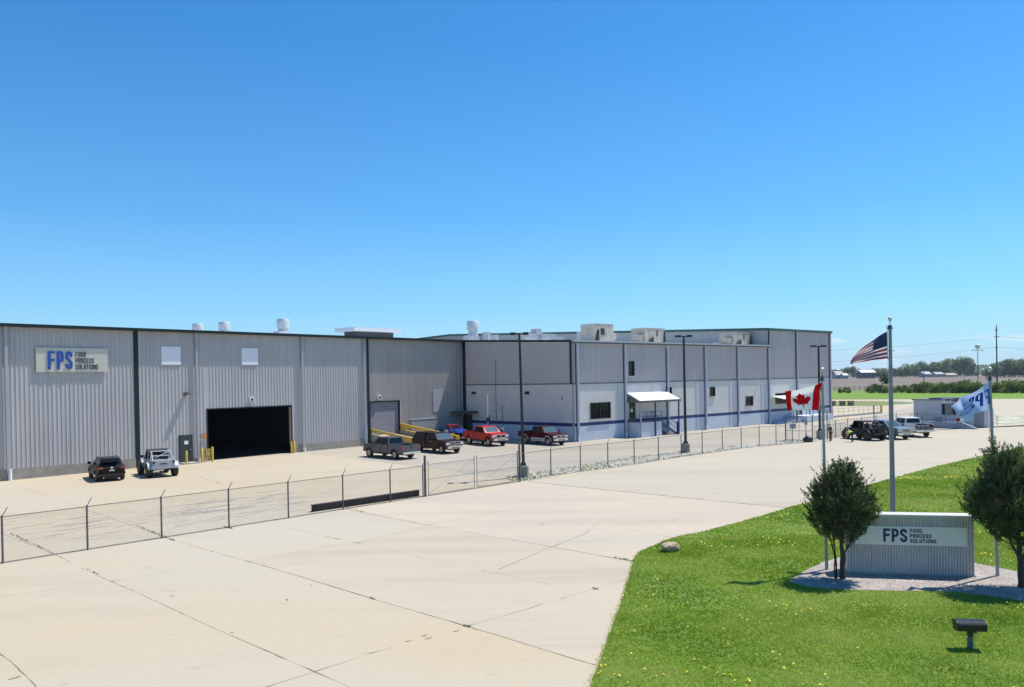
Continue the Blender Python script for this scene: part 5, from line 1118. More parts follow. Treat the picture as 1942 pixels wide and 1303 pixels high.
def pickup(label, col, center, heading, wb=3.6, cab='crew', cap=False, two=None, big=1.0, open_gate=False, chrome=True, grille='bar', round_=False, plow=False, lift=0., rimm=None, face=1.):
    root = empty('pickup_truck', center, heading, label, 'pickup truck'); PM = paint(*col); hw = .99
    xr, xf = -wb/2, wb/2; fr = xf+.92; rr = xr-1.15; rw = .40*big; ar = rw+.09; belt = 1.26; zb = .50
    cabr = {'crew': xr+.85, 'ext': xr+.98, 'reg': xr+1.35}[cab]; ws = xf-.42
    tp = lambda x, z: (1-.07*max(0, (abs(x-(.0))-(fr-.5))/.5)**2)*(1-.05*max(0, .75-z)/.3)*(1-.035*max(0, (z-1.0))/.3)
    hood = 1.17 if not round_ else 1.10
    top = [(fr-.02, .62), (fr, .80), (fr-.04, hood-.10), (fr-.16, hood-.01), (fr-.6, hood+.03), (ws+.15, belt-.03), (ws-.1, belt), (cabr, belt)]
    poly = profile(top, xr, xf, ar, zb, cabr, fr-.06)
    # forward body: cut the rear arch away because the bed carries it
    n = 9; arch = [(xf-ar*math.cos(math.pi*k/n), max(zb, .42+ar*math.sin(math.pi*k/n))) for k in range(n+1)]
    poly = [(cabr, zb)]+arch+[(fr-.06, zb)]+top; mb = MB(); body_shell(mb, poly, hw, tp); body = mb.build('body', PM, root, bevel=.035)
    # bed
    arch = [(xr-ar*math.cos(math.pi*k/n), max(zb, .42+ar*math.sin(math.pi*k/n))) for k in range(n+1)]
    bt = belt-.0; side = [(rr, zb+.04)]+arch+[(cabr-.03, zb), (cabr-.03, bt), (rr+.02, bt)]; mb = MB()
    for s_ in (-1, 1):
        y0, y1 = s_*(hw-.14), s_*(hw-.005); vs = [(x, y0, z) for x, z in side]+[(x, y1, z) for x, z in side]; m_ = len(side)
        mb.add(vs, [tuple(range(m_)), tuple(range(2*m_-1, m_-1, -1))]+[(i, m_+i, m_+(i+1) % m_, (i+1) % m_) for i in range(m_)])
    mb.box(cabr-.09, cabr-.03, -hw+.15, hw-.15, .66, bt-.01)
    bed = mb.build('bed', PM, root, bevel=.015)
    mb = MB(); mb.box(rr+.03, cabr-.09, -hw+.14, hw-.14, .66, .72); 
    for s_ in (-1, 1): mb.box(xr-.5, xr+.5, min(s_*(hw-.14), s_*(hw-.36)), max(s_*(hw-.14), s_*(hw-.36)), .72, .95)
    mb.build('bed_floor', BEDL, bed)
    if open_gate:
        mb = MB(); mb.box(cabr-.105, cabr-.092, -hw+.15, hw-.15, .73, bt-.02); mb.box(rr+.03, cabr-.11, -hw+.142, -hw+.155, .96, bt-.02); mb.box(rr+.03, cabr-.11, hw-.155, hw-.142, .96, bt-.02); mb.build('bed_liner_shade', BEDL, bed)  # added dark plates; the shade inside the bed is in their colour
        mb = MB(); mb.box(rr-.62, rr-.01, -hw+.16, hw-.16, .66, .73); tg = mb.build('tailgate', PM, root, bevel=.015)
        mb = MB(); mb.box(rr-.6, rr-.04, -hw+.2, hw-.2, .732, .745); mb.build('tailgate_liner', BEDL, tg)
        for y in (-.5, 0, .48):
            mb = MB(); mb.lathe([(.19, 0), (.2, .05), (.2, .40), (.17, .44), (0, .45)], (rr+.45, y, .72), n=12); tag(mb.build('cargo_bucket', plain('bucket_grey', (.24, .24, .22), .6), smooth=50), {-.5: 'right', 0: 'middle', .48: 'left'}[y]+' one of three round buckets in the open bed of the white pickup', 'bucket', 'buckets in the white pickup bed')
    else:
        mb = MB(); mb.box(rr-.01, rr+.06, -hw+.16, hw-.16, .64, bt-.01); mb.box(rr-.025, rr-.01, -.62, .62, .75, bt-.14); tg = mb.build('tailgate', PM, root, bevel=.012)
        mb = MB(); mb.box(rr-.04, rr-.025, -.13, .13, 1.03, 1.12); mb.build('handle', BLACK, tg)
    # cab
    g0 = ws-.05; side = {'crew': [(.05, .47), (.51, .86)], 'ext': [(.06, .32), (.37, .84)], 'reg': [(.08, .80)]}[cab]
    wm = plain('windscreen_reflection', (.06, .10, .12), .06, .0, spec=.9)  # blue-grey base colour holds the sky's reflection on the glass
    greenhouse(root, PM, g0, g0-.62, cabr+.12, cabr+.02, belt-.02, 1.86, hw*.93, hw*.76, {'side': side, 'rear': not cap}, wmat=wm)
    if cap:
        greenhouse(root, PM, cabr-.02, cabr-.06, rr+.42, rr+.04, bt-.01, 1.86, hw*.94, hw*.78, {'side': [(.2, .52), (.56, .86)], 'rear': True}, 'bed_cap')
    # details
    F_m = CHROME if chrome else PM
    mb = MB(); mb.prism([(fr-.05, -hw*.93), (fr+.10, -hw*.86), (fr+.14, -.4), (fr+.14, .4), (fr+.10, hw*.86), (fr-.05, hw*.93)], .50, .72, 'xy'); fb = mb.build('front_bumper', F_m, root, bevel=.03)
    mb = MB(); mb.box(fr+.12, fr+.148, -.45, .45, .54, .62); mb.build('bumper_intake', BLACK, fb)
    mb = MB(); mb.box(fr-.03, fr+.025, -.62, .62, .76, hood-.06); gr = mb.build('grille', CHROME if grille != 'body' else PM, root, bevel=.02)
    mb = MB()
    if grille == 'bar':
        for (a, b) in ((-.57, -.04), (.04, .57)):
            for (c, d_) in ((.79, .90), (.94, hood-.09)): mb.box(fr+.02, fr+.032, a, b, c, d_)
    elif grille == 'dark': mb.box(fr+.02, fr+.032, -.52, .52, .80, hood-.11)
    else:
        for k in range(3): mb.box(fr+.02, fr+.032, -.5, .5, .80+k*.09, .85+k*.09)
    mb.build('grille_insert', BLACK, gr)
    mb = MB(); mb.box(fr+.03, fr+.045, -.08, .08, .88, .97); mb.build('emblem', CHROME if grille == 'dark' else DARKTRIM, gr)
    for s_ in (-1, 1):
        lampbox(root, 'headlight', fr-.14, fr-.005, s_*.65, s_*.945, .80, hood-.12, CLEARL)
        lampbox(root, 'tail_light', rr-.02, rr+.09, s_*(hw-.155), s_*(hw+.004), .82, bt-.06, REDL)
        mirror(root, g0-.12, s_*(hw-.02), belt+.02, PM if not chrome else DARKTRIM, s_)
        for xd in ([cabr+.15, cabr+1.2] if cab == 'crew' else [cabr+.95]):
            mb = MB(); y = s_*(hw-.02); mb.box(xd, xd+.18, y-.03, y+.03, 1.06, 1.09); mb.build('handle', DARKTRIM if not chrome else CHROME, root)
        for xd in ([g0-.05, cabr+1.05, cabr+.06] if cab == 'crew' else [g0-.05, cabr+.75]):
            mb = MB(); yo = s_*(hw*.985+.004); mb.box(xd-.006, xd+.006, yo-.012, yo+.004, .6, belt-.03); mb.build('door_gap', BLACK, root)
        mb = MB(); mb.box(cabr, xf-ar-.05, s_*(hw-.15) if s_ > 0 else s_*(hw+.0), s_*(hw+.0) if s_ > 0 else s_*(hw-.15), .40, .50); mb.build('rocker_panel', DARKTRIM if two is None else two, root)
        if two is not None:
            mb = MB(); y = s_*(hw+.004); mb.box(cabr, xf-ar-.02, min(y-.02*s_, y), max(y-.02*s_, y), .55, .72); mb.box(rr+.1, xr-ar-.02, min(y-.02*s_, y), max(y-.02*s_, y), .55, .72)
            for xc in (xr, xf):
                a1 = [(xc-ar*math.cos(math.pi*k/n), .42+ar*math.sin(math.pi*k/n)) for k in range(n+1)]; a2 = [(xc-(ar+.09)*math.cos(math.pi*k/n), .42+(ar+.09)*math.sin(math.pi*k/n)) for k in range(n+1)]
                for k in range(n): mb.prism([a1[k], a1[k+1], a2[k+1], a2[k]], min(y-.02*s_, y), max(y-.02*s_, y), 'xz')
            mb.build('two_tone_trim', two, root)
        # dark inner wells
        for xc in (xr, xf):
            mb = MB(); mb.box(xc-ar+.02, xc+ar-.02, min(s_*.45, s_*.74), max(s_*.45, s_*.74), .5, .92); mb.build('wheel_well', BLACK, root)
    mb = MB(); mb.box(rr-.18, rr-.02, -hw*.94, hw*.94, .48, .66); rb = mb.build('rear_bumper', CHROME if chrome else DARKTRIM, root, bevel=.03)
    mb = MB(); mb.box(rr-.195, rr-.18, -.17, .17, .51, .62); mb.build('number_plate', PLATE, rb)
    mb = MB(); mb.box(rr+.1, fr-.2, -.42, .42, .34, .5); mb.box(xr-.08, xr+.08, -.75, .75, .34, .48); mb.box(xf-.08, xf+.08, -.75, .75, .34, .48); mb.build('chassis', BLACK, root)
    if cab != 'x':
        mb = MB(); mb.box(fr-.25, ws, -.5, .5, hood-.02, hood+.01) if False else None
    for x in (xr, xf):
        for s_ in (-1, 1): wheel(root, x, s_*(hw-.16), rw, .27, rimm or plain('alloy_rim', (.34, .34, .35), .35, .7))
    if lift:
        for ch in root.children:
            if not ch.name.startswith('wheel.') and ch.name != 'wheel' or ch.name.startswith('wheel_well'): ch.location.z += lift
    return root
def mid(front_px, rear_px, side, heading, wb, track=.83, use='front'):
    """centre of a vehicle from one seen wheel contact; side=+1 left wheels, -1 right wheels"""
    d = Vector((math.cos(heading), math.sin(heading), 0)); l = Vector((-d.y, d.x, 0))
    if use == 'front': p = gp(*front_px); c = p-d*wb/2
    elif use == 'rear': p = gp(*rear_px); c = p+d*wb/2
    else: c = (gp(*front_px)+gp(*rear_px))/2
    return c-l*side*track
h = rad(137); grey = pickup('charcoal grey crew cab pickup with red tail lights, nearest to the ramp', ('charcoal', (.12, .12, .13), .3, .3), mid((702.1, 866.7), (749.1, 871.2), 1, h, 3.6, use='both'), h, 3.6, 'crew', grille='dark')
h = rad(-49); pickup('dark maroon pickup with closed bed cap, between the grey and bright red pickups', ('dark_maroon', (.024, .005, .008)), mid((838, 860.5), (803, 856), -1, h, 3.5, use='front'), h, 3.55, 'ext', cap=True, grille='bar')
h = rad(-56); pickup('bright red extended cab pickup with dark grille, hitched to the race car trailer', ('bright_red', (.42, .012, .018), .1), mid((928, 846.7), (890.3, 841.8), -1, h, 3.75, use='both'), h, 3.75, 'ext', grille='dark', big=1.05, lift=.08)
h = rad(-53); pickup('dark red pickup with silver lower trim, parked in the shade behind the nearest lamp post', ('maroon', (.05, .004, .011)), mid((1043, 845.5), (996, 840.6), -1, h, 3.6, use='both'), h, 3.65, 'ext', two=plain('trim_silver', (.55, .50, .48), .4, .2), grille='dark', round_=True)  # paint darkened so the building's shadow sits in the colour
h = rad(-72); pickup('silver blue pickup with chrome grille, between the dark off-road vehicle and white pickup', ('silver', (.17, .215, .28), .5), mid((1717, 832.4), None, 1, h, 3.6, use='front'), h, 3.6, 'crew', grille='lines')
h = rad(93); pickup('white pickup with its tailgate folded down, parked in front of the guard booth', ('white', (.72, .73, .75), .05), mid(None, (1727, 828.5), 1, h, 3.7, use='rear'), h, 3.7, 'crew', open_gate=True, chrome=True, grille='dark', lift=.08, big=1.05)
for o in bpy.data.objects:
    if o.name.startswith('cargo_bucket'):
        o.matrix_world = Matrix.Translation(mid(None, (1727, 828.5), 1, rad(93), 3.7, use='rear')+Vector((0, 0, .08))) @ Matrix.Rotation(rad(93), 4, 'Z'); o.name = 'bucket'
# black hatchback
h = rad(127); C0 = mid((167.4, 905), (184.7, 913), 1, h, 2.7, .80, 'rear'); root = empty('hatchback_car', C0, h, 'glossy black hatchback crossover parked against the warehouse wall under the sign', 'car'); PM = paint('black', (.003, .003, .004), .0, .3); hw = .93
xr, xf = -1.35, 1.35; fr, rr = 2.25, -2.18; ar = .42
top = [(fr, .62), (fr-.06, .78), (fr-.35, .90), (1.15, 1.02), (.9, 1.05), (-1.7, 1.12), (rr+.12, 1.13), (rr, 1.0), (rr+.02, .55)]
n = 9; arch = lambda xc: [(xc-ar*math.cos(math.pi*k/n), max(.30, .36+ar*math.sin(math.pi*k/n))) for k in range(n+1)]
mb = MB(); body_shell(mb, [(rr+.15, .30)]+arch(xr)+arch(xf)+[(fr-.1, .30)]+top, hw, lambda x, z: (1-.16*max(0, (abs(x)-1.6)/.65)**2)*(1-.06*max(0, z-.8)/.3)*(1-.05*max(0, .5-z)/.2)); mb.build('body', PM, root, bevel=.05)
greenhouse(root, PM, 1.05, .25, -1.45, -2.0, 1.08, 1.62, hw*.86, hw*.66, {'side': [(.14, .42), (.46, .70), (.74, .90)]}, 'roof')
for s_ in (-1, 1):
    lampbox(root, 'tail_light', rr-.03, rr+.18, s_*.56, s_*.86, .90, 1.04, REDL); lampbox(root, 'headlight', fr-.35, fr-.05, s_*.55, s_*.86, .68, .82, CLEARL); mirror(root, .75, s_*(hw-.05), 1.08, PM, s_)
    mb = MB(); mb.box(-1.5, .1, s_*.60-.02, s_*.60+.02, 1.63, 1.67); mb.build('roof_rail', BLACK, root)
    for x in (-.9, .15): mb = MB(); mb.box(x, x+.17, s_*(hw-.01)-.03, s_*(hw-.01)+.03, .93, .96); mb.build('handle', PM, root)
    for x in (xr, xf): wheel(root, x, s_*(hw-.13), .35, .23, plain('dark_rim', (.08, .08, .085), .3, .8), 5, .66)
mb = MB(); mb.box(rr-.05, rr+.08, -.8, .8, .36, .52); bp_ = mb.build('rear_bumper', DARKTRIM, root, bevel=.03); mb = MB(); mb.box(rr-.055, rr-.045, -.72, .72, .53, .57); mb.build('reflector_strip', plain('strip_red', (.07, .012, .018), .3), bp_)
mb = MB(); mb.box(rr-.035, rr-.005, -.16, .16, .74, .83); mb.build('number_plate', PLATE, root); mb = MB(); mb.lathe([(0, -.02), (.08, -.015), (.08, 0)], (rr-.005, 0, .98), 'x', 16); mb.build('badge', CHROME, root)
mb = MB(); mb.box(rr+.02, rr+.45, -.55, .55, 1.60, 1.64); mb.build('spoiler', PM, root, bevel=.015); mb = MB(); mb.lathe([(.035, -.1), (.035, .1)], (rr-.02, .55, .3), 'x', 10); mb.build('exhaust', CHROME, root)
mb = MB(); mb.box(-1.9, 2.0, -.6, .6, .2, .32); mb.build('underbody', BLACK, root)
# off-road vehicles with cage and big tyres
def offroader(label, col, center, heading, wb, wr, roof, light, spare, doors=True):
    root = empty('offroad_vehicle', center, heading, label, 'off-road vehicle'); PM = paint(*col); hw = .78; L0 = .30 if wr > .45 else .22; xr, xf = -wb/2, wb/2; fl = wr+L0-.18
    z0, z1 = fl, fl+.62
    rr = xr-.62; ws = xf-.55
    def archp(xc, a): return [(xc-a*math.cos(math.pi*k/6), max(z0, wr+a*math.sin(math.pi*k/6))) for k in range(7)]
    a_ = wr+.08
    mb = MB(); body_shell(mb, [(rr, z0+.1)]+archp(xr, a_)+[(ws+.1, z0), (ws+.1, z1), (rr, z1)], hw); mb.build('tub', PM, root, bevel=.03)
    mb = MB(); body_shell(mb, [(ws+.08, z0+.05)]+archp(xf, a_)+[(xf+.55, z0+.2), (xf+.6, z1-.1), (ws+.08, z1+.02)], .62, lambda x, z: 1-.10*max(0, (x-ws)/1.2)); mb.build('hood', PM, root, bevel=.03)
    mb = MB(); mb.box(xf+.58, xf+.64, -.5, .5, z0+.12, z1-.08); g = mb.build('grille', PM, root, bevel=.01); mb = MB()
    for k in range(7): mb.box(xf+.635, xf+.645, -.30+k*.095, -.25+k*.095, z0+.2, z1-.14)
    mb.build('grille_slot', BLACK, g)
    for s_ in (-1, 1):
        mb = MB(); mb.lathe([(.1, 0), (.1, .03), (0, .04)], (xf+.63, s_*.40, z1-.24), 'x', 12); mb.build('headlight', CLEARL, root)
        for xc, y_ in ((xr, hw-.02), (xf, .60)):
            mb = MB(); pa = archp(xc, a_+.02); 
            for k in range(6): 
                (ax, az), (bx2, bz) = pa[k], pa[k+1]; y0, y1 = min(s_*y_, s_*(y_+.30)), max(s_*y_, s_*(y_+.30)); mb.add([(ax, y0, az), (bx2, y0, bz), (bx2, y1, bz), (ax, y1, az), (ax, y0, az+.04), (bx2, y0, bz+.04), (bx2, y1, bz+.03), (ax, y1, az+.03)], [(0, 1, 2, 3), (7, 6, 5, 4), (0, 1, 5, 4), (1, 2, 6, 5), (2, 3, 7, 6), (3, 0, 4, 7)])
            mb.build('fender_flare', DARKTRIM if not light else PM, root)
        lampbox(root, 'tail_light', rr-.03, rr+.02, s_*(hw-.17), s_*(hw-.03), z1-.24, z1-.04, REDL if not light else plain('smoke_lens', (.05, .03, .03), .2)); mirror(root, ws-.15, s_*(hw+.02), z1+.08, DARKTRIM, s_)
        for x in (xr, xf): wheel(root, x, s_*(hw+.10), wr, .36, plain('black_rim', (.03, .03, .032), .35, .6), 8, .50)
        mb = MB(); mb.tube([(xr+a_+.1, s_*(hw+.06), z0-.02), (xf-a_-.1, s_*(hw+.06), z0-.02)], .05, 8); mb.build('side_step', BLACK, root, smooth=50)
        if doors:
            for xd in ((ws-.05), (ws-.05-(ws-rr)*.42)): mb = MB(); mb.box(xd-.006, xd+.006, s_*hw-.004, s_*hw+.004, z0+.12, z1-.03); mb.build('door_gap', BLACK, root)
            for xd in (ws-.75, ws-.05-(ws-rr)*.42-.6): mb = MB(); mb.box(xd, xd+.14, s_*(hw+.01)-.02, s_*(hw+.01)+.02, z1-.17, z1-.13); mb.build('handle', BLACK, root)
        mb = MB(); mb.box(xr+.5, ws-.25, min(s_*.18, s_*.6), max(s_*.18, s_*.6), z0+.1, z0+.42); mb.box(xr+.5, xr+.66, min(s_*.18, s_*.6), max(s_*.18, s_*.6), z0+.4, z1+.42); mb.box(ws-.95, ws-.8, min(s_*.18, s_*.6), max(s_*.18, s_*.6), z0+.4, z1+.40); mb.build('seat', SEATM, root, bevel=.04)
    rz = z1+.62; cm = PM if light else DARKTRIM
    mb = MB(); r_ = .045
    for s_ in (-1, 1):
        y = s_*(hw-.06); yt = s_*(hw-.16)
        mb.tube([(ws, y, z1), (ws-.35, yt, rz), (xr+.35, yt, rz), (rr+.1, y, z1)], r_, 8); mb.tube([(ws-1.05, y, z1), (ws-1.10, yt, rz)], r_, 8); mb.tube([(xr+.35, yt, rz), (xr+.25, y, z1)], r_, 8)
    for (x, z) in ((ws-.35, rz), (ws-1.1, rz), (xr+.35, rz), (xr+.1, z1+.3)): mb.tube([(x, -hw+.16, z), (x, hw-.16, z)], r_*.9, 8)
    mb.tube([(xr+.33, -hw+.16, rz), (xr+.1, hw-.1, z1)], r_*.7, 8)
    mb.build('roll_cage', cm, root, smooth=50)
    mb = MB(); mb.prism([(ws+.02, z1), (ws-.33, rz+.0), (ws-.30, rz+.02), (ws+.06, z1)], -hw+.1, hw-.1); mb.build('windscreen', GLASS, root)
    x0 = xr+.30 if roof == 'full' else ws-1.4
    mb = MB(); mb.prism([(ws-.30, rz+.03), (ws-.42, rz+.09), (x0+.1, rz+.10), (x0, rz+.05), (x0, rz+.03)], -hw+.1, hw-.1); mb.build('roof_panel', DARKTRIM, root, bevel=.02)
    mb = MB(); mb.box(rr-.14, rr-.02, -.85, .85, z0+.02, z0+.20); mb.build('rear_bumper', PM if light else DARKTRIM, root, bevel=.03)
    mb = MB(); mb.box(xf+.60, xf+.78, -.75, .75, z0+.0, z0+.18); mb.build('front_bumper', DARKTRIM, root, bevel=.03)
    mb = MB(); mb.tube([(xr, -.7, wr), (xr, .7, wr)], .06, 8); mb.lathe([(0, -.16), (.15, -.1), (.17, 0), (.15, .1), (0, .16)], (xr, .05, wr), 'x', 12); mb.tube([(xf, -.7, wr), (xf, .7, wr)], .06, 8); mb.box(rr+.2, xf+.4, -.4, .4, z0-.08, z0+.06)
    for s_ in (-1, 1): mb.tube([(rr+.2, s_*.45, z0), (xr-.1, s_*.55, wr)], .035, 6)
    mb.build('axle', BLACK, root, smooth=50)
    mb = MB(); mb.box(rr-.015, rr-.002, -.55, .55, z0+.22, z1-.05); tg = mb.build('tailgate', PM, root)
    if light:
        mb = MB(); mb.box(rr-.03, rr-.016, -.22, .26, z1-.28, z1-.20); mb.build('tailgate_mark', BLACK, tg); mb = MB(); mb.lathe([(.09, -.35), (.1, 0), (.08, .3)], (rr+.05, .35, z0-.06), 'y', 10); mb.build('exhaust', CHROME, root)
    if spare:
        sw = wheel(root, 0, .1, wr*.92, .28, plain('black_rim', (.03, .03, .032)), 8, .5); sw.location = (rr-.18, 0, z1-.02); sw.rotation_euler = (0, 0, rad(90)); sw.name = 'spare_wheel'
    return root
h = rad(127); offroader('pale silver open off-road vehicle with roll cage, right of the black hatchback', ('pale_silver', (.42, .43, .45), .3, .35), mid(None, (282.7, 906.0), 1, h, 2.75, .88, 'rear'), h, 2.75, .50, 'half', True, False)
h = rad(108); offroader('dark green open off-road vehicle with rear spare wheel, beside the bending worker', ('dark_green', (.018, .028, .026), .2, .35), mid(None, (1645.5, 836), 1, h, 2.95, .88, 'rear'), h, 2.95, .47, 'half', False, True)
# race car on a trailer behind the red pickup
h = rad(-56); d = Vector((math.cos(h), math.sin(h), 0)); l = Vector((-d.y, d.x, 0)); redc = [o for o in bpy.data.objects if 'bright red extended' in o.get('label', '')][0].location
TC = redc-d*6.35-l*.0
TR = empty('car_trailer', TC, h, 'low dark flatbed trailer hitched behind the bright red pickup', 'trailer'); mb = MB(); mb.box(-2.4, 2.3, -.95, .95, .48, .56); mb.box(-2.4, 2.3, -1.0, -.93, .40, .62); mb.box(-2.4, 2.3, .93, 1.0, .40, .62); mb.tube([(2.3, -.6, .5), (3.4, 0, .5)], .05, 6); mb.tube([(2.3, .6, .5), (3.4, 0, .5)], .05, 6); mb.build('deck', plain('trailer_frame', (.12, .06, .05), .7, .2, var=.3), TR)
for x in (-.45, .35):
    for s_ in (-1, 1): wheel(TR, x, s_*1.12, .33, .2, WHITEP, 6)
RCa = empty('race_car', TC+Vector((0, 0, .56))-d*.2, h, 'blue race car with red roof and bare front end, sitting on the trailer', 'race car'); BL = paint('race_blue', (.012, .05, .28), .1); RD = paint('race_red', (.30, .02, .05), .1)
xr, xf = -1.25, 1.3; hw = .88; ar = .36; n = 9
arch = lambda xc: [(xc-ar*math.cos(math.pi*k/n), max(.20, .30+ar*math.sin(math.pi*k/n))) for k in range(n+1)]
mb = MB(); body_shell(mb, [(-2.0, .3)]+arch(xr)+[(.85, .20), (.9, .62), (.75, .74), (.3, .86), (-1.2, .92), (-1.95, .85), (-2.05, .6)], hw, lambda x, z: 1-.1*max(0, z-.6)); mb.build('body', BL, RCa, bevel=.04)
mb = MB(); mb.prism([(.8, .56), (1.95, .40), (2.0, .46), (1.5, .68), (.8, .78)], -.72, .72); mb.build('hood', BL, RCa, bevel=.03); mb = MB(); mb.box(1.0, 1.9, -.35, .35, .2, .42); mb.tube([(1.9, -.6, .3), (1.9, .6, .3)], .05, 6); mb.tube([(.9, -.45, .3), (1.9, -.45, .3)], .04, 6); mb.tube([(.9, .45, .3), (1.9, .45, .3)], .04, 6); mb.build('bare_front_frame', BLACK, RCa)
greenhouse(RCa, RD, .55, .0, -.75, -1.35, .88, 1.26, .72, .56, {'side': [(.2, .5), (.54, .8)]}, 'roof')
mb = MB(); mb.box(-2.1, -1.7, -.8, .8, .95, .99); mb.box(-1.9, -1.86, -.6, -.56, .8, .95); mb.box(-1.9, -1.86, .56, .6, .8, .95); mb.build('rear_wing', paint('race_navy', (.02, .02, .12)), RCa)
for s_ in (-1, 1):
    mb = MB(); mb.box(-.6, .2, s_*.885-.006, s_*.885+.006, .42, .70); mb.build('door_panel', plain('white_panel', (.6, .6, .6), .4), RCa)
for x in (xr, xf):
    for s_ in (-1, 1): wheel(RCa, x, s_*.80, .31, .24, ALU, 5)
P = redc-d*3.35; mb = MB(); r = random.Random(9); nx, ny = 9, 7
for i in range(nx):
    for j in range(ny):
        u, v = i/(nx-1)*2-1, j/(ny-1)*2-1; mb.v.append((u*.55, v*.7, .5+max(0, (1-u*u)*(1-v*v))*.55*r.uniform(.75, 1.15)))
mb.f = [(i*ny+j, (i+1)*ny+j, (i+1)*ny+j+1, i*ny+j+1) for i in range(nx-1) for j in range(ny-1)]; mb.m = [0]*len(mb.f)
o = mb.build('covered_load', plain('tarp_pale', (.42, .43, .42), .6, var=.2, scale=5), smooth=60); md = o.modifiers.new('s', 'SOLIDIFY'); md.thickness = .03; md.offset = -1; o.location = P; o.rotation_euler = (0, 0, h); tag(o, 'pale crumpled cover over gear on the trailer tongue behind the red pickup', 'tarp')
# small toolbox in the red pickup's bed
mb = MB(); mb.box(-.25, .25, -.7, .7, .0, .35); o = mb.build('tool_box', plain('tool_box_pale', (.6, .5, .45), .5), bevel=.03); o.location = redc-d*.95+Vector((0, 0, 1.05)); o.rotation_euler = (0, 0, h); tag(o, 'pale box across the bed of the bright red pickup behind its cab', 'tool box')
# ------------------------------------------------------------------ people
def skinned(name, joints, edges, radii, mat, parent=None, sub=2):
    me = bpy.data.meshes.new(name); me.from_pydata([tuple(j) for j in joints], edges, []); me.materials.append(mat); o = bpy.data.objects.new(name, me); COL.objects.link(o); o.parent = parent
    sk = o.modifiers.new('skin', 'SKIN'); sk.use_smooth_shade = True; sl_ = me.skin_vertices[0].data
    for i, r_ in enumerate(radii): sl_[i].radius = (r_[0], r_[1]) if isinstance(r_, tuple) else (r_, r_); sl_[i].use_root = (i == 0)
    sb = o.modifiers.new('sub', 'SUBSURF'); sb.levels = sb.render_levels = sub
    dg = bpy.context.evaluated_depsgraph_get(); me2 = bpy.data.meshes.new_from_object(o.evaluated_get(dg)); o.modifiers.clear(); o.data = me2; return o
SKIN = plain('skin', (.42, .24, .17), .5); HAIRM = plain('hair_dark', (.02, .015, .012), .8)
def person(label, P, face, pose, shirt, trousers, cap=None):
    """x forward; one continuous body with clothes following it"""
    root = empty('person', P, face, label, 'person'); J = pose
    names = ['pelvis', 'waist', 'chest', 'neck', 'head', 'crown']; idx = {}; pts = []; R_ = []; E_ = []
    def add(n_, p, r_, par=None):
        idx[n_] = len(pts); pts.append(Vector(p)); R_.append(r_)
        if par: E_.append((idx[par], idx[n_]))
    rt = {'pelvis': (.125, .15), 'waist': (.11, .135), 'chest': (.12, .16), 'neck': .055, 'head': (.09, .08), 'crown': (.075, .07)}
    prev = None
    for n_ in names: add(n_, J[n_], rt[n_], prev); prev = n_
    for s_ in 'lr':
        add('sh'+s_, J['sh'+s_], .062, 'chest'); add('el'+s_, J['el'+s_], .045, 'sh'+s_); add('wr'+s_, J['wr'+s_], .03, 'el'+s_)
        w_ = Vector(J['wr'+s_]); dr_ = (w_-Vector(J['el'+s_])).normalized(); sd_ = dr_.orthogonal().normalized(); add('pa'+s_, w_+dr_*.07, (.034, .018), 'wr'+s_)
        for k, (a, ln) in enumerate(((-.028, .075), (-.01, .085), (.01, .08), (.027, .065))): add(f'f{k}'+s_, w_+dr_*.09+sd_*a, .010, 'pa'+s_); add(f'g{k}'+s_, w_+dr_*(.09+ln)+sd_*a*1.1+Vector((.015, 0, 0)), .008, f'f{k}'+s_)
        add('th'+s_, w_+dr_*.06+sd_*.055, .010, 'pa'+s_)
        add('hp'+s_, J['hp'+s_], .095, 'pelvis'); add('kn'+s_, J['kn'+s_], .062, 'hp'+s_); add('an'+s_, J['an'+s_], .042, 'kn'+s_); add('to'+s_, J['to'+s_], (.045, .035), 'an'+s_)
    body = skinned('body', pts, E_, R_, SKIN, root)
    def sub_(name, ns, es, g, mat): 
        o_ = skinned(name, [J[n_] if n_ in J else pts[idx[n_]] for n_ in ns], [(ns.index(a), ns.index(b)) for a, b in es], g, mat, root); return o_
    sub_('shirt', ['pelvis', 'waist', 'chest', 'shl', 'ell', 'shr', 'elr'], [('pelvis', 'waist'), ('waist', 'chest'), ('chest', 'shl'), ('shl', 'ell'), ('chest', 'shr'), ('shr', 'elr')], [(.14, .17), (.13, .155), (.14, .18), .08, .065, .08, .065], shirt)
    sub_('trousers', ['pelvis', 'hpl', 'knl', 'anl', 'hpr', 'knr', 'anr'], [('pelvis', 'hpl'), ('hpl', 'knl'), ('knl', 'anl'), ('pelvis', 'hpr'), ('hpr', 'knr'), ('knr', 'anr')], [(.145, .165), .11, .085, .07, .11, .085, .07], trousers)
    for s_ in 'lr':
        a, t = Vector(J['an'+s_]), Vector(J['to'+s_]); skinned('shoe', [a-Vector((.03, 0, .03)), (a+t)/2-Vector((0, 0, .01)), t], [(0, 1), (1, 2)], [.06, .055, .05], BLACK, root, 1)
    hd, cr_ = Vector(J['head']), Vector(J['crown']); up = (cr_-hd).normalized(); skinned('hair', [hd+up*.03-Vector((.03, 0, 0)), cr_+up*.01-Vector((.02, 0, 0)), cr_+up*.035], [(0, 1), (1, 2)], [.085, .085, .055], cap or HAIRM, root, 2)
    fwd = Vector((1, 0, 0)) if up.z > .5 else (Vector((0, 0, -1))*.8+Vector((.4, 0, 0))).normalized()
    c = hd+up*.03; mb = MB(); mb.lathe([(0, 0), (.012, .01), (0, .035)], tuple(c+fwd*.085), 'x', 6); mb.build('nose', SKIN, root)
    mb = MB()
    for s_ in (-1, 1): e_ = c+fwd*.082+Vector((0, s_*.03, 0))+up*.02; mb.lathe([(0, -.008), (.009, 0), (0, .008)], tuple(e_), n=6)
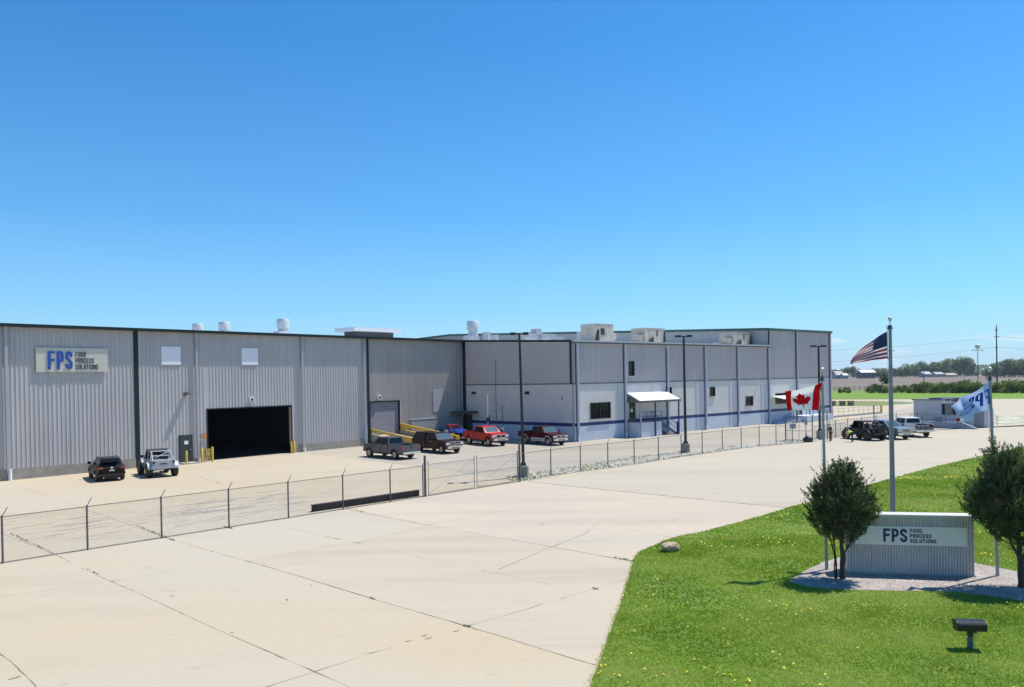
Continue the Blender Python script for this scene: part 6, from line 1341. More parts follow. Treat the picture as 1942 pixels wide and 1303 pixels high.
    mb.build('eye', BLACK, root); return root
ST = {'pelvis': (0, 0, .92), 'waist': (.0, 0, 1.08), 'chest': (.04, 0, 1.32), 'neck': (.10, 0, 1.47), 'head': (.17, 0, 1.56), 'crown': (.20, 0, 1.68), 'shl': (.05, .19, 1.38), 'shr': (.05, -.19, 1.38), 'ell': (.06, .25, 1.12), 'elr': (.10, -.24, 1.12), 'wrl': (.22, .18, .95), 'wrr': (.26, -.16, .97),
      'hpl': (0, .1, .86), 'hpr': (0, -.1, .86), 'knl': (.05, .12, .48), 'knr': (-.02, -.12, .48), 'anl': (.02, .13, .09), 'anr': (-.08, -.13, .09), 'tol': (.18, .14, .05), 'tor': (.08, -.14, .05)}
person('person in dark clothes and dark cap standing with bowed head by the tall gate post', gp(1575.5, 836.5), rad(190), ST, plain('shirt_dark', (.03, .028, .03), .9), plain('trousers_grey', (.09, .085, .08), .9))
BN = {'pelvis': (0, 0, .90), 'waist': (.10, 0, 1.0), 'chest': (.36, 0, 1.04), 'neck': (.50, 0, .95), 'head': (.57, 0, .86), 'crown': (.64, 0, .77), 'shl': (.38, .19, 1.0), 'shr': (.38, -.19, 1.0), 'ell': (.42, .22, .74), 'elr': (.46, -.2, .74), 'wrl': (.52, .14, .52), 'wrr': (.54, -.12, .50),
      'hpl': (-.0, .1, .85), 'hpr': (-.0, -.1, .85), 'knl': (.03, .13, .48), 'knr': (-.05, -.16, .48), 'anl': (-.03, .15, .09), 'anr': (-.10, -.20, .09), 'tol': (.12, .16, .05), 'tor': (.05, -.22, .05)}
person('person bending forward in a lime yellow high-visibility shirt and dark trousers', gp(1616, 838.5), rad(170), BN, plain('hi_vis', (.50, .75, .08), .8), plain('trousers_dark', (.02, .022, .03), .9))
# ------------------------------------------------------------------ vegetation
def leaf_cloud(C, D, size, rng, aspect=3.0, cross=True):
    """small kite leaves at centres C pointing along D; returns verts and triangles"""
    n = len(C); D = D/np.linalg.norm(D, axis=1, keepdims=True); R_ = rng.normal(size=(n, 3)); S_ = np.cross(D, R_); S_ /= np.linalg.norm(S_, axis=1, keepdims=True)+1e-9
    sz = (size*rng.uniform(.6, 1.4, n))[:, None]; a = C-D*sz*.5; b = C+S_*sz*.5/aspect; c = C+D*sz*.5; d_ = C-S_*sz*.5/aspect
    V = np.stack([a, b, c, d_], 1).reshape(-1, 3); F = np.arange(4*n).reshape(-1, 4); return V, F
def juniper(P, label, lobes, stems, seed, lean=(0, 0)):
    rng = np.random.default_rng(seed); root = empty('juniper_tree', P, 0, label, 'tree', 'junipers flanking the monument sign')
    bark = plain('juniper_bark', (.075, .05, .038), .95, var=.35, scale=14, bump=.8)
    mb = MB(); r = random.Random(seed)
    tips = []
    for (x0, y0, pts_, r0) in stems:
        pts2 = [Vector((x0, y0, -.05))]+[Vector(p) for p in pts_]; n = len(pts2); fine = []
        for i in range(n-1):
            for k in range(4): f_ = k/4; fine.append(pts2[i].lerp(pts2[i+1], f_)+Vector((r.uniform(-.018, .018), r.uniform(-.018, .018), 0)))
        fine.append(pts2[-1]); mb.tube(fine, [r0*(1-.75*i/len(fine))*(1.25 if i == 0 else 1) for i in range(len(fine))], 8); tips += fine[len(fine)//3:]
    mb.build('trunk', bark, root, smooth=60)
    C = []; D = []; mb = MB()
    for (cx, cy, cz, rx, ry, rz, n) in lobes:
        cx *= .9; rx *= .86; ry *= .9
        nb = int(n*1.25)
        for _ in range(nb):
            d_ = rng.normal(size=3); d_ /= np.linalg.norm(d_); rr = rng.uniform(.35, 1)**.45; p = np.array([cx+d_[0]*rx*rr, cy+d_[1]*ry*rr, cz+d_[2]*rz*rr])
            out_ = np.array([d_[0], d_[1], d_[2]*.5+.85+.5*rng.random()]); out_ /= np.linalg.norm(out_)
            L = rng.uniform(.18, .42)*(1.6 if rng.random() < .2 else 1); m_ = rng.integers(24, 36); t = rng.random(m_)**.9; sp = rng.normal(size=(m_, 3))*.036*(1.2-t)[:, None]
            C.append(p+out_*(t*L)[:, None]+sp); D.append(out_+rng.normal(size=(m_, 3))*.5)
            if rng.random() < .30:
                tp = min(tips, key=lambda q: (q-Vector(p)).length+abs(q.z-p[2]+.35)); mb.tube([tp, tp.lerp(Vector(p), .55)+Vector((0, 0, -.05)), Vector(p)+Vector(out_)*L*.4], [.016, .010, .004], 4, False)
    mb.build('limbs', bark, root)
    C = np.concatenate(C); D = np.concatenate(D); V, F = leaf_cloud(C, D, .075, rng, 3.2)
    m = leafy('juniper_leaf', [(.022, .04, .018), (.06, .095, .036), (.11, .155, .058), (.21, .255, .095)], .6, .25, 2.6, drift=2.2)
    npmesh('foliage', V, F, m, root)
    # a few dead russet sprays
    k = rng.integers(0, len(lobes), 8); C = []; D = []
    for i in k:
        l_ = lobes[i]; p = np.array(l_[:3])+np.array([rng.uniform(-.8, .8)*l_[3], -l_[4]*.75, rng.uniform(-.2, .6)*l_[5]]); m_ = 60; C.append(p+rng.normal(size=(m_, 3))*[.07, .05, .09]); D.append(np.array([0, -.2, 1.])+rng.normal(size=(m_, 3))*.5)
    V, F = leaf_cloud(np.concatenate(C), np.concatenate(D), .07, rng, 2.4); npmesh('dead_sprays', V, F, leafy('juniper_dead', [(.12, .06, .035), (.2, .11, .07)], .8, .1), root)
    return root
P = gp(1597, 1101)
juniper(P, 'multi-stemmed dark green juniper on the gravel at the left end of the monument sign',
        [(.0, 0, 2.55, 1.0, .95, .75, 430), (-.55, .1, 2.45, .65, .6, .6, 150), (.12, 0, 3.15, .5, .5, .62, 170), (.72, -.05, 2.3, .52, .6, .42, 120), (.05, -.1, 1.85, .75, .7, .45, 170), (-.75, 0, 2.0, .4, .4, .3, 45), (-.35, 0, 3.1, .35, .35, .4, 60), (.15, 0, 3.5, .16, .16, .25, 26), (.28, 0, 1.5, .45, .45, .28, 55), (-.42, 0, 1.58, .4, .4, .26, 45), (.85, 0, 1.95, .3, .35, .25, 35)],
        [(.0, 0, [(.03, 0, .8), (.0, 0, 1.5), (.1, 0, 2.6), (.12, 0, 3.4)], .085), (-.16, .05, [(-.18, .05, .8), (-.25, .05, 1.4), (-.6, .1, 2.2)], .032), (-.24, -.02, [(-.24, 0, .9), (-.4, 0, 1.4), (-.9, 0, 1.9)], .026), (.06, .1, [(.14, .05, .9), (.4, 0, 1.5), (.8, 0, 2.2)], .036), (-.08, -.06, [(-.06, -.1, .9), (-.1, -.3, 1.6), (-.2, -.5, 2.2)], .03)], 11)
P = gp(1936, 1117)
juniper(P, 'tall dark green juniper at the right edge, right of the monument sign',
        [(-.45, 0, 2.6, 1.0, 1.0, .95, 480), (-1.15, .1, 2.55, .48, .6, .65, 130), (.4, 0, 2.7, .9, .9, 1.0, 330), (-.55, 0, 3.5, .55, .6, .6, 190), (-.75, 0, 4.0, .22, .25, .38, 50), (.05, 0, 3.8, .45, .5, .5, 110), (-.25, -.1, 1.75, .7, .7, .42, 150), (-1.35, 0, 3.0, .25, .3, .35, 40), (.9, 0, 2.1, .6, .7, .6, 120)],
        [(.0, 0, [(.02, 0, .8), (-.05, 0, 1.5), (-.2, 0, 2.6), (-.4, 0, 3.8)], .10), (.05, .05, [(.1, .05, .9), (.4, 0, 1.8), (.5, 0, 2.8)], .06), (-.05, 0, [(-.1, -.1, 1.0), (-.5, -.1, 1.8), (-1.0, 0, 2.5)], .05)], 23)
# ---- lawn: real blades near the camera, thinning with distance
def in_poly(x, y, poly):
    c = np.zeros(len(x), bool); n = len(poly)
    for i in range(n):
        x1, y1 = poly[i][:2]; x2, y2 = poly[(i+1) % n][:2]; k = ((y1 > y) != (y2 > y)) & (x < (x2-x1)*(y-y1)/(y2-y1+1e-12)+x1); c ^= k
    return c
rng = np.random.default_rng(5)
bedp = [tuple(p)[:2] for p in BED]
def vnoise(x, y, s, seed=0):
    r_ = np.random.default_rng(seed).random((64, 64)); X = x/s; Y = y/s; i = np.floor(X).astype(int); j = np.floor(Y).astype(int); fx = X-i; fy = Y-j; fx = fx*fx*(3-2*fx); fy = fy*fy*(3-2*fy)
    g = lambda a, b: r_[a % 64, b % 64]; return g(i, j)*(1-fx)*(1-fy)+g(i+1, j)*fx*(1-fy)+g(i, j+1)*(1-fx)*fy+g(i+1, j+1)*fx*fy
pts = []
for (ya, yb, dens) in ((12, 22, 620), (22, 32, 320), (32, 48, 130), (48, 72, 50)):
    x0, x1 = -1, yb*.8+9; n = int((x1-x0)*(yb-ya)*dens); x = rng.uniform(x0, x1, n); y = rng.uniform(ya, yb, n); k = (x < y*.78+8) & in_poly(x, y, lawn_poly) & ~in_poly(x, y, bedp); pts.append(np.stack([x[k], y[k]], 1))
G = np.concatenate(pts); n = len(G); B = 3
h_ = (.030+.022*vnoise(G[:, 0], G[:, 1], 1.1, 1)*vnoise(G[:, 0], G[:, 1], .25, 2)+.012*rng.random(n))
h_ = h_*(1+np.clip((G[:, 1]-22)/30, 0, 1.2))
V = np.zeros((n, B, 3, 3), np.float32)
for b in range(B):
    a = rng.uniform(0, 2*np.pi, n); w_ = .006*(1+np.clip((G[:, 1]-16)/12, 0, 4))*rng.uniform(.7, 1.3, n); ox = rng.normal(size=n)*.018; oy = rng.normal(size=n)*.018; hh = h_*rng.uniform(.6, 1.3, n); tl = rng.uniform(.2, .9, n)*hh; ta = rng.uniform(0, 2*np.pi, n)
    cx, cy = G[:, 0]+ox, G[:, 1]+oy
    V[:, b, 0] = np.stack([cx-np.cos(a)*w_, cy-np.sin(a)*w_, np.full(n, .048)], 1); V[:, b, 1] = np.stack([cx+np.cos(a)*w_, cy+np.sin(a)*w_, np.full(n, .048)], 1); V[:, b, 2] = np.stack([cx+np.cos(ta)*tl, cy+np.sin(ta)*tl, .048+hh], 1)
V = V.reshape(-1, 3); print('grass blades', len(V)//3)
GM = leafy('grass_blade', [(.125, .215, .012), (.25, .38, .022), (.38, .48, .05), (.58, .56, .18)], .6, .35, .32, drift=2.3)
tag(npmesh('lawn_grass', V, np.arange(len(V)).reshape(-1, 3), GM), 'short mown green grass of the front lawn around the monument sign', 'grass', kind='stuff')
# longer tufts leaning over the concrete edge
C = []; 
for a, b in zip(LE[:-1], LE[1:]):
    L = (b-a).length; m_ = int(L*(60 if a.y < 40 else 20)); t = rng.random(m_); C.append(np.stack([a.x+(b.x-a.x)*t+rng.normal(size=m_)*.05, a.y+(b.y-a.y)*t+rng.normal(size=m_)*.05, np.full(m_, .05)], 1))
C = np.concatenate(C); D = rng.normal(size=(len(C), 3))*[.6, .6, .2]+[0, 0, .7]; V, F = leaf_cloud(C, D, .10, rng, 7); tag(npmesh('edge_grass', V, F, GM), 'fringe of longer grass along the edge of the lawn', 'grass', kind='stuff')
# dandelions
n = 170000; x = rng.uniform(0, 56, n); y = rng.uniform(14, 62, n); dm = vnoise(x, y, 2.2, 7)*vnoise(x, y, .7, 8); pr_ = np.clip((dm-.26)*1.5, .02, 1)**1.3; pr_ *= .26+.55*np.clip((y-27)/9+.35*(vnoise(x, y, 3., 9)-.5), 0, 1); k = (rng.random(n) < pr_) & (x < y*.78+8) & in_poly(x, y, lawn_poly) & ~in_poly(x, y, bedp)
x, y = x[k], y[k]; n = len(x); r_ = .020+.014*rng.random(n)+np.clip((y-26)/40, 0, 1)*.012; V = []; F = []
ring = np.arange(7)*2*np.pi/7
tilt = rng.normal(size=(n, 2))*.35; zz = .10+.04*rng.random(n)
dx = np.cos(ring)[None]*r_[:, None]; dy = np.sin(ring)[None]*r_[:, None]; Vr = np.stack([x[:, None]+dx, y[:, None]+dy, zz[:, None]+dx*tilt[:, :1]+dy*tilt[:, 1:]], 2); Vc = np.stack([x, y, zz+.012], 1)[:, None]; V = np.concatenate([Vr, Vc], 1).reshape(-1, 3)
F = np.array([[8*i+j, 8*i+(j+1) % 7, 8*i+7] for i in range(n) for j in range(7)]); print('dandelions', n)
tag(npmesh('dandelions', V, F, leafy('dandelion_yellow', [(.62, .48, .02), (.80, .66, .03), (.78, .72, .15)], .7, .2)), 'scattered yellow dandelion flowers across the front lawn', 'flowers', kind='stuff')
# gravel
def stones(name, poly, n, smin, smax, mat, z, label, clip=None):
    xs = [p[0] for p in poly]; ys = [p[1] for p in poly]; x = rng.uniform(min(xs), max(xs), n); y = rng.uniform(min(ys), max(ys), n); k = in_poly(x, y, poly)
    if clip is not None: k &= clip(x, y)
    x, y = x[k], y[k]; n = len(x); base = np.array([(1, 0, 0), (0, 1, 0), (-1, 0, 0), (0, -1, 0), (0, 0, 1), (.7, .7, .2), (-.7, .7, .3), (-.7, -.7, .2), (.7, -.7, .3)])
    base = np.array([(1, 0, 0), (.3, .95, 0), (-.8, .6, 0), (-.8, -.6, 0), (.3, -.95, 0), (0, 0, .75)]); s_ = rng.uniform(smin, smax, n)[:, None, None]; a = rng.uniform(0, 6.28, n); ca_, sa_ = np.cos(a)[:, None], np.sin(a)[:, None]; bs = base[None]*s_*rng.uniform(.6, 1.2, (n, 6, 1))
    X = bs[..., 0]*ca_-bs[..., 1]*sa_*.75; Y = bs[..., 0]*sa_+bs[..., 1]*ca_*.75; V = np.stack([x[:, None]+X, y[:, None]+Y, z+bs[..., 2]], 2).reshape(-1, 3)
    F = np.array([[0, 1, 5], [1, 2, 5], [2, 3, 5], [3, 4, 5], [4, 0, 5]])[None]+np.arange(n)[:, None, None]*6; return tag(npmesh(name, V, F.reshape(-1, 3), mat), label, 'gravel', kind='stuff')
GVM = leafy('gravel_stone', [(.20, .17, .15), (.36, .31, .28), (.50, .46, .42)], .85, 0, 2.)
stones('gravel', bedp, 26000, .018, .045, GVM, .05, 'pinkish grey gravel bed around the monument sign')
vpp = [tuple(p)[:2] for p in vp]
stones('verge_stones', vpp, 42000, .05, .14, leafy('pale_stone', [(.24, .22, .18), (.38, .36, .31), (.55, .53, .48)], .85, 0, .7), .02, 'pale stones of the narrow verge under the fence')
# weeds on the verge and in the cracks
n = 9000; xs = [p[0] for p in vpp]; ys = [p[1] for p in vpp]; x = rng.uniform(min(xs), max(xs), n*3); y = rng.uniform(min(ys), max(ys), n*3); vgp = [tuple(p)[:2] for p in vg]; k = in_poly(x, y, vgp) | (in_poly(x, y, vpp) & (vnoise(x, y, 1.8, 12) > .66)); x, y = x[k], y[k]; C = np.stack([x, y, np.full(len(x), .07)], 1); D = rng.normal(size=(len(C), 3))*[.5, .5, .1]+[0, 0, .6]
V, F = leaf_cloud(C, D, .16, rng, 5); tag(npmesh('verge_weeds', V, F, leafy('weed_leaf', [(.06, .10, .02), (.12, .18, .04), (.2, .22, .08)], .7, .3)), 'rough grass and weeds growing in the stony verge', 'weeds', kind='stuff')
C = []
for (a, b, m_) in [((160, 1078), (190, 1092), 20), ((20, 1012), (100, 1050), 130), ((260, 998), (330, 1026), 150), ((425, 1000), (440, 1003), 60), ((655, 962), (690, 972), 40), ((1165, 1058), (1203, 1066), 60), ((700, 1133), (708, 1137), 10), ((880, 1186), (892, 1190), 26), ((1125, 1116), (1133, 1119), 18), ((545, 1138), (552, 1141), 6), ((1000, 912), (1060, 904), 60)]:
    A_1, B_1 = gp(*a), gp(*b); t = rng.random(m_); C.append(np.stack([A_1.x+(B_1.x-A_1.x)*t+rng.normal(size=m_)*.03, A_1.y+(B_1.y-A_1.y)*t+rng.normal(size=m_)*.03, np.full(m_, .03)], 1))
C = np.concatenate(C); D = rng.normal(size=(len(C), 3))*[.8, .8, .1]+[0, 0, .35]; V, F = leaf_cloud(C, D, .09, rng, 4); tag(npmesh('crack_weeds', V, F, leafy('crack_weed', [(.06, .08, .02), (.14, .14, .05)], .8, .2)), 'small weeds growing in the joints of the concrete', 'weeds', kind='stuff')
# ---- far hedge of shrubs, trees, woods
def make_crown(name, rx, rz, n, leaf, mat, seed, parent, zc, lobes=7, low=.0):
    rng_ = np.random.default_rng(seed); C = []; D = []
    for i in range(lobes):
        a = rng_.uniform(0, 6.28); q = rng_.uniform(0, .6); c = np.array([math.cos(a)*rx*q, math.sin(a)*rx*q, zc+rz*rng_.uniform(-.5+low, .62)]); R1 = rng_.uniform(.32, .58); m_ = n//lobes
        d_ = rng_.normal(size=(m_, 3)); d_ /= np.linalg.norm(d_, axis=1, keepdims=True); C.append(c+d_*np.array([rx, rx, rz])*R1*(rng_.random((m_, 1))**.4)); D.append(d_+rng_.normal(size=(m_, 3))*.8)
    C = np.concatenate(C); C[:, 2] = np.maximum(C[:, 2], leaf*.3); V, F = leaf_cloud(C, np.concatenate(D), leaf, rng_, 1.5); return npmesh(name, V, F, mat, parent)
SHM = [leafy('shrub_leaf_a', [(.06, .10, .016), (.13, .19, .03), (.25, .31, .06)], .6, .35, .5), leafy('shrub_leaf_b', [(.10, .14, .025), (.20, .25, .045), (.33, .36, .10)], .6, .35, .5)]
TRM = [leafy('tree_leaf_a', [(.07, .115, .045), (.12, .185, .06), (.19, .27, .085)], .6, .35, .1), leafy('tree_leaf_b', [(.13, .185, .06), (.20, .27, .075), (.30, .36, .11)], .6, .3, .1), leafy('tree_leaf_c', [(.12, .15, .08), (.18, .21, .10), (.26, .30, .15)], .6, .3, .1)]
TBARK = plain('tree_bark', (.07, .058, .048), .95)
def make_plant(name, rx, rz, zc, n, leaf, mat, seed, trunk_h, tr, lobes=8):
    E0 = empty(name); make_crown('crown', rx, rz, n, leaf, mat, seed, E0, zc, lobes); mb = MB(); r = random.Random(seed)
    mb.tube([(0, 0, 0), (r.uniform(-.1, .1)*tr, 0, trunk_h*.5), (0, 0, trunk_h)], [tr, tr*.8, tr*.5], 7)
    for k in range(5): a = k*1.3+r.random(); mb.tube([(0, 0, trunk_h*.75), (math.cos(a)*rx*.35, math.sin(a)*rx*.35, zc), (math.cos(a)*rx*.6, math.sin(a)*rx*.6, zc+rz*.45)], [tr*.5, tr*.3, tr*.12], 5, False)
    mb.build('trunk', TBARK, E0); return E0
sh = [make_plant('hedge_shrub', 2.6, 1.9, 1.6, 900, .38, SHM[i % 2], 40+i, 1.6, .09, 9) for i in range(5)]
used = set()
def place(proto, P, s_, label, cat, group, rz=None, sz=1.):
    o = proto if proto.name not in used else copy_tree(proto); used.add(proto.name); o.location = P; o.rotation_euler = (0, 0, random.uniform(0, 6.28) if rz is None else rz); o.scale = (s_, s_, s_*sz); tag(o, label, cat, group)
    return o
r = random.Random(21); random.seed(4)
hx = 1604.0; cnt = 0
descr = []
def ordinal(n):
    u_ = ['', 'first', 'second', 'third', 'fourth', 'fifth', 'sixth', 'seventh', 'eighth', 'ninth', 'tenth', 'eleventh', 'twelfth', 'thirteenth', 'fourteenth', 'fifteenth', 'sixteenth', 'seventeenth', 'eighteenth', 'nineteenth']
    if n < 20: return u_[n]
    t_ = ['', '', 'twent', 'thirt', 'fort', 'fift', 'sixt', 'sevent'][n//10]; return t_+'ieth' if n % 10 == 0 else t_+'y-'+u_[n % 10]
def shrub_h(px):                                       # top line of the hedge in the survey photograph
    pts_ = [(1575, 737), (1600, 734), (1630, 733), (1650, 730), (1670, 728), (1700, 733), (1720, 730), (1740, 726), (1755, 727), (1780, 724), (1800, 727), (1820, 721), (1850, 724), (1870, 729), (1890, 722), (1910, 722), (1930, 722), (1960, 722), (2100, 722)]
    for a, b in zip(pts_[:-1], pts_[1:]):
        if a[0] <= px <= b[0]: return a[1]+(b[1]-a[1])*(px-a[0])/(b[0]-a[0])
    return 722
gaps = (1616, 1640)
px = 1594.
while px < 2060:
    if not (gaps[0] < px < gaps[1]):
        P = gp(px+r.uniform(-1, 1), 745.5+r.uniform(-.7, .5)); top_ = at_depth(px, shrub_h(px)+r.uniform(-1.5, 2.0), P).z; k = r.randrange(5); s_ = max(.45, top_/3.4)
        place(sh[k], P, s_*r.uniform(.95, 1.1), f'{ordinal(cnt+1)} shrub from the left in the long leafy hedge behind the far lawn', 'shrub', 'shrubs of the far hedge', sz=r.uniform(.9, 1.05)); cnt += 1
    px += r.uniform(6.5, 10)
random.seed(8)
o = make_plant('round_shrub', 2.9, 2.0, 4.2, 1100, .4, leafy('dark_shrub', [(.015, .03, .01), (.03, .055, .016), (.06, .09, .03)], .6, .2, .5), 77, 3.2, .15); P = gp(1681, 742.5); o.location = P; tag(o, 'round dark green tree rising above the far hedge, behind the tallest flagpole', 'tree')
# tree line on the far side of the field
tp = [make_plant('far_tree', 7.5, 9.0, 9.2, 1700, 1.15, TRM[i % 3], 60+i, 9, .45, 9) for i in range(6)]
groves = [  # px, base y, top y, width factor, which kinds
    (1577, 714, 703, 1), (1583, 714, 705, .9), (1606, 714, 698, 1), (1619, 714, 696, .8), (1633, 713.5, 697.5, 1), (1641, 713, 702, .9), (1665, 713.5, 698, 1), (1676, 714, 700, 1.2), (1684, 714, 703, 1), (1697, 714, 699, 1.1), (1706, 714, 697, 1), (1718, 713.5, 688, 1.1), (1726, 713.5, 687, 1.1), (1736, 713.5, 691, 1),
    (1744, 713, 684.5, 1), (1753, 713, 687, .9), (1764, 713, 690, 1), (1772, 712.5, 683, 1), (1781, 712.5, 680.5, 1.05), (1790, 712.5, 679.5, 1.1), (1800, 712.5, 680, 1), (1809, 712.5, 680.5, 1), (1818, 712.5, 681, 1), (1829, 712.5, 676.5, .8), (1837, 712.5, 677.5, .8), (1844, 712.5, 684, .8), (1855, 712.5, 704, 1), (1864, 712, 702, 1),
    (1872, 712, 699, 1), (1880, 712, 694, 1.1), (1888, 712, 688, 1.1), (1897, 712, 684, 1.1), (1906, 712, 681, 1.15), (1915, 712, 680, 1.1), (1924, 712, 678.5, 1.1), (1933, 711.5, 679.5, 1.1), (1942, 711.5, 679, 1.1), (1952, 711.5, 680, 1.1), (1962, 711.5, 679, 1.1), (1975, 711.5, 681, 1.1), (1990, 711.5, 680, 1.1),
    (1745, 713.3, 703, .7), (1758, 713.2, 706, .9), (1812, 712.8, 700, 1), (1822, 712.8, 702, 1), (1832, 712.8, 701, 1), (1843, 712.8, 700, 1), (1794, 713, 701, .35), (1851, 712.8, 703, 1), (1711, 713.8, 701, 1), (1670, 713.8, 706, 1), (1690, 713.9, 706, 1), (1560, 714, 704, 1), (1893, 712, 690, 1), (1903, 712, 689, 1), (1920, 712, 688, 1), (1938, 711.8, 690, 1), (1770, 713, 701, .8)]
fdist = 900.
for i, (px, pb, pt, wf) in enumerate(groves):
    g_ = gp(px, 745); ray = (g_-Vector((0, 0, 0))).normalized(); D_ = 880 if px < 1870 else 700; D_ += r.uniform(-25, 25); P = Vector((g_.x/g_.y*D_, D_, -.05)); ztop = at_depth(px, pt, P).z
    s_ = ztop/18.2*(1.12 if px < 1715 else 1); kind = (i*5+int(px)) % 6
    same = sorted(g2[0] for g2 in groves if (g2[0] < 1870) == (px < 1870)); k_ = same.index(px)+1; sz_ = 'low bushy' if pt > 699 else ('tall round' if pt < 686 else 'middle-sized')
    lab = f'{sz_} green tree, {ordinal(k_)} from the left in the distant tree line' if px < 1870 else f'{sz_.replace("green", "")} pale green tree, {ordinal(k_)} from the left in the distant right-hand wood'
    o = place(tp[kind] if px < 1870 else tp[[1, 4, 2][i % 3]], P, 1., lab, 'tree', 'trees of the distant tree line' if px < 1870 else 'trees of the distant wood')
    o.scale = (s_*wf*(1.15 if s_ > .6 else 1.5), s_*wf*1.2, s_)
# a low far wood that reads as one mass behind them
C = []; rngw = np.random.default_rng(3)
n = 14000; xx = rngw.uniform(300, 1100, n); yy = 1230+rngw.normal(size=n)*14; top_ = 8+9*vnoise(xx, yy*0, 28, 3); zz = rngw.random(n)**.7*top_; V, F = leaf_cloud(np.stack([xx, yy, zz], 1), rngw.normal(size=(n, 3)), 2.6, rngw, 1.4)
tag(npmesh('far_woodland', V, F, TRM[2]), 'low blue-green woodland along the horizon behind the tree line', 'woodland', kind='stuff')
# ---- farm buildings beyond the field
def farm(px0, px1, pt, label, D_, wall_c, roof_c, roof_frac=.4, cat='barn', name='barn', dep=12):
    gx = lambda px: (lambda g_: g_.x/g_.y*D_)(gp(px, 745)); x0, x1 = gx(px0), gx(px1); P = Vector(((x0+x1)/2, D_, 0)); hz = at_depth((px0+px1)/2, pt, P).z; w_ = (x1-x0)/2; zr = hz*(1-roof_frac)
    root = empty(name, P, 0, label, cat); mb = MB(); mb.box(-w_, w_, 0, dep, 0, zr); mb.prism([(0, zr), (dep, zr), (dep/2, hz-.2)], -w_+.01, w_-.01, 'yz'); mb.build('wall', plain('farm_wall_'+name+str(px0), wall_c, .8, var=.15, scale=.2), root)
    mb = MB(); mb.prism([(-.5, zr-.1), (dep/2, hz), (dep+.5, zr-.1), (dep+.5, zr-.35), (dep/2, hz-.25), (-.5, zr-.35)], -w_-.4, w_+.4, 'yz'); mb.build('roof', plain('farm_roof_'+str(px0), roof_c, .6), root)
    n = max(2, int(w_*2/5))
    for k in range(n):
        x = -w_+(k+.5)*2*w_/n; mb = MB(); mb.box(x-.7, x+.7, -.08, -.01, zr*.35, zr*.7); mb.build('window', GLASS, root)
    return root
farm(1634, 1661, 701.5, 'long dark grey barn with bright white roof, left of the tallest flagpole', 820, (.10, .115, .135), (.8, .8, .82), .28)
farm(1587, 1600, 704, 'small white farmhouse with a dark hedge in front, nearest the tall hall', 830, (.34, .34, .35), (.2, .21, .23), .5, 'house', 'farmhouse')
farm(1600, 1609, 707.5, 'tiny low white shed right of the leftmost farmhouse', 822, (.45, .45, .45), (.4, .4, .4), .4, 'shed', 'shed', 8)
farm(1753, 1767, 704.5, 'white farmhouse half hidden by trees behind the short utility pole', 840, (.36, .37, .40), (.26, .28, .31), .45, 'house', 'farmhouse')
farm(1776, 1791, 705.5, 'long low white house under the tall trees, left of a dark conifer', 838, (.36, .37, .40), (.26, .28, .31), .4, 'house', 'farmhouse')
farm(1797, 1816, 707.5, 'low tan-roofed shed among bushes right of the dark conifer', 836, (.35, .32, .26), (.28, .25, .19), .5, 'shed', 'shed')
farm(1588, 1593, 699.5, 'narrow grey silo-like tower behind the leftmost farmhouse', 860, (.35, .38, .42), (.3, .33, .38), .12, 'tower', 'farm_tower', 6)
# ---- utility poles and wires
def utility_pole(px, pb, pt, label, arms=(), r_=.2):
    P = gp(px, pb); h_ = at_depth(px, pt, P).z; root = empty('utility_pole', P, 0, label, 'utility pole'); mb = MB(); mb.tube([(0, 0, -.1), (0, 0, h_)], [r_, r_*.6], 10); mb.build('pole', plain('pole_wood', (.12, .10, .085), .9, var=.2, scale=.6), root, smooth=50)
    for (py, w_) in arms:
        z = at_depth(px, py, P).z; mb = MB(); mb.box(-w_, w_, -.09, .09, z-.12, z+.12); ar_ = mb.build('crossarm', plain('arm_wood', (.10, .085, .075), .9), root)
        mb = MB()
        for x in (-w_*.9, w_*.9): mb.lathe([(.12, 0), (.14, .12), (.08, .3), (0, .34)], (x, 0, z+.12), n=8)
        mb.build('insulator', plain('insulator', (.2, .2, .22), .3), ar_)
    return P, h_
U1, h1_ = utility_pole(1891, 733, 617, 'tall utility pole with crossarms near the right edge', ((639, .95), (627, .45), (660, .4)), .32)
U2, h2_ = utility_pole(1752.5, 733, 690, 'short dark utility pole beyond the hedge, below the tree tops', ((692, .5),), .22)
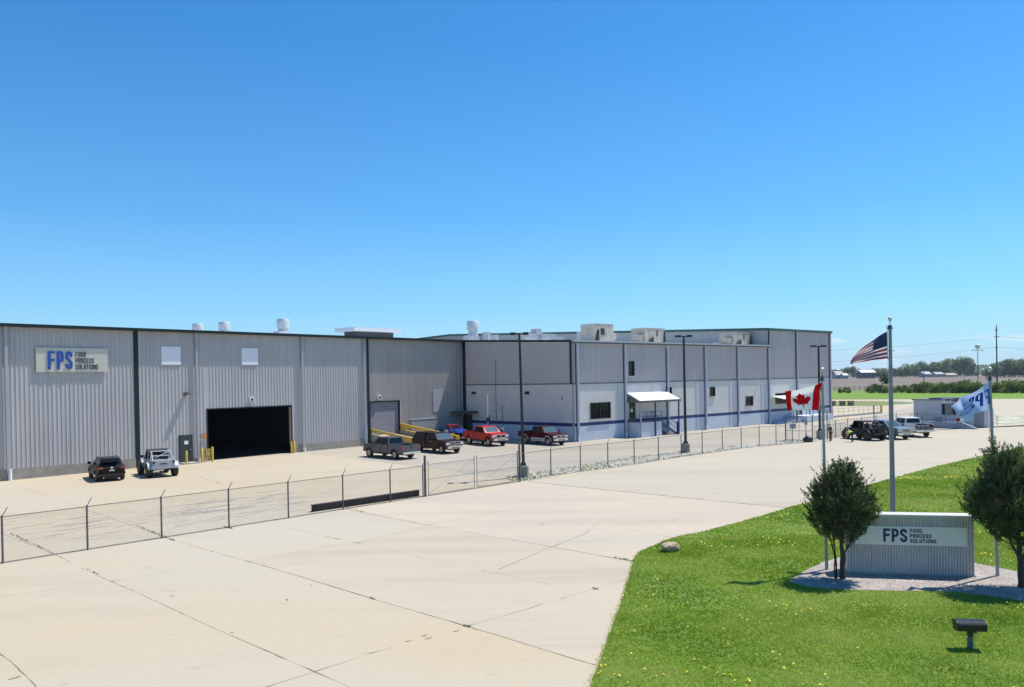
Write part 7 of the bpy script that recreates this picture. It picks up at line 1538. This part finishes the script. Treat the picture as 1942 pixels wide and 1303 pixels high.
def wire(pts_, label, r_=.035):
    mb = MB(); mb.tube([tuple(p) for p in pts_], r_, 4); return tag(mb.build('power_line', plain('cable', (.12, .13, .14), .6)), label, 'wire', 'power lines')
def sag(a, b, s_, n=14): return [a.lerp(b, k/n)-Vector((0, 0, s_*4*(k/n)*(1-k/n))) for k in range(n+1)]
z1 = at_depth(1891, 639, U1).z; z2 = at_depth(1891, 658, U1).z
W0 = gp(1560, 737)
for (zz_, py0, lb) in ((z1, 665, 'upper power line running left from the tall utility pole'), (z2, 687, 'lower power line running left from the tall utility pole')):
    e0 = at_depth(1560, py0, W0); wire(sag(Vector((U1.x-.4, U1.y, zz_)), e0, .8), lb); e1 = at_depth(2100, py0-25 if py0 == 665 else 667, gp(2100, 733)); wire(sag(Vector((U1.x+.4, U1.y, zz_)), e1, .5), lb.replace('running left from', 'running right from'))
# wooden rail fence in the hedge gap
a, b = gp(1574, 742.5), gp(1700, 742.5); root = empty('rail_fence', a, 0, 'thin dark rail fence visible through the gap in the far hedge', 'fence'); d = b-a; mb = MB()
for z in (.9, 1.6): mb.tube([(0, 0, z), (d.x, d.y, z)], .05, 5)
mb.build('rail', plain('fence_dark', (.05, .06, .04), .9), root)
for k in range(14):
    mb = MB(); mb.tube([(d.x*k/13, d.y*k/13, 0), (d.x*k/13, d.y*k/13, 1.8)], .07, 5); mb.build('post', plain('fence_dark', (.05, .06, .04)), root)
# ------------------------------------------------------------------ air
mb = MB(); mb.box(-3900, 3900, -590, 3000, -1.2, 60); hz = mb.build('haze', bpy.data.materials.new('haze_air')); tag(hz, 'thin blue air over the whole place', 'haze', kind='stuff')
hm_ = hz.data.materials[0]; hm_.use_nodes = True; t = hm_.node_tree; t.nodes.remove(t.nodes['Principled BSDF']); pv = t.nodes.new('ShaderNodeVolumePrincipled'); pv.inputs['Color'].default_value = (.74, .86, 1, 1); pv.inputs['Density'].default_value = .00010; pv.inputs['Anisotropy'].default_value = .3
t.links.new(pv.outputs[0], t.nodes['Material Output'].inputs['Volume'])
